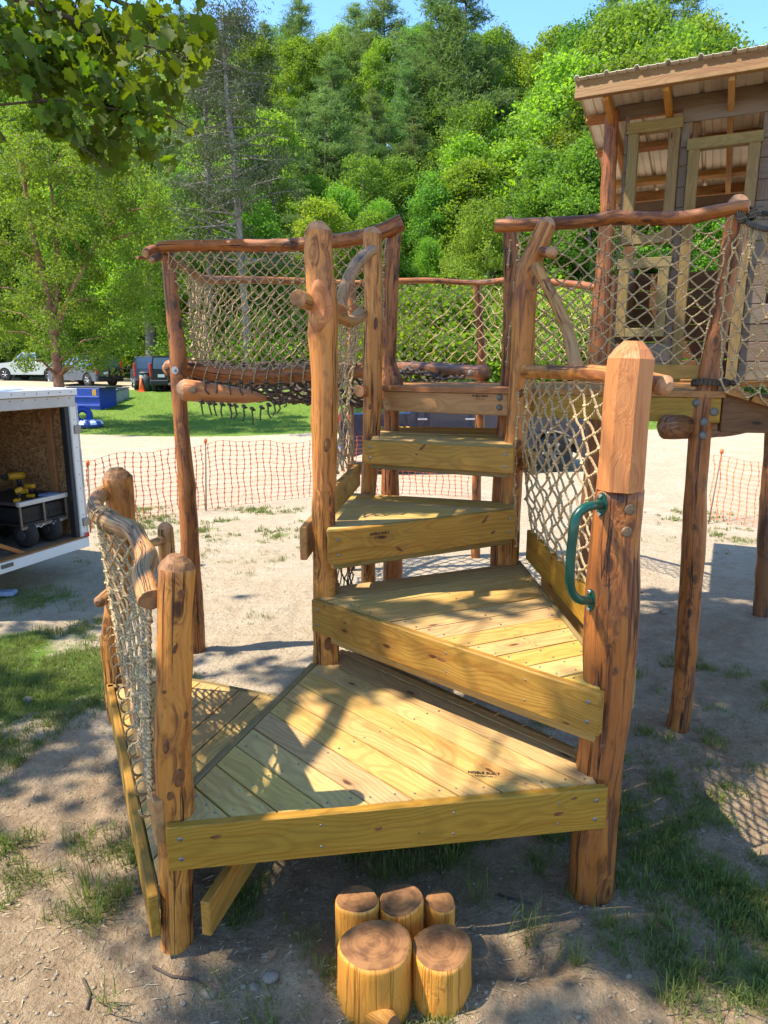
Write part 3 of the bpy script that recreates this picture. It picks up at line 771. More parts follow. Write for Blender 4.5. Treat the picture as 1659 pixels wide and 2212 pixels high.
# rails and branches
plog('rail', [(226, 1060, 30, 4.2), (205, 1084, 35, 3.9), (216, 1112, 38, 3.6), (250, 1130, 38, 3.3), (284, 1146, 38, 3.1), (304, 1176, 38, 2.92), (318, 1206, 46, 2.75), (311, 1238, 44, 2.62), (318, 1268, 46, 2.48), (325, 1296, 50, 2.36)], 'rail', tower, seed=21, top='round', bottom='round', sides=24, endmat='end_dark', rough=1.4, label='twisted bare branch used as the left handrail', key='twist')
plog('branch_stub', [(300, 1180, 18, 2.95), (322, 1176, 18, 3.2), (348, 1168, 20, 3.6)], 'rail', tower, seed=22)
plog('branch_stub', [(240, 1282, 30, 4.2), (215, 1300, 26, 4.05)], 'rail', tower, seed=23, endmat='end_dark')
plog('rail', [(645, 645, 38, 3.60), (690, 662, 32, 3.95), (738, 688, 26, 4.25), (757, 695, 26, 4.5), (782, 678, 26, 4.78)], 'rail', tower, seed=24, bottom='round', top='flat', endmat='end_dark', label='curved branch rail beside the upper steps', key='curve')
plog('brace', [(735, 668, 24, 3.95), (744, 625, 26, 4.1), (762, 585, 26, 4.3), (788, 552, 25, 4.55), (806, 540, 22, 4.72)], 'rail', tower, seed=25, top='flat', endmat='rail' if False else 'end')
plog('rail', [(1136, 803, 28, 4.3), (1180, 803, 27, 3.9), (1240, 806, 30, 3.5), (1290, 808, 36, 3.2), (1360, 816, 40, 2.93), (1436, 832, 46, 2.70)], 'honey', tower, seed=26, top='hewn', bottom='flat', sides=24, endmat='end', label='log handrail on the right running past the thick post', key='hand')
plog('brace', [(1156, 572, 21, 4.3), (1178, 610, 23, 4.25), (1205, 665, 24, 4.15), (1228, 720, 24, 4.05), (1243, 790, 30, 3.85)], 'rail', tower, seed=27, bottom='flat')
plog('branch_stub', [(1172, 543, 24, 4.42), (1192, 546, 26, 4.2)], 'red', tower, seed=28, endmat='end')
plog('rail', [(1072, 487, 30, 4.62), (1130, 486, 29, 4.56), (1180, 484, 29, 4.5), (1270, 478, 28, 4.4), (1330, 470, 31, 4.32), (1400, 471, 29, 4.22), (1480, 470, 30, 4.12), (1550, 457, 29, 4.03), (1618, 446, 26, 3.93)], 'red', tower, seed=29, top='round', bottom='round', sides=22, label='long top rail on the right between the leaning posts', key='RR')
plog('post', [(1463, 1575, 48, 4.1), (1478, 1450, 45, 4.1), (1490, 1300, 46, 4.1), (1500, 1150, 48, 4.1), (1506, 1030, 43, 4.1), (1515, 905, 44, 4.1), (1528, 820, 40, 4.1), (1545, 740, 40, 4.1), (1568, 620, 39, 4.1), (1588, 500, 46, 4.1), (1593, 437, 42, 4.1)], 'red', tower, ground='first', seed=30, sides=26, label='leaning red brown post at the right end of the net rail', key='RP')
plog('post', [(1645, 1330, 36, 6.1), (1653, 1180, 34, 6.1), (1664, 1000, 32, 6.1), (1674, 860, 30, 6.1)], 'dark', tower, ground='first', seed=31, label='dark post under the ramp at the right edge')

E3 = Vector((0, 0, 1))
def xy(x, y, z): p = atz(x, y, z); return (p.x, p.y)
def platform(label): return empty('step_platform', (0, 0, 0), None, parent=None)
def make_platform(loc):
    o = bpy.data.objects.new('step_platform', None); COL.objects.link(o); o.parent = tower; o.location = Vector(loc)-tower.location; return o
def inset_pt(a, b, d):
    n = Vector((-(b[1]-a[1]), b[0]-a[0])).normalized(); return n*d
def line_px(A, B, z, x):
    lo, hi = -0.3, 1.3
    for _ in range(40):
        m = (lo+hi)/2; p = Vector((A[0]+(B[0]-A[0])*m, A[1]+(B[1]-A[1])*m, z))
        if px(p)[0] < x: lo = m
        else: hi = m
    return p
def fascia(A, B, z, h, parent, mat='beam', t=0.04, scr=(), name='fascia_board', under=True, mids=()):
    b_ = board(name, A, B, z, h, t, mat, parent)
    a = Vector((A[0], A[1])); c = Vector((B[0], B[1])); d = (c-a).normalized(); n = Vector((d.y, -d.x)); L = (c-a).length
    P = []
    for s in (0.05, L-0.05):
        for q in (0.27, 0.73):
            p = a+d*s; P.append((p.x+n.x*0.0005, p.y+n.y*0.0005, z-h*q))
    if P: screws(P, (n.x, n.y, 0), parent, 0.0095)
    Q = []
    for f in mids:
        for q in (0.25, 0.75):
            p = a+d*(L*f); Q.append((p.x, p.y, z-h*q))
    if Q: screws(Q, (n.x, n.y, 0), parent, 0.005)
    return b_
def deck_screws(poly, direction, w, z, parent, seed, start=0.0, rows=3):
    rs = random.Random(seed); X = Vector(direction).normalized(); Y = Vector((-X.y, X.x)); P = [Vector(p[:2]) for p in poly]
    lo = min(p.dot(Y) for p in P)+start; hi = max(p.dot(Y) for p in P); out = []
    while lo < hi:
        for off in (0.03, w-0.03):
            n_ = Y; d_ = lo+off; xs = []
            for i in range(len(P)):
                a, b = P[i], P[(i+1) % len(P)]; fa, fb = a.dot(n_)-d_, b.dot(n_)-d_
                if (fa > 0) != (fb > 0): xs.append((a+(b-a)*(fa/(fa-fb))).dot(X))
            if len(xs) == 2:
                x0, x1 = min(xs), max(xs); L = x1-x0
                if L > 0.12:
                    for k in range(rows):
                        x = x0+0.05+(L-0.1)*k/(rows-1)+rs.uniform(-0.01, 0.01); q = X*x+Y*(lo+off)
                        out.append((q.x, q.y, z))
        lo += w
    mb = MB()
    for p in out: p = Vector(p); mb.tube([p-E3*0.001, p+E3*0.0022], 0.0048, 6)
    tag(mb.build('screw_heads', M['steel'], parent), kind='stuff')

# deck 1 (lowest)
A1, B1 = xy(357, 1790, Z1), xy(1315, 1703, Z1)
back1, C1 = xy(1250, 1622, Z1), xy(752, 1404, Z1)
S1a, S1b = xy(402, 1692, Z1), xy(668, 1434, Z1)
pf = make_platform((0.2, 2.9, Z1))
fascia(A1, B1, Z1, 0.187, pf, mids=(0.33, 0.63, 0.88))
ins = inset_pt(A1, B1, 0.042)
d1 = (Vector(back1)-Vector(C1))
sa, sb = Vector(S1a), Vector(S1b); sd = (sb-sa).normalized(); sn = Vector((sd.y, -sd.x))
poly1 = [tuple(Vector(A1)+ins+Vector((0.02, 0))), tuple(Vector(B1)+ins-Vector((0.03, 0))), back1, C1, tuple(sb+sn*0.04+sd*0.03), tuple(sa+sn*0.04-sd*0.02)]
decking(poly1, d1, 0.145, Z1-0.004, 0.036, 'plank', pf, seed=1, start=0.03, gap=0.007)
deck_screws(poly1, d1, 0.145, Z1-0.004, pf, 1, 0.03, 3)
board('edge_board', tuple(sa-sd*0.03), tuple(sb+sd*0.02), Z1, 0.14, 0.038, 'trim', pf, inward=-1)
board('support_board', (back1[0], back1[1]+0.012), (C1[0], C1[1]+0.012), Z1-0.04, 0.14, 0.038, 'beam', pf, inward=-1, ext=(0, 0.1))
board('edge_board', (back1[0]-0.01, back1[1]+0.05), (C1[0]+0.02, C1[1]+0.05), Z1-0.03, 0.05, 0.038, 'trim', pf, inward=-1)
st = (atz(1079, 1676, Z1)-atz(1012, 1671, Z1)); stamp(atz(1045, 1674, Z1-0.002), st, (-st.y, st.x, 0), E3, 0.115, pf)
board('joist', (A1[0]+0.3, A1[1]+0.30), (B1[0]-0.35, B1[1]+0.25), Z1-0.041, 0.14, 0.038, 'beam', pf)

# deck 0 (low side landing)
pf = make_platform((-1.1, 3.5, 0.3))
Z0 = 0.30
L0, N0 = (-1.76, 4.08), (-0.905, 2.29)
poly0 = [(-1.70, 4.06), (-0.885, 2.36), (-0.78, 2.40), (-0.425, 3.70), (-0.46, 3.83), (-0.685, 3.93), (-1.24, 4.16)]
decking(poly0, sd, 0.145, Z0-0.003, 0.036, 'plank', pf, seed=2, start=0.05, gap=0.008)
deck_screws(poly0, sd, 0.145, Z0-0.003, pf, 3, 0.05, 2)
board('fascia_board', L0, N0, Z0, 0.187, 0.040, 'beam', pf, inward=1, ext=(0.02, 0.0))
board('fascia_board', (-0.665, 2.27), (-0.36, 3.42), Z0-0.01, 0.15, 0.040, 'cedar', pf, inward=1)
board('edge_board', (-0.40, 3.80), (-0.70, 3.965), Z0, 0.14, 0.038, 'trim', pf, inward=1)
board('edge_board', (-0.70, 3.97), (-1.26, 4.195), Z0, 0.14, 0.038, 'trim', pf, inward=1)
board('edge_board', (-1.262, 4.197), (-1.76, 4.09), Z0, 0.14, 0.038, 'trim', pf, inward=1)
# board the left net is laced to
netboardA, netboardB = (-0.862, 2.30), (-1.70, 4.12)
board('side_board', netboardB, netboardA, 0.70, 0.187, 0.040, 'cedar', pf, inward=1, zb=0.70)

# deck 2
pf = make_platform((0.3, 3.5, Z2))
A2, B2 = xy(672, 1295, Z2), xy(1298, 1500, Z2)
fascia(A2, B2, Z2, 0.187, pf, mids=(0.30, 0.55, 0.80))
ins = inset_pt(A2, B2, 0.042)
d2 = Vector(xy(1120, 1212, Z2))-Vector(xy(730, 1265, Z2))
poly2 = [tuple(Vector(A2)+ins+Vector((0.02, 0))), tuple(Vector(B2)+ins-Vector((0.04, 0))), (0.96, 2.70), (0.935, 3.2), (0.90, 4.42), xy(730, 1265, Z2)]
decking(poly2, d2, 0.145, Z2-0.004, 0.036, 'plank', pf, seed=3, start=0.02, gap=0.007)
deck_screws(poly2, d2, 0.145, Z2-0.004, pf, 5, 0.02, 3)
p2i = Vector(A2)+inset_pt(A2, B2, 0.045); q2i = Vector(B2)+inset_pt(A2, B2, 0.045)
board('support_board', tuple(p2i+(q2i-p2i)*0.06), tuple(q2i-(q2i-p2i)*0.02), Z2-0.06, 0.187, 0.038, 'beam', pf)
board('edge_board', (0.90, 4.42), (0.955, 2.76), Z2+0.012, 0.05, 0.022, 'trim', pf, inward=-1)
board('side_board', (0.935, 4.42), (1.0, 2.76), 1.235, 0.20, 0.038, 'beam', pf, inward=1)
board('side_board', (1.015, 4.3), (1.035, 2.74), 1.03, 0.187, 0.038, 'beam', pf, inward=1)
for yy_ in (4.35, 2.95): pass

# deck 3
pf = make_platform((0.2, 4.2, Z3))
A3, B3 = xy(712, 1148, Z3), xy(1116, 1100, Z3)
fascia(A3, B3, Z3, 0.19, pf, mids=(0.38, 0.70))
ins = inset_pt(A3, B3, 0.042)
poly3 = [tuple(Vector(A3)+ins), tuple(Vector(B3)+ins), (0.85, 4.42), (-0.10, 4.72), (-0.24, 4.76), (-0.31, 3.9)]
decking(poly3, (0.955, -0.28), 0.145, Z3-0.004, 0.036, 'plank', pf, seed=5, gap=0.007)
deck_screws(poly3, (0.955, -0.28), 0.145, Z3-0.004, pf, 6, 0, 3)
p3i = Vector(A3)+inset_pt(A3, B3, 0.045); q3i = Vector(B3)+inset_pt(A3, B3, 0.045)
board('support_board', tuple(p3i+(q3i-p3i)*0.03), tuple(q3i), Z3-0.045, 0.187, 0.038, 'trim', pf)
board('side_board', (-0.305, 3.88), (-0.20, 4.80), Z3+0.20, 0.16, 0.035, 'beam', pf, inward=-1)
board('side_board', (-0.425, 3.70), (-0.31, 4.95), Z3+0.0, 0.187, 0.04, 'dark' if False else 'cedar', pf, inward=1)
q = line_px(A3, B3, Z3, 820); f3 = (Vector(B3)-Vector(A3)).normalized()
stamp((q.x, q.y, Z3-0.055), (f3.x, f3.y, 0), (0, 0, 1), (f3.y, -f3.x, 0), 0.105, pf)

# deck 4
pf = make_platform((0.3, 4.8, Z4))
A4, B4 = xy(785, 951, Z4), xy(1110, 968, Z4)
fascia(A4, B4, Z4, 0.155, pf, mids=(0.33, 0.62))
ins = inset_pt(A4, B4, 0.042)
poly4 = [tuple(Vector(A4)+ins+Vector((0.03, 0))), tuple(Vector(B4)+ins), (0.92, 5.42), (-0.06, 5.62)]
decking(poly4, (0.95, -0.2), 0.145, Z4-0.004, 0.036, 'plank', pf, seed=6, gap=0.007)
deck_screws(poly4, (0.95, -0.2), 0.145, Z4-0.004, pf, 7, 0, 3)
p4i = Vector(A4)+inset_pt(A4, B4, 0.05); q4i = Vector(B4)+inset_pt(A4, B4, 0.05)
board('support_board', tuple(p4i+(q4i-p4i)*0.03), tuple(q4i-(q4i-p4i)*0.04), Z4-0.05, 0.14, 0.038, 'trim', pf)
board('side_board', (0.93, 4.2), (0.95, 5.4), Z4-0.04, 0.14, 0.038, 'beam', pf)

# top deck and the walkway to the right
pf = make_platform((0.9, 4.9, Z5))
A5 = (-0.015, 5.02); B5 = (0.80, 4.52); R5 = (1.945, 4.005)
poly5 = [A5, B5, (0.87, 4.49), (1.15, 5.9), (0.05, 6.0)]
decking(poly5, Vector(B5)-Vector(A5), 0.145, Z5, 0.036, 'cedar', pf, seed=8, gap=0.006)
poly6 = [(0.87, 4.485), R5, (2.35, 4.6), (2.75, 5.9), (1.95, 6.35), (1.16, 6.0)]
decking(poly6, Vector(R5)-Vector((0.87, 4.485)), 0.145, Z5, 0.036, 'cedar', pf, seed=9, gap=0.006)
a5i = Vector(A5)+Vector((0.012, 0.02)); b5i = Vector(B5)+Vector((0.0, 0.018))
board('fascia_board', tuple(a5i), tuple(b5i), Z5-0.038, 0.14, 0.045, 'cedar', pf)
fr = (Vector(R5)-Vector((0.87, 4.485))).normalized()
board('fascia_board', (0.87, 4.50), (R5[0]-0.01, R5[1]+0.02), Z5-0.038, 0.145, 0.045, 'beam', pf)
dv = (b5i-a5i).normalized(); nv_ = Vector((dv.y, -dv.x))
qs = line_px(a5i, b5i, 2.05, 1037); stamp((qs.x, qs.y, Z5-0.065), (dv.x, dv.y, 0), (0, 0, 1), (nv_.x, nv_.y, 0), 0.10, pf)
for zq in (0.062, 0.125):
    q = line_px(a5i, b5i, 2.05, 1079); dome('bolt_head', (q.x+nv_.x*0.001, q.y+nv_.y*0.001, Z5-zq), (nv_.x, nv_.y, 0), 0.021, pf)
nr = Vector((fr.y, -fr.x, 0))
for x_, zz_ in ((1505, 0.07),):
    q = line_px((0.87, 4.50), (R5[0]-0.01, R5[1]+0.02), 2.05, x_); dome('bolt_head', (q.x, q.y, Z5-zz_), nr, 0.026, pf)
# rail board under the right net
board('rail_board', (0.98, 4.44), (1.86, 4.10), 2.292, 0.085, 0.035, 'beam', pf, inward=1)
# cross beam and hewn log end under the walkway
board('beam', (1.945, 4.03), (3.3, 3.72), Z5-0.015, 0.22, 0.07, 'shadeboard', pf, inward=1)
plog('log_beam', [(1440, 921, 50, 3.98), (1500, 921, 50, 4.25), (1600, 915, 46, 5.0), (1680, 900, 40, 5.9)], 'dark', tower, seed=33, bottom='hewn', top='flat', endmat='dark')
for x_, y_ in ((1543, 890), (1521, 912), (1519, 941)):
    p = atd(x_, y_, 3.96); dome('bolt_head', p, (0.1, -1, 0), 0.025, tower)

# hardware on the thick post
def on_log(key, x, y):
    best = None
    for (c, r) in LOGPATH[key]:
        q = px(c)
        if best is None or abs(q[1]-y) < best[0]: best = (abs(q[1]-y), c, r)
    _, c, r = best
    d = ray(x, y).normalized(); o = Vector((0, 0, EYE))
    # hit the vertical cylinder of radius r round c
    ox, oy = o.x-c.x, o.y-c.y; a = d.x**2+d.y**2; b = 2*(ox*d.x+oy*d.y); k = ox*ox+oy*oy-r*r
    disc = b*b-4*a*k
    t = (-b-math.sqrt(max(0, disc)))/(2*a); p = o+d*t; n = Vector((p.x-c.x, p.y-c.y, 0)).normalized()
    return p, n
for x_, y_ in ((1360, 1101), (1353, 1149)):
    p, n = on_log('PR', x_, y_); dome('medallion', p+n*0.004, n, 0.0215, tower, 'bronze', 0.18)
handle = bpy.data.objects.new('grab_handle', None); COL.objects.link(handle); handle.parent = tower
hp = atd(1285, 1190, 2.56); handle.location = hp-tower.location
handle['label'] = 'dark green bent metal grab handle on the thick post'
pa, na = on_log('PR', 1300, 1090); pb, nb = on_log('PR', 1277, 1296)
side = Vector((-0.86, -0.50, 0)).normalized()
def hp_(x, y, D): return atd(x, y, D)
hpts = [pa+na*0.004, hp_(1279, 1092, 2.56), hp_(1262, 1098, 2.54), hp_(1246, 1114, 2.53), hp_(1240, 1140, 2.52), hp_(1234, 1190, 2.52), hp_(1231, 1240, 2.52), hp_(1232, 1268, 2.53), hp_(1240, 1287, 2.54), hp_(1254, 1296, 2.56), pb+nb*0.004]
mb = MB(); S = spline([(p, 0.0185) for p in hpts], 0.015); mb.tube([s[0] for s in S], 0.0185, 14); mb.build('grip', M['green'], handle)
for (p, n) in ((pa, na), (pb, nb)):
    mb = MB(); u = Vector((-n.y, n.x, 0))
    ring = []
    for k in range(16):
        th = 2*math.pi*k/16; rx, rz = 0.024, 0.045*(1-0.35*abs(math.cos(th)))
        ring.append((u*math.cos(th)*0.026+E3*math.sin(th)*0.048*(1 if abs(math.sin(th)) > .5 else .8)))
    vs = [p+q-n*0.006 for q in ring]+[p+q+n*0.006 for q in ring]
    F = [tuple(range(16))[::-1], tuple(16+i for i in range(16))]+[(i, (i+1) % 16, 16+(i+1) % 16, 16+i) for i in range(16)]
    mb.add(vs, F); o = recalc(mb.build('flange', M['green'], handle))
    for s in (-1, 1):
        mb = MB(); c = p+E3*s*0.036+n*0.006; mb.tube([c, c+n*0.008], 0.008, 6); mb.build('bolt', M['chrome'], handle)

# knots: slightly proud ovals of swirling grain set in posts and boards
def knot_on_log(key, x, y, w, h, rings=4, mat='knot', name='knot'):
    p0, n0 = on_log(key, x, y); c, r_ = min(((c, r_) for c, r_ in LOGPATH[key]), key=lambda q: abs(px(q[0])[1]-y))
    a0 = math.atan2(n0.y, n0.x); wr, hr = wid(w, p0), wid(h, p0); vs = []; ls = []; m = 20; R_ = (p0.xy-c.xy).length
    prof = [(1.0, -0.002), (0.88, 0.0055), (0.72, 0.0075), (0.6, 0.0045), (0.45, 0.0065), (0.25, 0.003), (0.1, 0.001)]
    if rings < 4: prof = [(1.0, -0.002), (0.75, 0.003), (0.5, 0.0015), (0.15, 0.0005)]
    for k_, (s_, e_) in enumerate(prof):
        for i in range(m):
            t = 2*math.pi*i/m; wob = 1+0.10*math.sin(2*t+k_*0.5)+0.07*math.sin(3*t+1+k_)
            du, dz = wr*s_*wob*math.cos(t), hr*s_*wob*math.sin(t)*(1.15 if math.sin(t) > 0 else 0.9); a = a0+du/R_
            ax_ = LOGPATH[key]; cc_ = min((q[0] for q in ax_), key=lambda q: abs(q.z-(p0.z+dz))); rr = R_+e_+(0.007 if rings >= 4 and s_ < 1 else 0.0)
            vs.append(V3((cc_.x+(p0.x-n0.x*R_-c.x)*0+math.cos(a)*rr, cc_.y+math.sin(a)*rr, p0.z+dz))); ls.append((s_*0.05*math.cos(t), s_*0.05*math.sin(t), 0))
    n_ = len(prof); F = [(k_*m+i, k_*m+(i+1) % m, (k_+1)*m+(i+1) % m, (k_+1)*m+i) for k_ in range(n_-1) for i in range(m)]+[tuple((n_-1)*m+i for i in range(m))]
    mb = MB(); mb.add(vs, F, ls, 0, True); return recalc(mb.build(name, M[mat], tower))
V3 = Vector
knot_on_log('P2', 692, 668, 50, 112, 4, 'scar', 'knot_scar')
for k_, x_, y_, w_, h_ in (('P2', 706, 962, 18, 34), ('P2', 688, 820, 9, 16), ('P2', 712, 1392, 24, 30), ('P2', 716, 1120, 9, 26), ('FL', 392, 1284, 16, 22), ('FL', 377, 1402, 10, 26), ('FL', 356, 1616, 15, 32), ('FL', 388, 1682, 26, 42), ('FL', 366, 1722, 14, 20), ('FL', 400, 1545, 12, 20), ('FL', 352, 1496, 9, 9), ('PR', 1330, 1452, 12, 20), ('PR', 1352, 1320, 10, 24), ('PR', 1300, 1612, 12, 14), ('RP', 1590, 560, 18, 38), ('RP', 1500, 1140, 12, 20), ('RP', 1484, 1520, 11, 22), ('PRM', 1126, 850, 14, 18), ('PRM', 1118, 960, 18, 22), ('P3L', 812, 700, 10, 26), ('P3L', 800, 880, 9, 12)):
    knot_on_log(k_, x_, y_, w_, h_, 3)
def knot_on_board(A, B, z, x, y, w, h, ang=0.0):
    a = V3((A[0], A[1], 0)); d = (V3((B[0], B[1], 0))-a).normalized(); n = V3((d.y, -d.x, 0)); rr = ray(x, y); o = V3((0, 0, EYE)); t = (a-o).dot(n)/rr.dot(n); p = o+rr*t
    wr, hr = wid(w, p), wid(h, p); vs = []; ls = []; m = 16
    for k_, (s_, e_) in enumerate(((1.0, 0.0006), (0.6, 0.0012), (0.2, 0.0006))):
        for i in range(m):
            th = 2*math.pi*i/m; wob = 1+0.12*math.sin(2*th+k_)+0.08*math.sin(3*th); u_, v_ = wr*s_*wob*math.cos(th), hr*s_*wob*math.sin(th); u2, v2 = u_*math.cos(ang)-v_*math.sin(ang), u_*math.sin(ang)+v_*math.cos(ang)
            vs.append(p+d*u2+E3*v2+n*e_); ls.append((s_*0.04*math.cos(th), s_*0.04*math.sin(th), 0))
    F = [(k_*m+i, k_*m+(i+1) % m, (k_+1)*m+(i+1) % m, (k_+1)*m+i) for k_ in range(2) for i in range(m)]+[tuple(2*m+i for i in range(m))]
    mb = MB(); mb.add(vs, F, ls); recalc(mb.build('knot', M['knot'], tower))
for x_, y_, w_, h_ in ((466, 1808, 24, 9), (817, 1790, 17, 9), (1206, 1758, 22, 10), (905, 1800, 6, 5), (1240, 1725, 14, 6)): knot_on_board(A1, B1, Z1, x_, y_, w_, h_)
for x_, y_, w_, h_, a_ in ((952, 1424, 24, 8, -0.15), (700, 1310, 7, 4, 0), (745, 1345, 10, 5, 0), (1222, 1562, 16, 5, 0)): knot_on_board(A2, B2, Z2, x_, y_, w_, h_, a_)
for x_, y_, w_, h_, a_ in ((862, 1186, 20, 7, -0.7), (1048, 1122, 24, 7, 0.7), (1065, 1150, 14, 6, 0.2)): knot_on_board(A3, B3, Z3, x_, y_, w_, h_, a_)
for x_, y_, w_, h_, a_ in ((913, 966, 20, 6, 0.7), (900, 982, 6, 4, 0)): knot_on_board(A4, B4, Z4, x_, y_, w_, h_, a_)

# nets of the tower
def lerp(a, b, t): return a+(b-a)*t
V3 = Vector
def left_net(u, v):
    S = LOGPATH['twist']; c, r, T = path_at(S, 0.16+0.80*u)
    top = c-E3*(r*0.9); bb = V3((lerp(netboardB[0], netboardA[0], 0.04+0.92*u), lerp(netboardB[1], netboardA[1], 0.04+0.92*u), 0.70-0.04*math.sin(u*40)**2))
    p = top.lerp(bb, v); n = V3((1.9, 0.9, 0)).normalized(); return p+n*(0.05*math.sin(math.pi*v)*math.sin(math.pi*min(1, u*1.2)))
net('rope_net', left_net, 20, 20, 0.0068, tower, knot=2.1, seed=41, jit=0.0022, sides=6)
lashing(LOGPATH['twist'], 0.36, 0.46, 2, 0.0055, tower)
# loops lacing the left net to the side board
mb = MB(); a = V3((netboardA[0], netboardA[1], 0)); b = V3((netboardB[0], netboardB[1], 0)); n_l = 13
nn_ = V3((-(b-a).y, (b-a).x, 0)).normalized()
ps = []
for k in range(n_l*12+1):
    t = k/(n_l*12); th = 2*math.pi*k/12
    c = b.lerp(a, 0.02+0.96*t)
    ps.append(c+nn_*(0.005+0.040*math.cos(th))+V3((0, 0, 0.655+0.055*math.sin(th))))
mb.tube(ps, 0.0055, 6); mb.build('lashing_rope', M['rope'], tower)

def left_upper(u, v):
    S = LOGPATH['curve']; c, r, T = path_at(S, 0.35+0.65*u); top = c-E3*r
    bb = V3((lerp(-0.34, -0.21, u), lerp(3.92, 4.80, u), Z3+0.21)); p = top.lerp(bb, v); return p+V3((-0.05*math.sin(math.pi*v), 0, 0))
net('rope_net', left_upper, 14, 16, 0.0055, tower, seed=43, jit=0.008)
def left_lower(u, v):
    return V3((lerp(-0.37, -0.22, u), lerp(3.95, 4.80, u), lerp(Z3-0.17, 0.50, v)))
net('rope_net', left_lower, 12, 12, 0.005, tower, seed=44, jit=0.008, mat='rope_dark')
def right_net(u, v):
    S = LOGPATH['hand']; c, r, T = path_at(S, 0.02+0.90*u); top = c-E3*(r+0.005)
    bb = V3((lerp(0.945, 0.985, u), lerp(4.30, 2.86, u), 1.245)); p = top.lerp(bb, v)
    return p+V3((-0.035*math.sin(math.pi*v), 0, 0))
net('rope_net', right_net, 18, 18, 0.0064, tower, seed=45, jit=0.006, sides=6)
def rr_net(u, v):
    S = LOGPATH['RR']; c, r, T = path_at(S, 0.10+0.85*u); top = c-E3*(r*0.9)
    bb = V3((lerp(0.86, 1.83, u), lerp(4.48, 4.12, u), 2.295)); return top.lerp(bb, v)
net('rope_net', rr_net, 22, 18, 0.0052, tower, seed=46, jit=0.006)
# loose lacing cords beside the posts
def cord(pts, D, parent, r=0.006, seed=1, mat='rope'):
    rs = random.Random(seed); mb = MB(); P = [atd(x, y, D) for x, y in pts]
    S = [s[0]+V3((rs.gauss(0, 0.004), rs.gauss(0, 0.004), 0)) for s in spline([(p, r) for p in P], 0.03)]
    mb.tube(S, r, 5)
    for s in S[::2]: mb.ball(s, r*1.9, (1, 1, 0.8), 6, 3)
    return mb.build('lacing_cord', M[mat], parent)
cord([(826, 590), (828, 660), (823, 760), (822, 850), (834, 875), (824, 895)], 5.0, tower, seed=1)
cord([(1100, 520), (1098, 580)], 4.75, tower, seed=2)
cord([(1112, 610), (1108, 680), (1098, 740), (1094, 790)], 4.55, tower, seed=3)
cord([(1120, 850), (1119, 900), (1113, 960), (1115, 1000), (1110, 1060), (1115, 1120), (1116, 1180)], 4.28, tower, seed=4)

# ------------------------------------------------------------------ the rope nest bridge on the left
nest = empty('net_bridge', (-0.6, 6.4, 0), 'log framed rope net nest hung behind the upper left steps', 'net bridge')
plog('post', [(426, 1405, 34, 5.33), (412, 1200, 37, 5.33), (405, 1080, 35, 5.33), (395, 950, 31, 5.33), (387, 850, 31, 5.33), (385, 780, 36, 5.33), (376, 690, 31, 5.33), (369, 620, 30, 5.33), (362, 548, 29, 5.33)], 'red', nest, ground='first', seed=51, top='flat', key='LP', label='slim bent post at the left end of the nest')
plog('post', [(1027, 1205, 21, 8.15), (1030, 1050, 20, 8.15), (1037, 900, 19, 8.15), (1040, 780, 19, 8.15), (1036, 700, 16, 8.15), (1030, 612, 18, 8.15)], 'red', nest, ground='first', seed=52, sides=12, label='far post of the nest seen through the gap')
plog('post', [(757, 1080, 16, 7.6), (757, 900, 15, 7.6), (757, 780, 15, 7.6), (762, 690, 22, 7.6), (757, 612, 18, 7.6)], 'red', nest, ground='first', seed=53, sides=12, label='far post seen between the two left step posts')
plog('rail', [(345, 535, 26, 5.26), (400, 531, 25, 5.26), (500, 530, 26, 5.24), (600, 531, 26, 5.22), (680, 526, 27, 5.2), (760, 516, 29, 5.18), (820, 502, 32, 5.16), (868, 480, 34, 5.14)], 'red', nest, seed=54, top='round', bottom='flat', sides=20, key='near', label='near top rail rising at its right end')
plog('branch_stub', [(352, 537, 20, 5.3), (330, 540, 18, 5.25), (314, 548, 17, 5.15)], 'red', nest, seed=55, bottom='flat', top='round')
plog('branch_stub', [(352, 556, 16, 5.45), (325, 557, 9, 5.35), (296, 556, 7, 5.2)], 'red', nest, seed=56, bottom='flat', top='flat')
plog('branch_stub', [(344, 552, 16, 5.2), (328, 562, 14, 5.1)], 'dark', nest, seed=57)
plog('rail', [(385, 570, 16, 5.45), (418, 592, 17, 6.1), (450, 604, 17, 7.0), (540, 605, 14, 7.6), (620, 606, 14, 7.9), (760, 612, 13, 8.0), (860, 607, 13, 8.1), (940, 607, 13, 8.1), (1032, 611, 12, 8.05), (1120, 604, 14, 7.6), (1220, 612, 15, 7.1), (1292, 622, 16, 6.65)], 'red', nest, seed=58, sides=12, key='far', step=0.12, label='far top rail curving round the back of the nest')
plog('log', [(364, 796, 32, 5.5), (400, 796, 34, 5.48), (480, 808, 35, 5.46), (560, 812, 34, 5.44), (660, 805, 33, 5.42), (740, 802, 32, 5.4), (815, 800, 32, 5.38)], 'rail' if False else 'red', nest, seed=59, top='flat', bottom='hewn', sides=20, key='low', label='lower near log the net is laced to')
plog('log', [(398, 842, 48, 5.08), (430, 845, 46, 5.10), (480, 850, 40, 5.12), (530, 856, 32, 5.15), (576, 860, 10, 5.18)], 'peeled', nest, seed=60, bottom='hewn', top='flat', sides=18, endmat='end', rough=0.5, label='hewn log block with knotted rope tails hanging below')
plog('log', [(850, 792, 20, 7.0), (930, 797, 24, 6.5), (1000, 802, 27, 6.1), (1048, 806, 33, 5.8)], 'dark', nest, seed=61, top='hewn', bottom='flat', sides=16, endmat='dark', label='dark log lying at the back of the top deck')
plog('log', [(775, 845, 24, 4.75), (800, 843, 24, 5.1)], 'peeled', nest, seed=62, bottom='round', top='flat', sides=14)
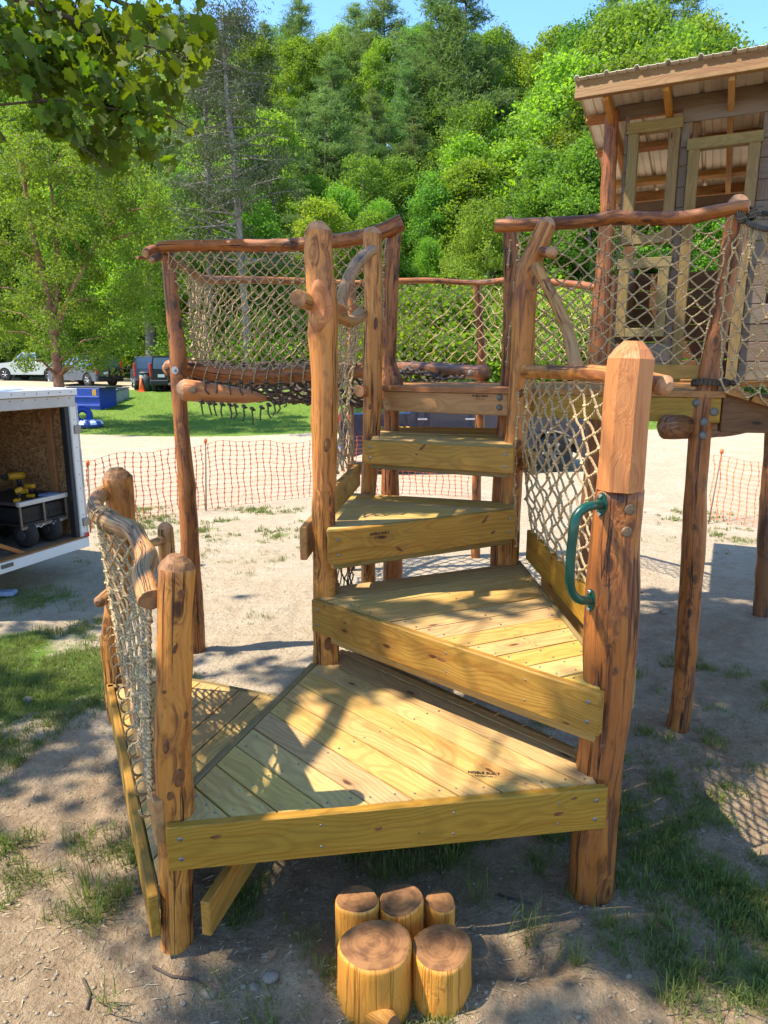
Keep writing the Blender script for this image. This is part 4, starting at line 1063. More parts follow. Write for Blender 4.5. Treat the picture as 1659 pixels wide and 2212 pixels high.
p, n = on_log('LP', 378, 800); mb = MB(); mb.tube([p, p+n*0.004], 0.028, 16); mb.tube([p, p+n*0.016], 0.013, 6); mb.tube([p, p+n*0.026], 0.007, 8); mb.build('bolt', M['zinc'], nest)
dome('bolt_head', atd(417, 842, 5.0), (0, -1, 0.1), 0.026, nest, 'bronze', 0.2)
dome('bolt_head', atd(1018, 806, 5.88), (0, -1, 0.1), 0.03, nest)

def near_net(u, v):
    c, r, T = path_at(LOGPATH['near'], 0.03+0.90*u); c2, r2, T2 = path_at(LOGPATH['low'], 0.05+0.93*u)
    p = (c-E3*r).lerp(c2+E3*r2*0.7-V3((0, r2*0.7, 0)), v); return p
net('rope_net', near_net, 40, 20, 0.0052, nest, seed=71, jit=0.006, knot=2.0)
lashing(LOGPATH['low'], 0.08, 0.95, 15, 0.005, nest, slack=0.02)
def far_net(u, v):
    c, r, T = path_at(LOGPATH['far'], 0.06+0.93*u); top = c-E3*r; return V3((top.x, top.y, lerp(top.z, 2.33, v)))
net('rope_net', far_net, 86, 12, 0.0062, nest, seed=72, jit=0.01, knot=1.9, sides=4, seg=2)
def floor_net(u, v):
    a, _, _ = path_at(LOGPATH['low'], u); q, _, _ = path_at(LOGPATH['far'], 0.12+0.6*u)
    p = V3((a.x, a.y, a.z-0.05)).lerp(V3((q.x, q.y, 2.30)), v)
    p.z -= (0.30*math.sin(math.pi*min(1, v*1.25)**0.7))*(0.45+0.55*u); return p
net('rope_floor', floor_net, 36, 30, 0.011, nest, mat='rope_dark', seed=73, jit=0.012, knot=2.0, seg=2)
def floor2(u, v):
    p = atd(lerp(855, 1000, u), lerp(790, 812, v), lerp(7.6, 5.9, v)); return p+E3*(0.03*math.sin(6*u))
net('rope_floor', floor2, 16, 8, 0.011, nest, mat='rope_dark', seed=74, jit=0.01, knot=1.9, seg=2)
rs = random.Random(5); mb = MB()
for x_, y_, l_ in [(436, 872, 24), (452, 874, 22), (463, 875, 24), (481, 877, 24), (497, 878, 26), (509, 880, 26), (528, 882, 28), (546, 887, 32), (566, 884, 24), (581, 878, 26), (593, 874, 24), (603, 870, 22), (618, 866, 14), (447, 828, 24), (471, 828, 22), (494, 829, 24), (520, 828, 26), (543, 830, 20), (575, 830, 22), (606, 832, 22)]:
    D = 5.03; a = atd(x_-2, y_-5, D); b = atd(x_+rs.uniform(-4, 4), y_+l_*0.6, D); c = atd(x_+rs.uniform(-6, 6), y_+l_, D)
    mb.tube([a, b, c], [0.0065, 0.006, 0.0055], 6); mb.ball(a, 0.017, (1, 1, 0.8), 7, 4); mb.ball(a+V3((0.01, 0.02, -0.012)), 0.014, (1.1, 1, 0.7), 7, 4)
tag(mb.build('rope_tails', M['rope_dark'], nest), kind='stuff')

# ------------------------------------------------------------------ plank ramp bridge at the right
ramp = empty('plank_bridge', (2.6, 4.0, 2.0), 'sloping plank bridge with rope net side at the right edge', 'bridge')
ra = V3((1.96, 4.10, 2.135))
rdir = V3((0.93, -0.34, -0.30)).normalized(); rw = V3((0.36, 0.93, 0)).normalized()
for k in range(9):
    o_ = ra+rdir*(k*0.152)
    mb = MB(); Zv = rdir.cross(rw).normalized()
    if Zv.z < 0: Zv = -Zv
    # plank length runs across the bridge
    mb.hull(o_-rw*0.13+rdir*0.004, rw, rdir, Zv, 1.25, 0.14, 0.038); recalc(mb.build('plank', M['cedar'], ramp))
plog('rope_rail', [(1606, 458, 14, 4.0), (1612, 478, 12, 3.95), (1640, 492, 12, 3.8), (1700, 500, 12, 3.5), (1800, 510, 12, 3.2)], 'dark', ramp, seed=80, top='flat', sides=10, rough=0.2, key='rr2')
o = bpy.data.objects['rope_rail']; o.data.materials[0] = M['rope_dark']; o.data.materials[1] = M['rope_dark']
mb = MB()
c = atd(1612, 468, 3.95)
for k in range(4):
    ps = [c+V3((0.012*k-0.02+0.035*math.cos(t), -0.012, 0.03*math.sin(t)+0.004*k)) for t in np.linspace(0, 6.28, 13)]
    mb.tube(ps, 0.010, 6, caps=False)
mb.tube([c+V3((0.0, 0.0, 0.01)), c+V3((0.06, -0.02, 0.01)), c+V3((0.09, -0.02, 0.0))], 0.011, 8); mb.build('rope_knot', M['rope_dark'], ramp)
mb = MB(); mb.tube([c+V3((0.07, -0.02, 0.012)), c+V3((0.11, -0.03, 0.008))], 0.014, 10); mb.build('rope_end', M['rubber'], ramp)
def ramp_net(u, v):
    c, r, T = path_at(LOGPATH['rr2'], 0.03+0.97*u); b = ra+rdir*(0.02+1.25*u)-rw*0.14+E3*0.01; return c.lerp(b, v**0.9)+V3((-0.07*math.sin(math.pi*v)*(1-u), 0, 0))
net('rope_net', ramp_net, 22, 14, 0.0055, ramp, seed=81, jit=0.01)
mb = MB(); c = LOGPATH['RP'][0][0]
cc = atd(1527, 830, 4.1); 
for k in range(3):
    ps = [cc+V3((0.10*math.cos(t)+0.02, 0.085*math.sin(t), 0.010*k+0.006*math.sin(t*2))) for t in np.linspace(0, 6.28, 21)]
    mb.tube(ps, 0.009, 6, caps=False)
mb.ball(cc+V3((0.13, -0.06, 0.012)), 0.028, (1.3, 1, 0.7), 8, 5); mb.build('rope_coil', M['rope_dark'], ramp)

# ------------------------------------------------------------------ stump steps
def stump(x, y, r, h, seed, label, cap_tilt=0.0, ox=1.0, knot=None):
    t = empty('stump_step', (x, y, 0), label, 'log stump', 'upright log stumps set as the first step')
    rs = random.Random(seed); ph = [rs.uniform(0, 6.28) for _ in range(5)]; sides = 36
    def tw(th): return 1+0.05*math.sin(2*th+ph[0])+0.03*math.sin(3*th+ph[1])+0.012*math.sin(5*th+ph[2])
    mb = MB(); rings = [(-0.12, 1.08), (0.0, 1.06), (h*0.4, 1.01), (h*0.8, 1.0), (h-0.016, 1.0), (h-0.006, 0.985), (h, 0.94)]
    vs = []; ls = []
    for z, k in rings:
        for i in range(sides):
            th = 2*math.pi*i/sides; q = tw(th)*r*k; zz = z+(cap_tilt*math.sin(th+ph[3]) if z > h*0.5 else 0)
            vs.append((x+q*ox*math.cos(th), y+q*math.sin(th), zz)); ls.append((r*math.cos(th), r*math.sin(th), z))
    F = [(a*sides+i, a*sides+(i+1) % sides, (a+1)*sides+(i+1) % sides, (a+1)*sides+i) for a in range(len(rings)-1) for i in range(sides)]
    mb.add(vs, F, ls, 0, True)
    if knot:
        kx, ky, kz = knot; a = V3((x, y-r*0.75, kz)); b = V3((kx, ky, kz+0.01))
        mb.tube([a, a.lerp(b, 0.6), b], [0.055, 0.045, 0.036], 14, 0, True, True, 1)
    mb.build('log_side', [M['stump'], M['end_dark']], t)
    mb = MB(); tv = []; tl = []
    for k in (0.94, 0.6, 0.3):
        for i in range(sides):
            th = 2*math.pi*i/sides; q = tw(th)*r*k
            tv.append((x+q*ox*math.cos(th), y+q*math.sin(th), h+0.0006+cap_tilt*math.sin(th+ph[3])*k)); tl.append((r*k*math.cos(th), r*k*math.sin(th), 0))
    tv.append((x, y, h+0.0006)); tl.append((0, 0, 0)); F = []
    for a in (0, 1):
        for i in range(sides): F.append((a*sides+i, (a+1)*sides+i, (a+1)*sides+(i+1) % sides, a*sides+(i+1) % sides))
    for i in range(sides): F.append((2*sides+i, 3*sides, 2*sides+(i+1) % sides))
    mb.add(tv, F, tl, 0, True); recalc(mb.build('cut_top', M['end_dark'], t))
stump(-0.030, 2.135, 0.124, 0.24, 1, 'largest front stump on the left with a sawn branch stub at its foot', 0.0, 1.05, (0.03, 1.985, 0.035))
stump(0.213, 2.165, 0.112, 0.20, 2, 'wide front stump on the right with a dark pith spot on its top')
stump(-0.105, 2.345, 0.082, 0.245, 3, 'tall stump at the back left of the stump cluster', 0.004)
stump(0.066, 2.352, 0.084, 0.235, 4, 'middle back stump with a slanting top wedged between its neighbours', 0.014)
stump(0.225, 2.385, 0.062, 0.20, 5, 'smallest stump at the back right of the cluster')

# ------------------------------------------------------------------ playhouse
HB = atd(1306, 600, 6.5); HB.z = 0
hu = V3((0.897, -0.442, 0)); hn = V3((0.442, 0.897, 0))     # along the front wall / away from the camera
def wallpt(x, y, off=0.0):
    r = ray(x, y); o = V3((0, 0, EYE)); q = HB+hn*off
    t = (q-o).dot(hn)/r.dot(hn); p = o+r*t; return (p-HB).dot(hu), p.z
def W(u, z, off=0.0): return HB+hu*u+hn*off+E3*z
house = empty('playhouse', tuple(HB+E3*Z5), 'weathered grey board playhouse with metal roof on the raised deck at the right', 'playhouse')
plog('post', [(1288, 800, 40, 6.5), (1292, 740, 38, 6.5), (1300, 640, 36, 6.5), (1308, 520, 34, 6.5), (1316, 380, 32, 6.5), (1323, 240, 30, 6.5)], 'red', house, seed=90, top='flat', ground=None, label='round log corner post of the playhouse')
log('post', [(W(0, -0.1, 0), 0.09), (W(0, 1.0, 0), 0.085), (W(0, Z5, 0), 0.085)], 'dark', house, seed=91, top='flat', label='ground post below the playhouse corner')
aU0, aZ1 = wallpt(1360, 270); aU1, _ = wallpt(1473, 257); _, aZ0 = wallpt(1400, 528)
bU0, bZ1 = wallpt(1490, 303); bU1, _ = wallpt(1646, 287)
cU0, cZ1 = wallpt(1332, 562); cU1, _ = wallpt(1444, 560); _, cZ0 = wallpt(1390, 728)
WT = wallpt(1480, 232)[1]; WEND = 3.2
opens = [(aU0, aU1, aZ0, aZ1), (bU0, bU1, Z5, bZ1), (aU0+0.0, aU1-0.0, cZ0, cZ1), (bU1+0.16, bU1+0.60, 2.85, 3.75)]
def piece(name, u0, u1, z0, z1, off, t, mat, parent=house, ch=0.004):
    mb = MB(); L = u1-u0; Hh = z1-z0
    if L >= Hh: mb.hull(W(u0, z0, off), hu, hn, E3, L, t, Hh, ch)
    else: mb.hull(W(u1, z0, off), E3, hn, -hu, Hh, t, L, ch)
    return recalc(mb.build(name, M[mat], parent))
rs = random.Random(11); z = Z5+0.01
while z < WT-0.02:
    hgt = min(rs.choice((0.145, 0.16, 0.19)), WT-z); z1 = z+hgt
    cuts = sorted([(a-0.002, b+0.002) for (a, b, lo, hi) in opens if lo < z1-0.04 and hi > z+0.04]); u = 0.09
    for a, b in cuts+[(WEND, WEND)]:
        if a-u > 0.03:
            segs = [(u, a)]
            if a-u > 1.1 and rs.random() < 0.6: m_ = rs.uniform(u+0.4, a-0.4); segs = [(u, m_), (m_, a)]
            for (s0, s1) in segs: piece('wall_board', s0+0.002, s1-0.002, z+0.002, z1-0.002, rs.uniform(-0.004, 0.004), 0.025, 'barn')
        u = max(u, b)
    z = z1
for i, (a, b, lo, hi) in enumerate(opens):
    fr_ = bpy.data.objects.new('window_frame' if i != 1 else 'door_frame', None); COL.objects.link(fr_); fr_.parent = house; fr_.location = W((a+b)/2, lo)-house.location
    w_ = 0.085
    piece('frame_side', a-0.0, a+w_, lo, hi-w_, -0.045, 0.085, 'trim', fr_); piece('frame_side', b-w_, b, lo, hi-w_, -0.045, 0.085, 'trim', fr_)
    piece('frame_head', a-0.015, b+0.015, hi-w_, hi, -0.048, 0.09, 'trim', fr_)
    if i != 1: piece('frame_sill', a+w_, b-w_, lo, lo+w_*0.9, -0.045, 0.085, 'trim', fr_)
# studs, back wall and floor inside
for u_ in (0.62, 2.6):
    piece('stud', u_, u_+0.05, Z5, WT, 0.04, 0.09, 'shadeboard')
for k in range(14):
    mb = MB(); mb.hull(W(0.02, Z5-0.04, 0.03+k*0.165), hu, hn, E3, WEND, 0.158, 0.038, 0.004); recalc(mb.build('floor_board', M['cedar'], house))
# roof: front corner, back edge found from the picture
fu, fz = wallpt(1240, 190, -0.42)
best = min(((abs(wallpt(1306, 402, o_)[0]-fu), o_) for o_ in np.linspace(1.0, 5.0, 200)))[1]; bz = wallpt(1306, 402, best)[1]
RU0 = fu; RU1 = 3.4; RO0 = -0.42; RO1 = best
for k_ in range(200):
    o_ = best+0.02*k_; z_ = fz+(bz-fz)*(o_-RO0)/(best-RO0); u_ = wallpt(1410, 425, o_)[0]
    if px(W(u_, z_, o_))[1] > 424: break
bz = z_; RO1 = o_
def R(u, t, dz=0.0): return W(u, fz+(bz-fz)*t+dz, RO0+(RO1-RO0)*t)
rdirv = (R(0, 1)-R(0, 0)); RL = rdirv.length; rdirv.normalize(); rup = hu.cross(rdirv).normalized()
if rup.z < 0: rup = -rup
# corrugated sheets
def sheet(u0, u1):
    prof = []; u = u0
    while u < u1-0.001:
        for du, h_ in ((0.0, 0.0), (0.012, 0.022), (0.032, 0.022), (0.044, 0.0), (0.095, 0.0), (0.100, 0.005), (0.112, 0.005), (0.117, 0), (0.165, 0), (0.170, 0.005), (0.182, 0.005), (0.187, 0)):
            if u+du < u1: prof.append((u+du, h_))
        u += 0.2286
    prof.append((u1, 0)); vs = []; n_ = len(prof)
    for s_ in (-0.04, RL+0.05):
        for dz in (0, 0.003):
            for (uu, hh) in prof: vs.append(R(uu, 0)+rdirv*s_+rup*(hh+dz+0.052))
    F = []
    for i in range(n_-1):
        F += [(i, i+1, 2*n_+i+1, 2*n_+i), (n_+i, 3*n_+i, 3*n_+i+1, n_+i+1), (i, n_+i, n_+i+1, i+1), (2*n_+i, 2*n_+i+1, 3*n_+i+1, 3*n_+i)]
    mb = MB(); mb.add(vs, F); return recalc(mb.build('roof_sheet', M['metal_roof'], house))
u = RU0
while u < RU1: sheet(u, min(u+0.9144, RU1)); u += 0.9144
# ridge caps of the ribs seen on the front edge, purlins, rafters
def purlin(t, mat='cedar', h=0.05, w=0.085, name='purlin'):
    mb = MB(); mb.hull(R(RU0+0.01, t)-rup*(h-0.05), hu, rdirv, rup, RU1-RU0-0.02, w, h, 0.004); return recalc(mb.build(name, M[mat], house))
purlin(0.0, 'eaves', h=0.14, w=0.04, name='fascia_board')
tz = []
for y_ in (262, 332, 402):
    tt = min(((abs(px(R(RU0, t))[1]-y_), t) for t in np.linspace(0, 1, 200)))[1]; tz.append(tt)
for t in tz: purlin(t)
purlin(0.985, h=0.10, w=0.04)
for x_ in (1322, 1448, 1584, 1700):
    u_ = wallpt(x_, 230, -0.2)[0]
    mb = MB(); mb.hull(R(u_, 0)+rdirv*0.045-rup*0.115, rdirv, -hu, rup, RL-0.1, 0.045, 0.11, 0.004); recalc(mb.build('rafter', M['cedar'], house))
piece('wall_plate', 0.0, WEND, WT-0.005, WT+0.09, 0.0, 0.05, 'barn')

BO = RO1-0.45
z = Z5+0.02; ztop_ = wallpt(1510, 600, BO)[1]
while z < ztop_:
    piece('wall_board', -0.2, WEND+0.4, z, z+0.165, BO, 0.025, 'shadeboard'); z += 0.17+rs.choice((0, 0, 0.012))
zb1_ = wallpt(1400, 436, BO)[1]; piece('wall_beam', -0.2, WEND+0.4, zb1_-0.20, zb1_, BO-0.02, 0.07, 'shadeboard')
for u_ in (0.0, 1.9, 3.2): piece('wall_post', u_, u_+0.10, Z5, zb1_-0.2, BO-0.12, 0.09, 'shadeboard')
z = Z5+0.02
while z < 3.05:  # left side wall, added to block sun from the interior
    mb = MB(); mb.hull(W(0.10, z, 0.06), hn, hu, E3, BO-0.1, 0.025, 0.163, 0.004); recalc(mb.build('wall_board', M['shadeboard'], house)); z += 0.168
for k in range(int((BO-2.35)/0.165)+1):
    mb = MB(); mb.hull(W(0.02, Z5-0.04, 2.35+k*0.165), hu, hn, E3, WEND, 0.158, 0.038, 0.004); recalc(mb.build('floor_board', M['cedar'], house))

# ------------------------------------------------------------------ cargo trailer
trailer = empty('cargo_trailer', (-3.5, 7.3, 0), 'white enclosed cargo trailer parked with its rear doorway open', 'trailer')
tc_ = V3((-3.34, 7.6, 0)); te = V3((-0.36, -0.933, 0)).normalized(); tl_ = V3((-0.933, 0.36, 0)).normalized()
TW, TL, TZ0, TZ1 = 1.86, 3.2, 0.40, 2.035
def tbox(name, e0, e1, l0, l1, z0, z1, mat, ch=0.006, parent=trailer):
    mb = MB(); mb.hull(tc_+te*e0+tl_*l0+E3*z0, te, tl_, E3, e1-e0, l1-l0, z1-z0, ch); return recalc(mb.build(name, M[mat], parent))
tbox('floor', 0.03, TW-0.03, 0.03, TL, TZ0-0.05, TZ0, 'tread')
tbox('rear_sill', 0.0, TW, -0.02, 0.06, TZ0-0.12, TZ0-0.012, 'white'); tbox('sill_edge', 0.0, TW, -0.02, 0.09, TZ0-0.010, TZ0+0.006, 'cedar')
tbox('header', 0.0, TW, 0.0, 0.06, TZ1-0.19, TZ1-0.075, 'whitish'); tbox('roof_rail', -0.01, TW+0.01, -0.03, 0.10, TZ1-0.070, TZ1, 'white')
tbox('roof_panel', 0.0, TW, 0.10, TL, TZ1-0.012, TZ1+0.006, 'white')
tbox('corner_post', 0.0, 0.085, 0.0, 0.05, TZ0-0.012, TZ1-0.19, 'white'); tbox('corner_post', TW-0.085, TW, 0.0, 0.05, TZ0-0.012, TZ1-0.19, 'white')
tbox('door_seal', 0.086, 0.14, 0.02, 0.10, TZ0, TZ1-0.19, 'black')
tbox('side_wall', 0.0, 0.02, 0.06, TL, TZ0-0.05, TZ1-0.06, 'white'); tbox('side_wall', TW-0.02, TW, 0.06, TL, TZ0-0.05, TZ1-0.06, 'white'); tbox('front_wall', 0.02, TW-0.02, TL-0.02, TL, TZ0, TZ1-0.06, 'white')
tbox('wall_lining', 0.022, 0.036, 0.12, TL-0.03, TZ0, TZ1-0.08, 'osb'); tbox('wall_lining', 0.04, TW-0.04, TL-0.06, TL-0.03, TZ0, TZ1-0.08, 'osb'); tbox('wall_lining', TW-0.036, TW-0.022, 0.12, TL-0.07, TZ0, TZ1-0.08, 'osb'); tbox('ceiling_lining', 0.04, TW-0.04, 0.12, TL-0.07, TZ1-0.075, TZ1-0.06, 'osb')
tbox('stud', 0.04, 0.10, 1.45, 1.55, TZ0, TZ1-0.08, 'beam'); tbox('stud', 0.04, 0.075, 0.30, 0.40, TZ0, TZ1-0.08, 'cedar')
tbox('tail_lamp', 0.0, 0.055, -0.028, -0.018, TZ0-0.005, TZ0+0.045, 'redlens'); tbox('latch', 1.02, 1.16, -0.032, -0.020, TZ0-0.07, TZ0-0.03, 'bolt')
# door swung right round against the side
mb = MB(); dA = tc_-te*0.045+tl_*0.02
mb.hull(dA+E3*(TZ0-0.02), tl_, te, E3, 1.6, 0.03, TZ1-TZ0-0.14, 0.006); recalc(mb.build('open_door', M['whitish'], trailer))
for z_ in (0.52, 1.55): tbox('hinge', -0.03, 0.06, -0.018, -0.003, z_, z_+0.09, 'steel', 0.003)
tbox('hinge_strip', -0.012, 0.0, -0.012, 0.02, 0.95, 1.38, 'whitish')
for s_, l_ in ((0.02, 1.6), (TW-0.24, 1.6)):
    c = tc_+te*s_+tl_*l_+E3*0.32; w_ = bpy.data.objects.new('wheel', None); COL.objects.link(w_); w_.parent = trailer; w_.location = c-trailer.location
    mb = MB(); mb.tube([c, c+te*0.03, c+te*0.17, c+te*0.2], [0.27, 0.32, 0.32, 0.27], 22, sm=False); mb.build('tyre', M['rubber'], w_)
    mb = MB(); mb.tube([c-te*0.005, c+te*0.205], 0.18, 16); mb.build('rim', M['silver'], w_)

mb = MB()
for k in range(12):
    for zz_ in (TZ1-0.10, TZ1-0.035): c = tc_+te*(0.08+0.15*k)-tl_*(0.001 if zz_ < TZ1-0.08 else 0.031)+E3*zz_; mb.tube([c, c-tl_*0.004], [0.008, 0.006], 6)
for k in range(9): c = tc_+te*0.04+E3*(0.5+0.15*k)-tl_*0.001; mb.tube([c, c-tl_*0.004], [0.007, 0.005], 6)
tag(mb.build('rivets', M['steel'], trailer), kind='stuff')
tbox('door_latch', 0.98, 1.12, 0.0-0.03, -0.004, TZ1-0.175, TZ1-0.135, 'bolt', 0.003)

# wagon of tools inside the trailer
def TP(e, l, z): return tc_+te*e+tl_*l+E3*z
wagon = empty('utility_wagon', tuple(TP(0.45, 0.5, TZ0)), 'metal framed mesh garden wagon loaded with cordless tools inside the trailer', 'wagon')
def wb(name, e0, e1, l0, l1, z0, z1, mat, ch=0.003, parent=wagon):
    mb = MB(); mb.hull(TP(e0, l0, z0), te, tl_, E3, e1-e0, l1-l0, z1-z0, ch); return recalc(mb.build(name, M[mat], parent))
we0, we1, wl0, wl1, wz0, wz1 = 0.14, 0.76, 0.12, 1.0, TZ0+0.25, TZ0+0.49
wb('tray', we0, we1, wl0, wl1, wz0, wz0+0.02, 'black'); wb('frame_rail', we0, we1, wl0-0.012, wl0+0.012, wz0-0.035, wz0-0.002, 'rail_paint')
for e_ in (we0, (we0+we1)/2-0.01, we1-0.022): wb('frame_bar', e_, e_+0.022, wl0-0.01, wl0+0.012, wz0, wz1-0.03, 'rail_paint')
wb('top_rail', we0-0.01, we1+0.01, wl0-0.02, wl0+0.02, wz1-0.028, wz1+0.02, 'whitish'); wb('top_rail', we0-0.012, we0+0.012, wl0+0.022, wl1, wz1-0.02, wz1+0.012, 'steel'); wb('top_rail', we1-0.012, we1+0.012, wl0+0.022, wl1, wz1-0.02, wz1+0.012, 'steel')
mb = MB()
for i in range(26):
    e_ = we0+0.02+(we1-we0-0.04)*i/25; a = TP(e_, wl0, wz0+0.02); b = TP(min(we1-0.02, e_+0.12), wl0, wz1-0.03); mb.tube([a, b], 0.0016, 3, caps=False); a = TP(e_, wl0+0.001, wz1-0.03); b = TP(min(we1-0.02, e_+0.12), wl0+0.001, wz0+0.02); mb.tube([a, b], 0.0016, 3, caps=False)
tag(mb.build('mesh_panel', M['black'], wagon), kind='stuff')
for e_ in (we0+0.13, we1-0.17):
    for l_ in (wl0+0.08, wl1-0.15):
        c = TP(e_, l_, TZ0+0.145); w_ = bpy.data.objects.new('wheel', None); COL.objects.link(w_); w_.parent = wagon; w_.location = c-wagon.location
        mb = MB(); mb.tube([c-te*0.01, c+te*0.01, c+te*0.055, c+te*0.09, c+te*0.11], [0.10, 0.138, 0.145, 0.138, 0.10], 20); mb.build('tyre', M['rubber'], w_)
        mb = MB(); mb.tube([c-te*0.012, c+te*0.112], 0.055, 12); mb.build('rim', M['steel'], w_)
for k, e_ in enumerate((we0+0.10, we0+0.34)):
    mb = MB(); mb.tube([TP(e_+0.02*i, wl0-0.03, wz0-0.03+0.012*math.sin(i*1.6)) for i in range(8)], 0.004, 5); mb.build('cord_loop', M['white'], wagon)
# crates inside
for e_ in (we0+0.03, we0+0.32):
    t = empty('tool_crate', tuple(TP(e_+0.12, wl0+0.2, wz0+0.02)), 'black slotted plastic crate in the wagon, '+('nearer the door frame' if e_ < 0.3 else 'nearer the lumber'), 'crate', 'crates in the wagon')
    mb = MB(); mb.hull(TP(e_, wl0+0.03, wz0+0.022), te, tl_, E3, 0.25, 0.35, 0.16, 0.01); recalc(mb.build('crate_body', M['black'], t))
    for i in range(4): wb('slot', e_+0.03+0.05*i, e_+0.05+0.05*i, wl0+0.025, wl0+0.029, wz0+0.06, wz0+0.11, 'rubber', 0.002, t)
def drill(e, l, z, ang, s, label):
    """cordless tool: motor body, chuck, grip and battery"""
    t = empty('cordless_tool', tuple(TP(e, l, z)), label, 'power tool', 'yellow and black cordless tools on the wagon')
    a = te*math.cos(ang)+tl_*math.sin(ang); b = E3
    o_ = TP(e, l, z)
    def P(x, y): return o_+a*x*s+b*y*s
    sec = [(P(-0.09, 0.14), 0.030*s), (P(-0.05, 0.14), 0.036*s), (P(0.04, 0.14), 0.034*s), (P(0.06, 0.14), 0.026*s)]
    mb = MB(); mb.tube([q[0] for q in sec], [q[1] for q in sec], 10); mb.build('motor_body', M['yellow'], t)
    mb = MB(); mb.tube([P(0.06, 0.14), P(0.09, 0.14), P(0.12, 0.14)], [0.025*s, 0.022*s, 0.010*s], 10); mb.build('chuck', M['black'], t)
    mb = MB(); mb.tube([P(-0.03, 0.13), P(-0.045, 0.03)], [0.021*s, 0.020*s], 8); mb.build('grip', M['black'], t)
    mb = MB(); mb.hull(P(-0.09, -0.03), a, a.cross(b).normalized()*-1, b, 0.11*s, 0.07*s, 0.05*s, 0.006); recalc(mb.build('battery', M['yellow'], t))
zt = wz1-0.005
wb('shelf', we0+0.01, we1-0.01, wl0+0.03, wl1-0.03, wz1-0.02, wz1-0.005, 'black')
drill(0.34, 0.62, zt+0.046, 0.4, 1.15, 'largest yellow cordless saw body at the back of the wagon')
drill(0.64, 0.22, zt+0.03, 2.6, 0.75, 'yellow battery drill lying at the near corner of the wagon')
drill(0.42, 0.34, zt+0.028, 1.2, 0.7, 'small yellow tool in the middle of the wagon load')
drill(0.68, 0.62, zt+0.031, -0.5, 0.8, 'yellow and black drill at the far left of the wagon load')
t = empty('tool_bag', tuple(TP(0.98, 0.35, TZ0)), 'black open tool bag on the trailer floor at the left picture edge', 'bag')
mb = MB(); mb.hull(TP(0.90, 0.30, TZ0+0.001), te, tl_, E3, 0.40, 0.30, 0.26, 0.05); recalc(mb.build('bag_body', M['black'], t))
mb = MB(); mb.tube([TP(0.95, 0.45, TZ0+0.26), TP(0.98, 0.45, TZ0+0.40), TP(1.20, 0.45, TZ0+0.40), TP(1.24, 0.45, TZ0+0.26)], 0.014, 6); mb.build('bag_handle', M['redlens'], t)
mb = MB(); mb.hull(TP(0.18, 0.15, wz1-0.003), te, tl_, E3, 0.18, 0.14, 0.028, 0.01); tag(recalc(mb.build('folded_cloth', M['paper'], None)), 'folded pale blue cloth on the front edge of the wagon', 'cloth')
mb = MB(); a = TP(0.80, 0.05, TZ0+0.012); b = TP(1.35, 0.2, TZ0+0.34); X = (b-a).normalized(); mb.hull(a, X, tl_, X.cross(tl_).normalized(), 1.3, 0.09, 0.04, 0.004); tag(recalc(mb.build('lumber_board', M['cedar'], None)), 'orange wooden board leaning beside the wagon in the trailer', 'board')

# ------------------------------------------------------------------ orange plastic safety fence
def safety_fence(P, H, name_label, stakes, seed):
    f = empty('safety_fence', tuple(P[0]), name_label, 'safety fence'); rs = random.Random(seed)
    pts = [V3(p) for p in P]; L = [0]
    for i in range(len(pts)-1): L.append(L[-1]+(pts[i+1]-pts[i]).length)
    def at(s):
        for i in range(len(pts)-1):
            if s <= L[i+1]: return pts[i].lerp(pts[i+1], (s-L[i])/(L[i+1]-L[i])), H[i]+(H[i+1]-H[i])*(s-L[i])/(L[i+1]-L[i])
        return pts[-1], H[-1]
    n = int(L[-1]/0.115); m = 14; mb = MB(); G = {}
    for i in range(n+1):
        p, h = at(L[-1]*i/n)
        for j in range(m+1):
            s = 0.04*math.sin(i*0.33)+0.02*math.sin(i*0.9+1)
            G[i, j] = p+V3((rs.gauss(0, 0.004)+0.012*math.sin(j*0.8+i), rs.gauss(0, 0.006), gz(p.x, p.y)+0.02+(h+s)*j/m+rs.gauss(0, 0.004)))
    d = (pts[-1]-pts[0]).normalized()
    for i in range(n+1):
        for j in range(m):
            a, b = G[i, j], G[i, j+1]
            mid = (a+b)/2; w = 0.011; wn_ = 0.0035
            vs = [a-d*w, a+d*w, mid+d*wn_, b+d*w, b-d*w, mid-d*wn_]; mb.add(vs, [(0, 1, 2, 5), (5, 2, 3, 4)])
    for j in range(m+1):
        for i in range(n):
            a, b = G[i, j], G[i+1, j]; mb.add([a-E3*0.0025, b-E3*0.0025, b+E3*0.0025, a+E3*0.0025], [(0, 1, 2, 3)])
    tag(mb.build('plastic_mesh', M['orange'], f), kind='stuff')
    for (a, b) in stakes:
        a, b = V3(a), V3(b); mb = MB(); mb.tube([a-E3*0.05, b], 0.011, 6); st_ = mb.build('stake', M['stake'], f)
        mb = MB(); mb.tube([b-E3*0.01, b+E3*0.055], [0.028, 0.024], 8); mb.build('stake_cap', M['orange'], st_)
    return f
def G0(x, y): p = atz(x, y, 0.0); return (p.x, p.y, 0)
fp = [G0(150, 1152), G0(190, 1143), G0(330, 1118), G0(445, 1098), G0(560, 1085), G0(670, 1075), G0(800, 1071), G0(930, 1073), G0(1025, 1080)]
hh = [atd(190, 1000, 9.66).z, atd(190, 1003, 9.66).z, atd(330, 972, 10.3).z, atd(445, 960, 10.94).z, atd(560, 956, 11.4).z, atd(670, 952, 11.9).z, 0.96, 0.95, 0.92]
safety_fence(fp, hh, 'long orange plastic mesh fence strung across the sand behind the tower', [((*G0(445, 1100)[:2], 0), atd(444, 955, 10.94)), ((*G0(195, 1150)[:2], 0), atd(190, 1003, 9.6))], 1)
fp2 = [G0(1532, 1118), G0(1600, 1134), G0(1662, 1146), G0(1760, 1165)]
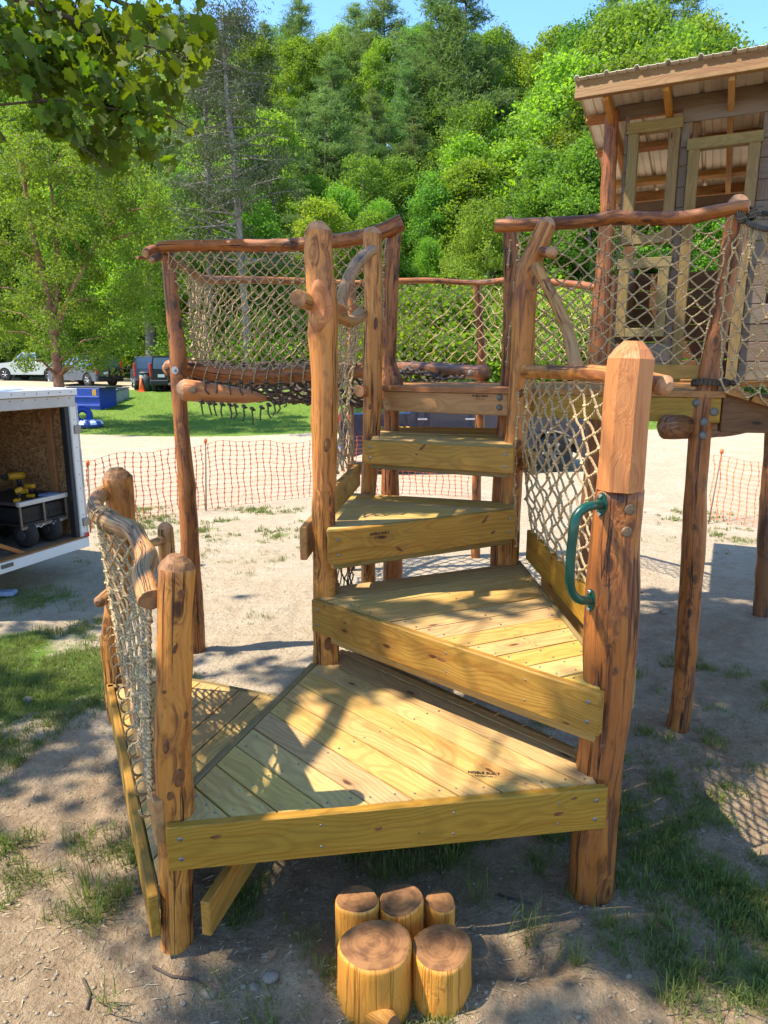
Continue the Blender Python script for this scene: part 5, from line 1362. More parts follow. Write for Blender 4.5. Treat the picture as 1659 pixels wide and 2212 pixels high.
safety_fence(fp2, [0.93, 0.90, 0.86, 0.86], 'short orange plastic mesh fence at the right edge past the dark post', [((*G0(1530, 1130)[:2], 0), atd(1559, 978, 10.3))], 2)

# ------------------------------------------------------------------ vehicles
def placed(mb_pts, o, yaw):
    c, s = math.cos(yaw), math.sin(yaw); return [V3((o.x+p[0]*c-p[1]*s, o.y+p[0]*s+p[1]*c, o.z+p[2])) for p in mb_pts]
def vehicle(name, o, yaw, body, cab, Wd, wheels, R_, paint, glass, label, cat, spare=False, lights='rear', trimcol=None, sides=()):
    """side profile lofted across the width, wheel arches cut, glasshouse with tumblehome, lamps, bumpers, wheels with rims"""
    t = empty(name, tuple(o), label, cat)
    def part(nm, pts, F, mat, parent=t, ch=False, sm=False):
        mb = MB(); mb.add(placed(pts, o, yaw), F, None, 0, sm); return recalc(mb.build(nm, M[mat], parent))
    # body outline with arches
    out = []
    x0, x1 = body[0][0], body[-1][0]; zb = R_*0.75
    bottom = [(x1, zb+0.1), (x1-0.08, zb)]
    for wx in sorted(wheels, reverse=True):
        ra_ = R_*1.18
        for k in range(9):
            a = math.pi*k/8; bottom.append((wx+ra_*math.cos(a), max(zb, R_+ra_*math.sin(a))))
    bottom += [(x0+0.08, zb), (x0, zb+0.1)]
    prof = list(body)+bottom; n = len(prof); lay = [(-Wd/2, 0.03), (-Wd/2+0.05, 0.0), (Wd/2-0.05, 0.0), (Wd/2, 0.03)]
    cx = (x0+x1)/2; pts = []; F = []
    for yy, sh in ((-Wd/2, 0.05), (-Wd/2+0.07, 0.0), (Wd/2-0.07, 0.0), (Wd/2, 0.05)):
        for (x, z) in prof:
            up = z > 0.75*max(p[1] for p in body)
            pts.append((x+(cx-x)/abs(cx-x+1e-6)*sh*(1 if abs(x-cx) > (x1-x0)*0.45 else 0), yy, z-(sh*0.6 if up else 0)))
    for l in range(3):
        for i in range(n): F.append((l*n+i, l*n+(i+1) % n, (l+1)*n+(i+1) % n, (l+1)*n+i))
    F += [tuple(range(n)), tuple(3*n+i for i in range(n))[::-1]]
    part('body', pts, F, paint)
    # glasshouse: cab = [(x,z)...] outline; narrower at the roof
    zs = [p[1] for p in cab]; zlo, zhi = min(zs), max(zs); m = len(cab); cp = []
    for sgn in (-1, 1):
        for (x, z) in cab:
            k = (z-zlo)/(zhi-zlo); cp.append((x, sgn*(Wd/2-0.06-0.13*k), z))
    F = [(i, (i+1) % m, m+(i+1) % m, m+i) for i in range(m)]+[tuple(range(m)), tuple(m+i for i in range(m))[::-1]]
    part('cabin', cp, F, paint)
    # windows
    xs = sorted(p[0] for p in cab); top = [p for p in cab if p[1] > zhi-0.08]; tx0, tx1 = min(p[0] for p in top), max(p[0] for p in top); bx0, bx1 = xs[0], xs[-1]
    wn = max(2, int(round((tx1-tx0)/0.75)))
    for sgn in (-1, 1):
        for i in range(wn):
            f0, f1 = i/wn+0.02, (i+1)/wn-0.02; zl, zh = zlo+0.05, zhi-0.10; q = []
            for (f, z) in ((f0, zl), (f1, zl), (f1, zh), (f0, zh)):
                k = (z-zlo)/(zhi-zlo); xa = bx0+(tx0-bx0)*k+0.07; xb = bx1+(tx1-bx1)*k-0.07
                for dd in (0.006, -0.01): q.append((xa+(xb-xa)*f, sgn*(Wd/2-0.06-0.13*k+dd), z))
            part('side_window', q, [(0, 2, 4, 6), (1, 3, 5, 7), (0, 1, 3, 2), (2, 3, 5, 4), (4, 5, 7, 6), (6, 7, 1, 0)], glass)
    for nm, bx, tx, sg in (('rear_window', bx0, tx0, -1), ('windscreen', bx1, tx1, 1)):
        q = []
        for (yy, z) in ((-0.40, zlo+0.06), (0.40, zlo+0.06), (0.36, zhi-0.09), (-0.36, zhi-0.09)):
            k = (z-zlo)/(zhi-zlo)
            for dd in (0.008, -0.01): q.append((bx+(tx-bx)*k+sg*dd, yy*Wd, z))
        part(nm, q, [(0, 2, 4, 6), (1, 3, 5, 7), (0, 1, 3, 2), (2, 3, 5, 4), (4, 5, 7, 6), (6, 7, 1, 0)], 'glasslight' if nm == 'rear_window' else glass)
    def bx_(nm, a0, a1, b0, b1, c0, c1, mat, ch=0.02, parent=t):
        mb = MB(); A = placed([(a0, b0, c0)], o, yaw)[0]; c, s = math.cos(yaw), math.sin(yaw)
        mb.hull(A, V3((c, s, 0)), V3((-s, c, 0)), E3, a1-a0, b1-b0, c1-c0, ch); return recalc(mb.build(nm, M[mat], parent))
    zsh = min(p[1] for p in cab)
    bx_('rear_bumper', x0-0.09, x0+0.08, -Wd/2+0.02, Wd/2-0.02, zb+0.03, zb+0.27, trimcol or 'black', 0.05)
    bx_('front_bumper', x1-0.08, x1+0.07, -Wd/2+0.02, Wd/2-0.02, zb+0.03, zb+0.27, trimcol or 'black', 0.05)
    for sgn in (-1, 1):
        y0, y1 = (sgn*(Wd/2-0.20), sgn*(Wd/2-0.005)) if sgn > 0 else (sgn*(Wd/2-0.005), sgn*(Wd/2-0.20))
        hi = zsh+0.32 if spare else zsh-0.03
        bx_('tail_lamp', x0-0.02, x0+0.06, y0 if not spare else (y0 if sgn < 0 else y1-0.11), (y0+0.11 if sgn < 0 else y1) if spare else y1, zsh-0.32 if spare else zsh-0.38, hi, 'redlens', 0.02)
        bx_('headlight', x1-0.20, x1+0.015, y0, y1+0.002*sgn, body[-1][1]-0.32, body[-1][1]-0.07, 'lens', 0.03)
        for hx in sides: bx_('door_handle', hx, hx+0.20, sgn*(Wd/2+0.005)-0.012, sgn*(Wd/2+0.005)+0.012, zsh-0.16, zsh-0.125, 'chrome' if trimcol == 'chrome' else paint, 0.008)
        bx_('mirror', bx1-0.55, bx1-0.40, sgn*(Wd/2+0.10)-0.09, sgn*(Wd/2+0.10)+0.09, zsh+0.02, zsh+0.20, 'black' if trimcol != 'chrome' else paint, 0.03)
    bx_('number_plate', x0-0.11, x0-0.095, -0.16 if not spare else 0.15, 0.16 if not spare else 0.47, zb+(0.12 if not spare else 0.40), zb+(0.26 if not spare else 0.54), 'lens', 0.004)
    bx_('grille', x1-0.02, x1+0.012, -Wd/2+0.34, Wd/2-0.34, body[-1][1]-0.36, body[-1][1]-0.08, 'black', 0.01)
    for sgn in (-1, 1):
        for wx in wheels:
            c = placed([(wx, sgn*(Wd/2-0.13), R_)], o, yaw)[0]; ax = (placed([(wx, sgn*(Wd/2+0.87), R_)], o, yaw)[0]-c).normalized()
            w_ = bpy.data.objects.new('wheel', None); COL.objects.link(w_); w_.parent = t; w_.location = c-t.location
            mb = MB(); mb.tube([c-ax*0.12, c-ax*0.10, c+ax*0.10, c+ax*0.12, c+ax*0.115], [R_*0.85, R_, R_, R_*0.9, R_*0.62], 24); mb.build('tyre', M['rubber'], w_)
            mb = MB(); mb.tube([c+ax*0.05, c+ax*0.112], [R_*0.60, R_*0.62], 20)
            rim_ = mb.build('rim', M['black'] if cat == 'pickup truck' and trimcol == 'chrome' else M['silver'], w_)
            mb = MB(); u_ = ax.cross(E3).normalized(); mb.tube([c+ax*0.11, c+ax*0.13], R_*0.13, 10)
            for k in range(6):
                a_ = k*math.pi/3; dr = u_*math.cos(a_)+E3*math.sin(a_); mb.tube([c+ax*0.12+dr*R_*0.1, c+ax*0.116+dr*R_*0.58], [0.022, 0.035], 4)
            mb.build('spokes', M['bolt'] if trimcol == 'chrome' else M['silver'], w_)
    if spare:
        c = placed([(x0-0.14, -0.28, zb+0.42)], o, yaw)[0]; ax = (placed([(x0-1.14, -0.28, zb+0.42)], o, yaw)[0]-c).normalized()
        sp_ = bpy.data.objects.new('spare_wheel', None); COL.objects.link(sp_); sp_.parent = t; sp_.location = c-t.location
        mb = MB(); mb.tube([c-ax*0.09, c-ax*0.07, c+ax*0.08, c+ax*0.10], [0.29, 0.33, 0.33, 0.26], 22); mb.build('tyre', M['rubber'], sp_)
        mb = MB(); mb.tube([c+ax*0.09, c+ax*0.11], 0.17, 16); mb.build('rim', M['black'], sp_)
    return t
def g3(x, D):
    yy = 900; 
    X = (x-CXP)/FPX*(D*_c)
    return V3((X, D, terrain(X, D)))
# dark pickup behind the tower, facing right
po = V3((1.62, 15.6, 0.0))
vehicle('pickup_truck', po, math.radians(2), [(-2.60, 0.62), (-2.60, 1.28), (-1.15, 1.30), (-1.1, 1.32), (1.25, 1.34), (1.35, 1.28), (2.45, 1.20), (2.70, 1.06), (2.75, 0.7)],
        [(-1.12, 1.30), (-0.95, 1.90), (0.35, 1.92), (1.30, 1.32)], 1.98, (-1.62, 1.95), 0.42, 'navy', 'glass', 'navy blue crew cab pickup truck with chrome grille behind the steps', 'pickup truck', False, 'rear', 'chrome', (-0.95, 0.05))
# SUVs and white pickup along the road
suv_body = [(-2.05, 0.6), (-2.08, 0.98), (-1.95, 1.02), (0.85, 1.03), (1.85, 0.92), (2.1, 0.75), (2.12, 0.55)]
suv_cab = [(-2.0, 1.0), (-1.82, 1.62), (-1.5, 1.68), (0.1, 1.66), (0.95, 1.03)]
so = g3(322, 37.2); vehicle('sport_utility_car', so, math.radians(112), suv_body, suv_cab, 1.78, (-1.28, 1.32), 0.34, 'slate', 'glass', 'dark sport utility car with tall red tail lamps parked beside the dustbin', 'car', True)
so = g3(182, 40.0); vehicle('sport_utility_car', so, math.radians(150), suv_body, suv_cab, 1.78, (-1.28, 1.32), 0.34, 'slate', 'glasslight', 'grey blue sport utility car half behind the birch, silver wheels', 'car', True)
so = g3(75, 45.0); vehicle('pickup_truck', so, math.radians(168), [(-2.75, 0.62), (-2.75, 1.12), (-0.75, 1.14), (0.95, 1.14), (1.9, 1.06), (2.35, 0.95), (2.4, 0.6)],
        [(-0.8, 1.12), (-0.68, 1.72), (0.25, 1.74), (1.0, 1.14)], 1.85, (-1.7, 1.5), 0.37, 'silver', 'glass', 'white pickup truck parked at the far left under the trees', 'pickup truck', False, 'rear', None, (-0.3,))  # white body given a greyer tone for the shade of the trees
so = g3(372, 36.0); vehicle('off_road_car', so, math.radians(100), [(-1.9, 0.6), (-1.92, 1.02), (0.7, 1.04), (1.7, 1.0), (1.8, 0.6)], [(-1.85, 1.02), (-1.80, 1.70), (0.3, 1.70), (0.6, 1.04)], 1.75, (-1.2, 1.2), 0.38, 'black', 'glass', 'black boxy off road car partly hidden by the slim bent log post', 'car', True)

# ------------------------------------------------------------------ things on the bank
def tbl(name, c, label, cat, mat, prof, sides=18):
    mb = MB(); 
    for i in range(len(prof)-1): pass
    mb.tube([c+E3*z for (r, z) in prof], [r for (r, z) in prof], sides); o = mb.build(name, M[mat], None); return o
c = g3(313, 34.9); t = empty('dustbin', tuple(c), 'dark green dustbin standing behind the dark sport utility car', 'dustbin')
mb = MB(); mb.tube([c, c+E3*0.85], [0.25, 0.30], 16); mb.build('bin_body', M['can'], t); mb = MB(); mb.tube([c+E3*0.85, c+E3*0.9, c+E3*0.95], [0.32, 0.32, 0.27], 16); mb.build('rim', M['can'], t)
mb = MB(); mb.box(c.x-0.22, c.x-0.05, c.y-0.32, c.y-0.30, c.z+0.66, c.z+0.78); mb.build('sticker', M['lens'], t)
c = g3(302, 34.6); t = empty('traffic_cone', tuple(c), 'orange traffic cone next to the dark green dustbin', 'cone')
mb = MB(); mb.tube([c+E3*0.03, c+E3*0.72], [0.15, 0.03], 14); mb.build('cone', M['orange'], t); mb = MB(); mb.box(c.x-0.19, c.x+0.19, c.y-0.19, c.y+0.19, c.z-0.01, c.z+0.04); mb.build('foot', M['orange'], t)
# blue skip with black lid
c = g3(196, 29.5); t = empty('dumpster', tuple(c), 'large royal blue dumpster with black lid and yellow sticker', 'dumpster')
def obx(parent, nm, c, yaw, a0, a1, b0, b1, c0, c1, mat, ch=0.01):
    X = V3((math.cos(yaw), math.sin(yaw), 0)); Y = V3((-X.y, X.x, 0)); mb = MB(); mb.hull(c+X*a0+Y*b0+E3*c0, X, Y, E3, a1-a0, b1-b0, c1-c0, ch); return recalc(mb.build(nm, M[mat], parent))
yw = math.radians(-12)
c.z -= 0.2
obx(t, 'container', c, yw, -0.95, 0.62, -0.5, 0.7, 0, 1.0, 'blue'); obx(t, 'lid', c, yw, -0.98, 0.9, -0.45, 0.75, 1.002, 1.06, 'black'); obx(t, 'rib', c, yw, -0.95, 0.62, -0.54, -0.502, 0.60, 0.68, 'blue'); obx(t, 'rib', c, yw, -0.95, 0.62, -0.54, -0.502, 0.25, 0.33, 'blue'); obx(t, 'sticker', c, yw, 0.30, 0.48, -0.512, -0.501, 0.70, 0.95, 'yellow', 0.002)
for k, (x_, D_, l_) in enumerate(((232, 30.6, 'pale grey wheeled bin nearest the blue dumpster'), (246, 31.2, 'middle grey wheeled bin in the row by the dumpster'), (258, 31.8, 'last grey wheeled bin, farthest from the dumpster'))):
    c = g3(x_, D_); t = empty('wheeled_bin', tuple(c), l_, 'bin', 'grey wheeled bins by the dumpster')
    obx(t, 'bin_body', c, -0.2, -0.24, 0.24, -0.25, 0.25, -0.5, 0.46, 'bin', 0.03); obx(t, 'lid', c, -0.2, -0.26, 0.26, -0.28, 0.28, 0.465, 0.50, 'can', 0.02)
# swim tubes
def torus(mb, c, R1, r1, up, n1=28, n2=10, mis=None):
    up = V3(up).normalized(); a = up.cross(V3((1, 0, 0.01))).normalized(); b = up.cross(a); vs = []; o0 = len(mb.f)
    for i in range(n1):
        th = 2*math.pi*i/n1; d = a*math.cos(th)+b*math.sin(th)
        for k in range(n2):
            ph = 2*math.pi*k/n2; vs.append(c+d*(R1+r1*math.cos(ph))+up*r1*math.sin(ph))
    mb.add(vs, [(i*n2+k, i*n2+(k+1) % n2, ((i+1) % n1)*n2+(k+1) % n2, ((i+1) % n1)*n2+k) for i in range(n1) for k in range(n2)], None, 0, True)
    if mis:
        for i in range(n1):
            for k in range(n2):
                if (i+k//2) % 4 < 2 and k in mis: mb.mi[o0+i*n2+k] = 1
c = g3(182, 24.8); c.z = terrain(c.x, c.y)+0.13; mb = MB(); torus(mb, c, 0.34, 0.14, (0, 0, 1), 28, 10, (0, 1, 2, 3, 4)); o = mb.build('swim_tube', [M['tubeblue'], M['vinyl']], None); tag(o, 'striped blue and white inflatable swim tube lying on the sand edge', 'swim tube')
c = g3(168, 25.4); c.z = terrain(c.x, c.y)+0.36; mb = MB(); torus(mb, c, 0.24, 0.12, (0.5, -0.8, 0.2), 24, 10); tag(mb.build('swim_tube', M['blue'], None), 'plain blue inflatable tube standing behind the striped one', 'swim tube')
# split rail fence by the road
rf = empty('rail_fence', tuple(g3(120, 47)), 'low grey split rail fence beyond the parked cars', 'fence')
for k in range(15):
    x_ = -40+k*2.6; a = V3((x_, 47+0.1*k, 0)); a.z = terrain(a.x, a.y); b = V3((x_+2.6, 47.1+0.1*k, 0)); b.z = terrain(b.x, b.y)
    mb = MB(); mb.tube([a, a+E3*1.05], 0.08, 6); mb.build('fence_post', M['rail_grey'], rf)
    for z_ in (0.35, 0.65, 0.92): mb = MB(); mb.tube([a+E3*z_, b+E3*(z_+random.uniform(-.05, .05))], 0.05, 6); mb.build('fence_rail', M['rail_grey'], rf)

# ------------------------------------------------------------------ vegetation
def quads_mesh(name, C, A, B, mat, extra=None):
    """leaf quads from centres C, half axes A, B (numpy n x 3)"""
    n = len(C); v = np.empty((n, 4, 3), np.float32)
    v[:, 0] = C-A; v[:, 1] = C+B*0.9-A*0.1; v[:, 2] = C+A; v[:, 3] = C-B*0.9-A*0.1
    me = bpy.data.meshes.new(name); me.vertices.add(n*4); me.vertices.foreach_set('co', v.reshape(-1))
    me.loops.add(n*4); me.loops.foreach_set('vertex_index', np.arange(n*4, dtype=np.int32))
    me.polygons.add(n); me.polygons.foreach_set('loop_start', np.arange(0, n*4, 4, dtype=np.int32)); me.polygons.foreach_set('loop_total', np.full(n, 4, dtype=np.int32))
    me.materials.append(mat); me.update(); me.validate(); return me
def unit(v): return v/np.maximum(1e-6, np.linalg.norm(v, axis=1, keepdims=True))
def leaf_axes(n, size, rng, flat=0.35, aspect=0.6):
    nrm = unit(rng.normal(size=(n, 3))*np.array([1, 1, 1])+np.array([0, 0, flat])); t = unit(np.cross(nrm, rng.normal(size=(n, 3)))); b = np.cross(nrm, t)
    s = (size*rng.uniform(0.6, 1.25, n))[:, None]; return t*s*0.5, b*s*0.5*aspect
def crown_broad(name, seed, H=14.0, base=2.2, R=3.6, clumps=80, per=330, leaf=0.215, mat=None, spread=0.78):
    rng = np.random.default_rng(seed); C = []; hub = []
    for k in range(clumps):
        t = rng.uniform(0, 1)**0.85; z = base+(H-base)*t
        rr = R*(math.sin(math.pi*min(1, 0.14+0.80*t))**0.75)*(0.35+0.80*rng.random()); a = rng.uniform(0, 2*math.pi)
        hub.append((rr*math.cos(a), rr*math.sin(a), z))
    for h_ in hub:
        s = spread*rng.uniform(0.5, 1.6); m = int(per*(s/spread)**1.3*rng.uniform(0.7, 1.2))
        p = unit(rng.normal(size=(m, 3)))*(rng.random((m, 1))**0.45)*np.array([s*1.25, s*1.25, s*0.8]); p[:, 2] -= 0.16*(p[:, 0]**2+p[:, 1]**2)/s; p += rng.normal(size=(m, 3))*0.16
        C.append(p+np.array(h_))
    C = np.vstack(C); A, B = leaf_axes(len(C), leaf, rng); return quads_mesh(name, C, A, B, mat), hub
def trunk_mesh(name, H, r, hubs, mat, seed, nl=14, lean=0.03):
    rs = random.Random(seed); mb = MB(); n = 9
    ax = [V3((lean*H*math.sin(i*0.5+seed), lean*H*math.cos(i*0.6+seed)*0.6, H*0.93*i/(n-1))) for i in range(n)]
    mb.tube(ax, [r*(1.25 if i == 0 else 1)*(1-0.9*i/(n-1))+0.02 for i in range(n)], 8)
    for h_ in rs.sample(hubs, min(nl, len(hubs))):
        q = V3(h_); s = max(0.8, q.z-q.xy.length*0.8-0.6); k = min(n-2, int(s/(H*0.93)*(n-1))); a = ax[k].lerp(ax[k+1], 0.5)
        mb.tube([a, a.lerp(q, 0.5)+V3((0, 0, 0.25)), q], [r*0.32, r*0.17, 0.015], 5)
    me_o = mb.build(name, mat, None); me = me_o.data; bpy.data.objects.remove(me_o); return me
def crown_pine(name, seed, H=18.0, base=5.0, R=3.0, mat=None, per=34, whorls=17, needle=0.30, dens=1.0, bare=0.0, spread=1.0):
    rng = np.random.default_rng(seed); C = []; D = []; br = []
    for w in range(whorls):
        t = w/(whorls-1); z0 = base+(H-base)*t; nb = rng.integers(4, 7)
        for b in range(nb):
            a = rng.uniform(0, 2*math.pi); L = R*(1-t)**0.7*rng.uniform(0.55, 1.15)+0.35; up = rng.uniform(-0.15, 0.18)+0.35*t
            d = np.array([math.cos(a), math.sin(a), up]); o = np.array([0, 0, z0+rng.uniform(-0.3, 0.3)]); br.append((o, o+d*L))
            m = int(L*per*dens)
            if m < 2: continue
            s = rng.uniform(0.35+bare, 1.0, m)[:, None]; lat = rng.normal(size=(m, 3))*np.array([0.30, 0.30, 0.10])*spread*(0.35+0.65*s)*min(1.4, 0.6+L*0.25)
            p = o+d*L*s+lat; p[:, 2] += 0.10*s[:, 0]**2*L; C.append(p); q = unit(d*0.6+rng.normal(size=(m, 3))*0.75+np.array([0, 0, 0.2])); D.append(q)
    C = np.vstack(C); D = np.vstack(D); n = len(C); side_ = unit(np.cross(D, rng.normal(size=(n, 3)))); s = (needle*rng.uniform(0.6, 1.3, n))[:, None]
    return quads_mesh(name, C, D*s*0.6, side_*s*0.10, mat), br
def pine_trunk(name, H, r, br, mat):
    mb = MB(); n = 8; mb.tube([V3((0.05*math.sin(i), 0.05*math.cos(i*1.3), H*i/(n-1))) for i in range(n)], [r*(1-0.92*i/(n-1))+0.015 for i in range(n)], 8)
    for a, b in br: mb.tube([V3(a), V3(b)], [0.05, 0.012], 4, caps=False)
    o = mb.build(name, mat, None); me = o.data; bpy.data.objects.remove(o); return me
PB = []
for s_ in range(5):
    cm, hub = crown_broad('crown', 100+s_, mat=M['leaf_a'] if s_ % 2 == 0 else M['leaf_b'], R=2.5+0.35*(s_ % 3), clumps=150+10*s_, per=175, leaf=0.20, spread=0.52, base=1.0); PB.append((cm, trunk_mesh('trunk', 14.0, 0.2, hub, M['barkgrey'], s_), 14.0))
PP = []
for s_ in range(3):
    cm, br = crown_pine('crown', 200+s_, mat=M['needle'], base=5.5+s_, R=2.7+0.5*s_, whorls=20, per=105, spread=1.2); PP.append((cm, pine_trunk('trunk', 18.0, 0.21, br, M['bark']), 18.0))
fine, fhub = crown_broad('crown', 300, H=9, base=1.2, R=3.0, clumps=110, per=260, leaf=0.15, mat=M['leaf_b'], spread=0.5); PF = (fine, trunk_mesh('trunk', 9.0, 0.16, fhub, M['barkgrey'], 9), 9.0)
bush, bhub = crown_broad('foliage', 310, H=2.6, base=0.2, R=1.9, clumps=60, per=230, leaf=0.14, mat=M['leaf_b'], spread=0.42); bstem = trunk_mesh('stem', 2.2, 0.06, bhub, M['bark'], 5, 12)
def plant_tree(kind, x, y, H, rot, label, group=None, sx=1.0, name=None, dz=0.0, cname='crown', tname='trunk', cat='tree'):
    cm, tm, h0 = kind; t = empty(name or 'tree', (x, y, terrain(x, y)-0.15+dz), label, cat, group); t.rotation_euler = (0, 0, rot); s = H/h0; t.scale = (s*sx, s*sx, s)
    for nm, me_ in ((tname, tm), (cname, cm)):
        o = bpy.data.objects.new(nm, me_); COL.objects.link(o); o.parent = t
    return t
def tree_at(kind, xp, ytop, D, label, name, group, sx=1.0, rot=None):
    X = (xp-CXP)/FPX*(D*_c+2); b = terrain(X, D); top = atd(xp, ytop, D).z; return plant_tree(kind, X, D, max(3.0, top-b), random.uniform(0, 6.28) if rot is None else rot, label, group, sx, name)
random.seed(21)
# skyline and hillside trees, each its own
sky_p = [(540, 30, 92, 'p'), (600, 48, 95, 'p'), (668, 0, 90, 'p'), (715, 82, 88, 'b'), (775, 10, 86, 'p'), (830, -10, 84, 'p'), (880, 60, 92, 'b'), (935, -60, 72, 'p'), (985, -40, 70, 'p'), (1050, 70, 84, 'b'), (1118, 118, 95, 'b'), (1165, 95, 90, 'b'), (1225, 45, 66, 'b'), (1268, -25, 84, 'p'), (1290, 20, 60, 'b'), (1345, -40, 80, 'p'), (1400, -70, 78, 'p'), (1350, 75, 58, 'b'), (1440, 60, 62, 'b'), (1440, 95, 60, 'b'), (1515, 125, 66, 'b'), (1590, 30, 80, 'p'), (1640, 60, 76, 'p'), (1600, 95, 64, 'b'), (1700, 40, 78, 'b'), (500, 70, 96, 'b'), (570, 75, 97, 'b'), (635, 60, 97, 'b'), (745, 60, 97, 'b'), (800, 70, 98, 'b'), (905, 50, 96, 'b'), (1010, 75, 96, 'b'), (1085, 95, 97, 'b'), (1145, 112, 98, 'b'), (1500, 118, 95, 'b'), (1545, 108, 96, 'b'), (480, 40, 84, 'p'), (440, 20, 80, 'p'), (380, 20, 80, 'b'), (300, 40, 84, 'p'), (200, 30, 82, 'b'), (100, 60, 84, 'b'), (10, 60, 82, 'b')]
plb = ['tall pine on the skyline of the hill', 'green pine standing against the blue sky']
n_b = 0
def side_word(x): return 'at the far left' if x < 330 else 'left of the centre' if x < 700 else 'in the middle' if x < 1080 else 'right of the centre' if x < 1420 else 'at the far right'
for i, (x_, y_, D_, k) in enumerate(sky_p):
    if k == 'p': tree_at(PP[i % 3], x_, y_, D_, 'dark pine rising above the wooded skyline '+side_word(x_), 'pine_tree', 'pines along the skyline', 1.25)
    else: tree_at(PB[i % 5], x_, y_, D_, 'leafy tree near the crest of the wooded hill '+side_word(x_), 'leafy_tree', 'broadleaf trees on the hillside', 1.1)
rowsD = [(80, 130, 74, 80), (70, 190, 80, 85), (62, 250, 84, 80), (55, 320, 92, 75), (50.5, 390, 100, 70), (46.5, 455, 112, 60)]
for ri, (D_, yt, stp, jit_) in enumerate(rowsD):
    x_ = -90+random.uniform(0, 50)
    while x_ < 1760:
        yy = yt+random.uniform(-jit_, jit_*0.8)
        if 1150 < x_ < 1330: yy -= 70
        if 700 < x_ < 1000 and ri > 2: yy += 40
        k = PP[random.randrange(3)] if (random.random() < (0.32 if ri < 4 else 0.10) and not 1100 < x_ < 1340) else PB[random.randrange(5)]
        lay = ['high on the wooded slope', 'on the upper slope', 'just above the middle of the slope', 'half way up the slope', 'low on the wooded slope', 'at the foot of the wooded slope'][ri]
        isp = k in PP
        tree_at(k, x_+random.uniform(-20, 20), yy, D_+random.uniform(-2.5, 2.5), ('dark green pine ' if isp else 'sunlit leafy tree ')+lay+' '+side_word(x_), 'pine_tree' if isp else 'leafy_tree', ('pines ' if isp else 'broadleaf trees ')+lay, random.uniform(0.8, 1.3)); x_ += stp*random.uniform(0.75, 1.2)
# tree mass right of the centre, nearer
for (x_, y_, D_) in ((1200, 130, 52), (1275, 150, 50), (1335, 120, 54), (1240, 300, 44), (1310, 280, 45), (1160, 330, 47), (1440, 420, 44), (1560, 440, 43), (1650, 420, 44)):
    tree_at(PB[random.randrange(5)], x_, y_, D_, 'tall bright green tree crowding the slope behind the playhouse', 'leafy_tree', 'bright trees behind the playhouse', 1.2)
# shrubs at the foot of the hill
for i, (x_, y_, D_, s_) in enumerate(((880, 655, 31, 1.0), (955, 650, 30, 1.15), (1020, 690, 32, 0.9), (905, 690, 29, 0.9), (1180, 640, 34, 1.0), (1240, 660, 35, 1.0), (560, 700, 40, 1.1), (640, 700, 40, 1.0), (470, 690, 41, 1.1), (1330, 650, 36, 1.0), (1450, 640, 36, 1.1), (1560, 650, 36, 1.1))):
    X = (x_-CXP)/FPX*(D_*_c+1); b = terrain(X, D_); H = atd(x_, y_, D_).z-b
    plant_tree((bush, bstem, 2.6), X, D_, H, i*1.3, 'round yellow green shrub '+('seen through the nest net' if i < 4 else 'at the edge of the wood '+side_word(x_)), 'shrubs at the edge of the wood' if i >= 4 else 'bright shrubs behind the nest net', s_*1.05, 'shrub', 0.1, 'foliage', 'stem', 'shrub')
# woodland floor growth filling the gaps: an uncountable mass
rng = np.random.default_rng(77); n = 90000; X = rng.uniform(-75, 75, n); Y = 47.5+rng.random(n)**1.4*52
Zt = np.array([terrain(float(a), float(b)) for a, b in zip(X[::10], Y[::10])]).repeat(10)[:n]
X = X[::10].repeat(10)[:n]+rng.normal(0, 0.7, n); Y = Y[::10].repeat(10)[:n]+rng.normal(0, 0.5, n)
C = np.stack([X, Y, Zt+rng.random(n)**1.5*2.4], 1); A, B = leaf_axes(n, 0.36, rng)
me = quads_mesh('undergrowth', C, A, B, M['leaf_a']); o = bpy.data.objects.new('undergrowth', me); COL.objects.link(o); tag(o, 'dark leafy undergrowth between the trees of the hillside wood', 'undergrowth', None, 'stuff')

# birch at the left, in front of the road
def big_tree(name, trunks, crownpts, leaf, mat, bmat, label, seed, per, spread, cat='tree', droop=0.25, aspect=0.6, limbs=22):
    rng = np.random.default_rng(seed); rs = random.Random(seed); a0 = trunks[0][0][0]; t = empty(name, tuple(a0), label, cat)
    for tr in trunks:
        mb = MB(); S = spline(tr, 0.4); mb.tube([s[0] for s in S], [s[1] for s in S], 9); mb.build('trunk', bmat, t)
    allS = [s for tr in trunks for s in spline(tr, 0.4)]
    mb = MB()
    for q in rs.sample(crownpts, min(limbs, len(crownpts))):
        c = min(allS, key=lambda s: abs(s[0].z-(q.z-0.8))+0.25*(s[0]-q).length); a = c[0]; mb.tube([a, a.lerp(q, 0.5)+V3((0, 0, 0.3)), q], [max(0.02, c[1]*0.4), 0.03, 0.008], 5, caps=False)
    mb.build('limbs', bmat, t); C = []
    for q in crownpts:
        m = int(per*rng.uniform(0.6, 1.4)); s = spread*rng.uniform(0.7, 1.4); p = unit(rng.normal(size=(m, 3)))*(rng.random((m, 1))**0.5)*np.array([s, s, s*0.8]); p[:, 2] -= droop*np.linalg.norm(p[:, :2], axis=1); C.append(p+np.array(q))
    C = np.vstack(C)-np.array(a0); A, B = leaf_axes(len(C), leaf, rng, 0.4, aspect); me = quads_mesh('crown', C, A, B, mat); o = bpy.data.objects.new('crown', me); COL.objects.link(o); o.parent = t; return t
rs = random.Random(3)
bD = 25.0; b0 = atd(128, 838, bD); b0.z = terrain(b0.x, bD)-0.1
tr1 = [(b0, 0.21), (atd(120, 760, bD), 0.16), (atd(112, 700, bD), 0.13), (atd(95, 600, bD), 0.11), (atd(70, 500, bD-0.3), 0.09), (atd(50, 380, bD-0.5), 0.05), (atd(35, 290, bD-0.5), 0.02)]
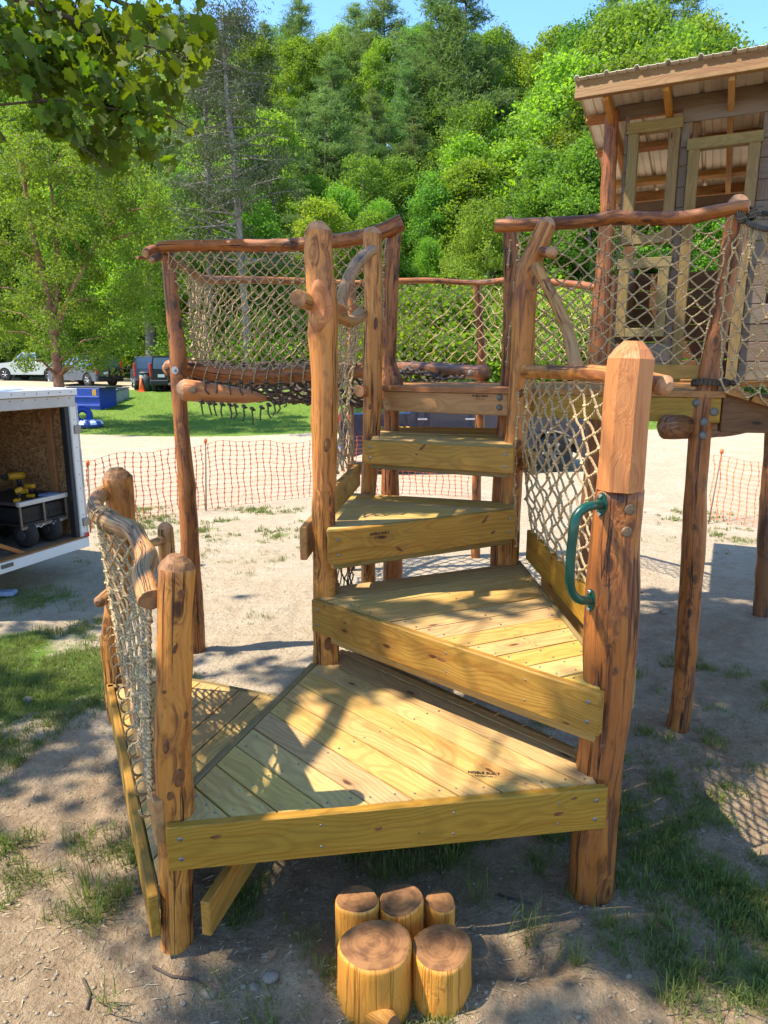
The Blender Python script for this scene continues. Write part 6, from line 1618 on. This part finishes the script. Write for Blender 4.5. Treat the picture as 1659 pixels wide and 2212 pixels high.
tr2 = [(atd(113, 705, bD), 0.10), (atd(125, 600, bD+0.3), 0.09), (atd(118, 480, bD+0.4), 0.07), (atd(105, 360, bD+0.5), 0.03)]
tr3 = [(atd(118, 730, bD), 0.09), (atd(150, 640, bD), 0.07), (atd(200, 540, bD), 0.055), (atd(235, 450, bD), 0.03)]
cp = []
while len(cp) < 190:
    x_, y_ = rs.uniform(-80, 370), rs.uniform(250, 790)
    cx_ = 130; k = ((x_-cx_)/235)**2+((y_-530)/270)**2
    if k > 1.0: continue
    if y_ > 740 and abs(x_-120) < 40 and rs.random() < 0.5: continue
    cp.append(atd(x_, y_, bD+rs.gauss(0, 1.3)))
big_tree('birch_tree', [tr1, tr2, tr3], cp, 0.105, M['leaf_birch'], M['barkred'], 'multi stemmed river birch with reddish peeling bark behind the trailer', 31, 310, 0.55, droop=0.35, limbs=40)
# roadside tree with pale trunk
c0 = g3(326, 42); t0 = [(c0-E3*0.2, 0.42), (atd(326, 740, 42), 0.34), (atd(324, 690, 42), 0.28), (atd(328, 560, 42), 0.18), (atd(330, 420, 42), 0.06)]
cp = []
while len(cp) < 120:
    x_, y_ = rs.uniform(200, 460), rs.uniform(380, 770); k = ((x_-330)/120)**2+((y_-580)/195)**2
    if k < 1 and not (y_ > 700 and abs(x_-326) < 35): cp.append(atd(x_, y_, 42+rs.gauss(0, 2)))
big_tree('roadside_tree', [t0], cp, 0.2, M['leaf_b'], M['barkgrey'], 'broad tree with pale thick trunk behind the parked cars', 33, 230, 0.85)
# bare pine with sparse needles, and a grey trunk beside it
def snag(name, trace, D, nb, label, seed, lenr, dens, mat, side=0.0):
    rs = random.Random(seed); rng = np.random.default_rng(seed); P = [(atd(x, y, D), wid(w, atd(x, y, D))) for x, y, w in trace]; g = P[0][0]; g0 = V3((g.x, g.y, terrain(g.x, D)-0.1)); P.insert(0, (g0, P[0][1]*1.15)); t = empty(name, tuple(g0), label, 'tree')
    S = spline(P, 0.5); mb = MB(); mb.tube([s[0] for s in S], [s[1] for s in S], 9); mb.build('trunk', M['barkgrey'], t); mb = MB(); C = []; Dv = []
    H0, H1 = P[0][0].z, P[-1][0].z
    for b in range(nb):
        f = rs.uniform(0.34, 0.99); c, r, T = path_at(S, f); a = rs.uniform(0, 6.28); L = lenr*(1.15-f)*rs.uniform(0.5, 1.3)+0.5; d = V3((math.cos(a)+side, math.sin(a)*0.7, rs.uniform(-0.25, 0.35))).normalized()
        m1 = c+d*L*0.5+V3((rs.gauss(0, 0.15), 0, rs.gauss(0, 0.15))); e = c+d*L+V3((rs.gauss(0, 0.2), 0, rs.uniform(-0.5, 0.15))); mb.tube([c, m1, e], [max(0.025, r*0.4), 0.03, 0.008], 5, caps=False)
        for k in range(rs.randint(3, 7)):
            s = rs.uniform(0.3, 1); q = c.lerp(m1, s*2) if s < 0.5 else m1.lerp(e, s*2-1); w = q+V3((rs.gauss(0, 0.45), rs.gauss(0, 0.45), rs.gauss(0, 0.3))); mb.tube([q, w], [0.013, 0.005], 4, caps=False)
            m = int(dens*rs.uniform(0.4, 1.6)); C.append(np.array(w)+rng.normal(size=(m, 3))*np.array([0.30, 0.30, 0.16])); Dv.append(unit(rng.normal(size=(m, 3))+np.array([0, 0, 0.3])))
    mb.build('branches', M['barkgrey'], t); C = np.vstack(C)-np.array(g0); Dv = np.vstack(Dv); sd_ = unit(np.cross(Dv, rng.normal(size=Dv.shape)))
    me = quads_mesh('crown', C, Dv*0.10, sd_*0.028, mat); o = bpy.data.objects.new('crown', me); COL.objects.link(o); o.parent = t
snag('scrub_pine', [(532, 700, 15), (520, 560, 15), (513, 440, 14), (508, 360, 13), (494, 250, 10), (487, 150, 9), (484, 70, 6), (482, 10, 3)], 38, 85, 'half bare pine with crooked grey branches and thin needles', 61, 5.0, 62, M['needle_d'])
snag('scrub_pine', [(455, 700, 14), (452, 520, 13), (450, 400, 13), (445, 280, 10), (442, 160, 6), (440, 60, 3)], 41, 50, 'straight grey pine trunk just left of the half bare pine', 62, 3.5, 50, M['needle_d'])

ORD = ['first', 'second', 'third', 'fourth', 'fifth', 'sixth', 'seventh', 'eighth', 'ninth', 'tenth', 'eleventh', 'twelfth', 'thirteenth', 'fourteenth', 'fifteenth', 'sixteenth', 'seventeenth', 'eighteenth', 'nineteenth', 'twentieth', 'twenty-first', 'twenty-second', 'twenty-third', 'twenty-fourth', 'twenty-fifth', 'twenty-sixth', 'twenty-seventh', 'twenty-eighth', 'twenty-ninth', 'thirtieth', 'thirty-first', 'thirty-second', 'thirty-third', 'thirty-fourth', 'thirty-fifth', 'thirty-sixth', 'thirty-seventh', 'thirty-eighth', 'thirty-ninth', 'fortieth']
groups = {}
for o in list(COL.objects):
    g_ = o.get('group')
    if o.parent is None and o.get('category') in ('tree', 'shrub') and g_: groups.setdefault(g_, []).append(o)
for g_, L_ in groups.items():
    L_.sort(key=lambda o: px(o.location)[0]); base_ = g_.replace('broadleaf trees', 'leafy tree').replace('bright trees', 'bright green tree').replace('pines', 'dark pine').replace('bright shrubs', 'round yellow green shrub').replace('shrubs', 'green shrub')
    for i, o in enumerate(L_): o['label'] = base_+', '+ORD[min(i, 39)]+' from the left'

# ------------------------------------------------------------------ the big maple: branches in the upper left and the crown overhead that dapples the play area
LEAF2 = [(0.0, -0.46), (0.14, -0.36), (0.40, -0.34), (0.36, -0.12), (0.58, 0.08), (0.38, 0.16), (0.30, 0.40), (0.13, 0.36), (0.0, 0.60)]
LEAF2 = LEAF2+[(-x, y) for x, y in reversed(LEAF2[1:-1])]
def leaf_template():
    vs = [(0, 0, 0)]+[(x, y, 0.10*abs(x)-0.06*y*y) for x, y in LEAF2]; n = len(LEAF2); return np.array(vs), [(0, 1+i, 1+(i+1) % n) for i in range(n)]
LT, LF = leaf_template()
def leaf_matrices(C, size, rng, droop=0.7):
    n = len(C); nrm = unit(rng.normal(size=(n, 3))*0.75+np.array([0, 0, 0.8])); tip = unit(np.cross(nrm, rng.normal(size=(n, 3)))+np.array([0, 0, -droop])); xa = unit(np.cross(tip, nrm)); nn2 = np.cross(xa, tip)
    s = size*rng.uniform(0.5, 1.3, n); return xa*s[:, None], tip*s[:, None], nn2*s[:, None]
maple_root = V3((-3.9, -0.6, 0)); maple = empty('maple_tree', tuple(maple_root), 'large maple whose lobed leaves hang into the upper left over the play area', 'tree')
rng = np.random.default_rng(5); rs = random.Random(9)
crotch = V3((-3.7, -0.3, 4.4))
S = spline([(maple_root-E3*0.2, 0.36), (V3((-3.95, -0.5, 1.5)), 0.27), (V3((-3.8, -0.4, 3.0)), 0.24), (crotch, 0.22)], 0.3); mb = MB(); mb.tube([s[0] for s in S], [s[1] for s in S], 14); mb.build('trunk', M['bark'], maple)
# visible hanging sprays, traced then given real depth
poly_vis = [(-60, -60), (452, -60), (462, 20), (468, 105), (440, 165), (425, 200), (452, 285), (440, 310), (400, 330), (372, 372), (340, 378), (300, 355), (275, 405), (215, 395), (180, 345), (150, 300), (95, 300), (80, 240), (40, 200), (-60, 210)]
def inpoly(x, y, P):
    c = False; j = len(P)-1
    for i in range(len(P)):
        if (P[i][1] > y) != (P[j][1] > y) and x < (P[j][0]-P[i][0])*(y-P[i][1])/(P[j][1]-P[i][1])+P[i][0]: c = not c
        j = i
    return c
mains = [[(-120, 20, 4.7), (40, 60, 4.9), (110, 120, 5.0), (180, 185, 5.1), (260, 240, 5.2), (330, 300, 5.2)], [(-100, -40, 5.2), (80, 10, 5.2), (200, 60, 5.3), (320, 100, 5.4), (420, 130, 5.5)], [(-120, 60, 4.6), (30, 110, 4.6), (70, 190, 4.7), (140, 280, 4.8), (240, 370, 4.8)], [(60, -80, 5.4), (200, -20, 5.5), (330, 30, 5.6), (450, 60, 5.7)], [(110, 120, 5.0), (210, 160, 5.1), (330, 230, 5.3), (430, 290, 5.4)], [(-100, 200, 4.5), (-40, 230, 4.5), (10, 300, 4.5)]]
mb = MB(); tw_pts = []
for mi_, tr in enumerate(mains):
    S = spline([(atd(x, y, D), 0.027*(1-i/(len(tr)-1))**1.3+0.003) for i, (x, y, D) in enumerate(tr)], 0.08)
    if mi_ != 4: mb.tube([crotch, crotch.lerp(S[0][0], 0.5)+V3((0, 0, 0.5)), S[0][0]], [0.10, 0.05, 0.022], 8)
    mb.tube([s[0] for s in S], [max(0.004, s[1]) for s in S], 7)
    for s in S[::2]:
        if rs.random() < 0.85:
            L = rs.uniform(0.25, 0.75); q = s[0]+V3((rs.gauss(0, 0.3), rs.gauss(0, 0.35), rs.uniform(-0.65, 0.12)))*L*1.2
            qq = px(q)
            if not inpoly(qq[0], qq[1], poly_vis) and qq[0] > 0 and qq[1] > 0: continue
            mid = s[0].lerp(q, 0.5)+V3((0, 0, 0.05)); mb.tube([s[0], mid, q], [0.008, 0.006, 0.003], 4, caps=False)
            for t_ in (0.35, 0.6, 0.8, 1.0): tw_pts.append(s[0].lerp(q, t_))
        tw_pts.append(s[0])
mb.build('branches', M['twig'], maple)
Cv = []
while len(Cv) < 1750:
    b = tw_pts[rs.randrange(len(tw_pts))] if rs.random() < 0.80 else None
    if b is None:
        x_, y_ = rs.uniform(-60, 470), rs.uniform(-60, 410)
        if not inpoly(x_, y_, poly_vis): continue
        p = atd(x_, y_, rs.uniform(4.6, 6.0))
    else: p = b+V3((rs.gauss(0, 0.07), rs.gauss(0, 0.08), rs.gauss(0, 0.07)-0.03))
    q = px(p)
    if inpoly(q[0], q[1], poly_vis) or (q[0] < 28 and 240 < q[1] < 385): Cv.append(p)
Cv.sort(key=lambda p: p.y)
Cn = np.array([tuple(p) for p in Cv]); XA, YA, ZA = leaf_matrices(Cn, 0.092, rng)
from mathutils import Matrix
lm = bpy.data.meshes.new('leaf'); lm.from_pydata([tuple(v) for v in LT], [], LF); lm.materials.append(M['maple'])
vis_idx = [i for i in range(len(Cv)) if 0 < px(Cv[i])[0] < 1659 and px(Cv[i])[1] > 0][:290]; vs_set = set(vis_idx)
for i in vis_idx:
    o = bpy.data.objects.new('leaf', lm); COL.objects.link(o); o.parent = maple
    o.matrix_local = Matrix(((XA[i][0], YA[i][0], ZA[i][0], Cn[i][0]-maple_root.x), (XA[i][1], YA[i][1], ZA[i][1], Cn[i][1]-maple_root.y), (XA[i][2], YA[i][2], ZA[i][2], Cn[i][2]), (0, 0, 0, 1)))
rest = [i for i in range(len(Cv)) if i not in vs_set]
# crown overhead. shade(sx, sy): how thick it is over the spot (sx, sy) that it shades
def shade(sx, sy):
    def e(cx, cy, rx, ry): return math.exp(-(((sx-cx)/rx)**2+((sy-cy)/ry)**2)**2)
    n = nz2(sx, sy, 1.25, 11)*0.9+nz2(sx, sy, 3.0, 12)*0.7+nz2(sx, sy, 0.6, 14)*0.5
    d = 0.49
    d -= 0.95*e(0.52, 2.92, 0.70, 0.42)+0.75*e(1.30, 3.2, 0.50, 0.36)+0.40*e(-0.05, 2.55, 0.40, 0.25)+0.6*e(0.16, 2.06, 0.30, 0.16)+0.40*e(2.5, 3.2, 0.8, 0.35)
    d -= 0.6*e(0.75, 3.95, 0.60, 0.22)+0.4*e(-1.2, 4.4, 0.6, 0.5)+0.6*e(2.2, 2.85, 0.45, 0.22)+0.35*e(-2.6, 5.2, 0.8, 0.35)+0.40*e(-1.7, 3.0, 0.7, 0.5)+0.45*e(-1.35, 2.2, 0.6, 0.35)+0.40*e(1.9, 1.8, 0.9, 0.4)+0.3*e(1.0, 2.1, 0.4, 0.12)
    d += 0.45*e(1.05, 4.45, 0.55, 0.20)+0.30*e(1.05, 2.45, 0.5, 0.25)+0.4*e(2.8, 4.1, 1.1, 0.7)+0.2*e(2.2, 5.5, 1.4, 0.5)+0.3*e(-3.0, 6.7, 0.8, 0.5)+0.2*e(-0.4, 2.0, 0.4, 0.2)
    if sy > 5.0:
        d -= smooth((sy-4.9)/0.8)*(0.65 if sx < 1.6 and sx > -2.4 else 0.15)
        if sx >= 1.6: d -= 0.5*smooth((sy-6.3)/1.0)
        d -= 0.6*smooth((sy-7.0)/1.0)
    return d+0.38*n
Cc2 = []; tries = 0
while len(Cc2) < 15000 and tries < 400000:
    tries += 1; sx, sy = rs.uniform(-4.8, 4.2), rs.uniform(0.9, 8.2)
    if rs.random() > max(0.0, min(1.0, shade(sx, sy)))**1.6: continue
    z_ = 6.0+5.0*rs.random(); p = V3((sx-SX*z_, sy-SY*z_, z_)); q = px(p) if depth(p) > 0.3 else (-999, -999)
    if depth(p) > 0.3 and q[1] > -110 and -120 < q[0] < 1780: continue
    Cc2.append(tuple(p))
allc = np.vstack([Cn[rest], np.array(Cc2)]); n = len(allc); X2, Y2, Z2_ = leaf_matrices(np.array(Cc2), 0.125, rng, 0.4)
XA2 = np.vstack([XA[rest], X2]); YA2 = np.vstack([YA[rest], Y2]); ZA2 = np.vstack([ZA[rest], Z2_])
k = len(LT); vv = (allc[:, None, :]+LT[None, :, 0:1]*XA2[:, None, :]+LT[None, :, 1:2]*YA2[:, None, :]+LT[None, :, 2:3]*ZA2[:, None, :]-np.array(maple_root)[None, None, :]).reshape(-1, 3).astype(np.float32)
ff = (np.arange(n)[:, None, None]*k+np.array(LF)[None, :, :]).reshape(-1).astype(np.int32); nf = len(ff)//3
me = bpy.data.meshes.new('leaves'); me.vertices.add(len(vv)); me.vertices.foreach_set('co', vv.reshape(-1)); me.loops.add(nf*3); me.loops.foreach_set('vertex_index', ff)
me.polygons.add(nf); me.polygons.foreach_set('loop_start', np.arange(0, nf*3, 3, dtype=np.int32)); me.polygons.foreach_set('loop_total', np.full(nf, 3, dtype=np.int32)); me.materials.append(M['maple']); me.update()
o = bpy.data.objects.new('leaves', me); COL.objects.link(o); o.parent = maple; o['kind'] = 'stuff'
mb = MB()
for q in rs.sample(Cc2, 26):
    q = V3(q); a = crotch.lerp(V3((-3.0, 0.5, 8.5)), rs.random()); mb.tube([a, a.lerp(q, 0.5)+V3((0, 0, 0.4)), q], [0.03, 0.014, 0.004], 5, caps=False)
mb.tube([crotch, V3((-3.2, 0.2, 5.6)), V3((-3.0, 0.5, 7.4)), V3((-2.8, 0.8, 10.0))], [0.2, 0.15, 0.11, 0.04], 9); mb.build('limbs', M['bark'], maple)

# ------------------------------------------------------------------ grass, straw, stones, sticks
def in_view(x, y):
    p = V3((x, y, 0)); d = depth(p)
    if d < 0.5: return False
    a, b = px(p); return -80 < a < 1740 and b < 2330
posts_xy = [(-0.82, 2.4), (0.93, 2.68), (1.9, 4.1), (-0.33, 3.8), (0, 2.2), (0.2, 2.2)]
bl_v = []; bl_f = []
def tuft(x, y, nb, h, sp, rs):
    z = gz(x, y)
    for _ in range(nb):
        a = rs.uniform(0, 6.28); r = abs(rs.gauss(0, sp)); bx, by = x+r*math.cos(a), y+r*math.sin(a); L = h*rs.uniform(0.5, 1.25); a2 = a+rs.gauss(0, 0.9); ln = rs.uniform(0.15, 0.9); dx, dy = math.cos(a2)*ln*L, math.sin(a2)*ln*L; w = rs.uniform(0.0012, 0.0026)*(1 if y < 9 else 2.2)
        px_, py_ = -math.sin(a2)*w, math.cos(a2)*w; o = len(bl_v); bz = z-0.004
        bl_v.extend([(bx-px_, by-py_, bz), (bx+px_, by+py_, bz), (bx+dx*0.45+px_*0.8, by+dy*0.45+py_*0.8, bz+L*0.62), (bx+dx*0.45-px_*0.8, by+dy*0.45-py_*0.8, bz+L*0.62), (bx+dx, by+dy, bz+L*(0.95-0.35*ln))]); bl_f.extend([(o, o+1, o+2, o+3), (o+3, o+2, o+4)])
rs = random.Random(41); cnt = 0; tries = 0
while cnt < 7200 and tries < 120000:
    tries += 1; y = 1.7+rs.random()**1.3*9.5; x = rs.uniform(-1, 1)*(0.62*y+1.2)
    if not in_view(x, y): continue
    lawn = zone(x, y)[0]; f = lawn+0.5*nz2(x, y, 2.2, 21)+0.3*nz2(x, y, 7, 22)
    if f < 0.30+rs.random()*0.35: continue
    if min(abs(x-a)+abs(y-b) for a, b in posts_xy) < 0.13: continue
    big = rs.random() < 0.12; tuft(x, y, rs.randint(7, 16) if y < 6 else 6, 0.085 if big else 0.042, 0.028, rs); cnt += 1
for (x, y, nb, h) in ((-1.30, 2.62, 60, 0.17), (-1.22, 2.50, 40, 0.15), (0.62, 2.42, 50, 0.16), (0.75, 2.28, 40, 0.13), (0.42, 2.62, 40, 0.13), (-0.40, 2.0, 30, 0.10), (1.30, 2.25, 60, 0.12), (-0.60, 2.14, 30, 0.11), (1.05, 2.13, 36, 0.10), (-1.02, 2.12, 30, 0.10), (-0.98, 2.75, 40, 0.14), (1.55, 2.7, 50, 0.11), (1.2, 2.0, 40, 0.1), (-1.75, 4.6, 30, 0.09), (0.0, 2.75, 40, 0.12), (0.3, 2.85, 50, 0.12)): tuft(x, y, nb, h, 0.055, rs)
# lawn blades on the bank
for _ in range(9000):
    y = rs.uniform(23.3, 34); x = rs.uniform(-0.62, 0.62)*y
    if zone(x, y)[0] > 0.55: tuft(x, y, 3, 0.11, 0.12, rs)
me = bpy.data.meshes.new('grass'); me.from_pydata(bl_v, [], bl_f); me.materials.append(M['grass']); o = bpy.data.objects.new('grass', me); COL.objects.link(o); tag(o, 'short patchy green grass growing in the sandy soil', 'grass', None, 'stuff')
mb = MB()
for _ in range(9500):
    y = 1.75+rs.random()**1.6*5.5; x = rs.uniform(-1, 1)*(0.6*y+0.8)
    if nz2(x, y, 1.6, 31)+0.35 < rs.random()*0.8: continue
    a = rs.uniform(0, 3.14); L = rs.uniform(0.004, 0.018)*(1.6 if rs.random() < 0.1 else 1); w = rs.uniform(0.0008, 0.0024); z = gz(x, y)+0.003; dx, dy = math.cos(a)*L, math.sin(a)*L; qx, qy = -math.sin(a)*w, math.cos(a)*w
    mb.add([(x-dx-qx, y-dy-qy, z), (x+dx-qx, y+dy-qy, z+rs.uniform(0, 0.006)), (x+dx+qx, y+dy+qy, z+rs.uniform(0, 0.008)), (x-dx+qx, y-dy+qy, z+0.002)], [(0, 1, 2, 3)])
o = mb.build('straw_litter', M['straw'], None); tag(o, 'dry straw and wood chips scattered over the soil', 'litter', None, 'stuff')
mb = MB()
for _ in range(4200):
    y = 1.75+rs.random()**1.5*8; x = rs.uniform(-1, 1)*(0.6*y+0.8); r = rs.uniform(0.002, 0.009)*(1.6 if rs.random() < 0.08 else 1); mb.ball((x, y, gz(x, y)+r*0.2), r, (1.2, 1, 0.7), 5, 3)
o = mb.build('soil_crumbs', M['ground'], None); tag(o, 'small clods and grit lying on the bare soil', 'grit', None, 'stuff')
def stone(xp, yp, w, label, seed, mat='stone', flat=0.55):
    p = atz(xp, yp, 0.0); r = wid(w, p); rs2 = random.Random(seed); mb = MB(); mb.ball((p.x, p.y, gz(p.x, p.y)+r*0.25), r, (1.0, 0.8, flat), 12, 8)
    ph = [rs2.uniform(0, 6) for _ in range(3)]
    mb.v = [(v[0]+0.10*r*math.sin(v[1]/r*2+ph[0]), v[1]+0.10*r*math.sin(v[2]/r*3+ph[1]), v[2]+0.09*r*math.sin(v[0]/r*2.6+ph[2])) for v in mb.v]
    o = mb.build('stone', M[mat], None); tag(o, label, 'stone')
stone(1433, 1322, 20, 'grey angular stone on shaded soil behind the thick right post', 1)
stone(588, 2135, 38, 'rounded brown stone left of the stumps, near the front left post', 2)
stone(828-275, 2203-60, 26, 'pale chipped stone between the stumps and the front left post', 3)
stone(455, 2150, 34, 'tan stone low at the bottom left', 4)
stone(1376, 1279, 26, 'flat stone lying in the shade right of the thick post', 5, 'stone', 0.3)
stone(62, 1515, 22, 'small stone in the left grass patch', 6)
def stick(pts, w, label):
    P = [(atz(x, y, 0.0)) for x, y in pts]; mb = MB(); mb.tube([V3((p.x, p.y, gz(p.x, p.y)+0.008)) for p in P], [wid(w, P[0])*(1-0.5*i/len(P)) for i in range(len(P))], 6); o = mb.build('stick', M['twig'], None); tag(o, label, 'stick')
stick([(330, 1710+380), (370, 2112), (420, 2120), (465, 2150)], 7, 'dark crooked stick by the foot of the front left post')
stick([(1430, 1902), (1480, 1915), (1530, 1927)], 9, 'grey stick lying in the grass at the lower right')
stick([(1075, 1930), (1120, 1945), (1150, 1950)], 6, 'short stick beside the thick post foot')
stick([(340, 1575), (372, 1590), (405, 1600)], 5, 'thin stick beside the left side board')
stick([(180, 2115), (195, 2150), (188, 2185)], 7, 'short brown stick at the bottom left')
# small blue object far left
p = atz(12, 1292, 0.0); mb = MB(); mb.hull(V3((p.x-0.16, p.y-0.05, 0.02)), V3((1, 0.1, 0)).normalized(), V3((-0.1, 1, 0)).normalized(), E3, 0.26, 0.12, 0.05, 0.02); tag(recalc(mb.build('cloth_scrap', M['paper'], None)), 'small pale blue crumpled cloth on the sand at the left edge', 'cloth')
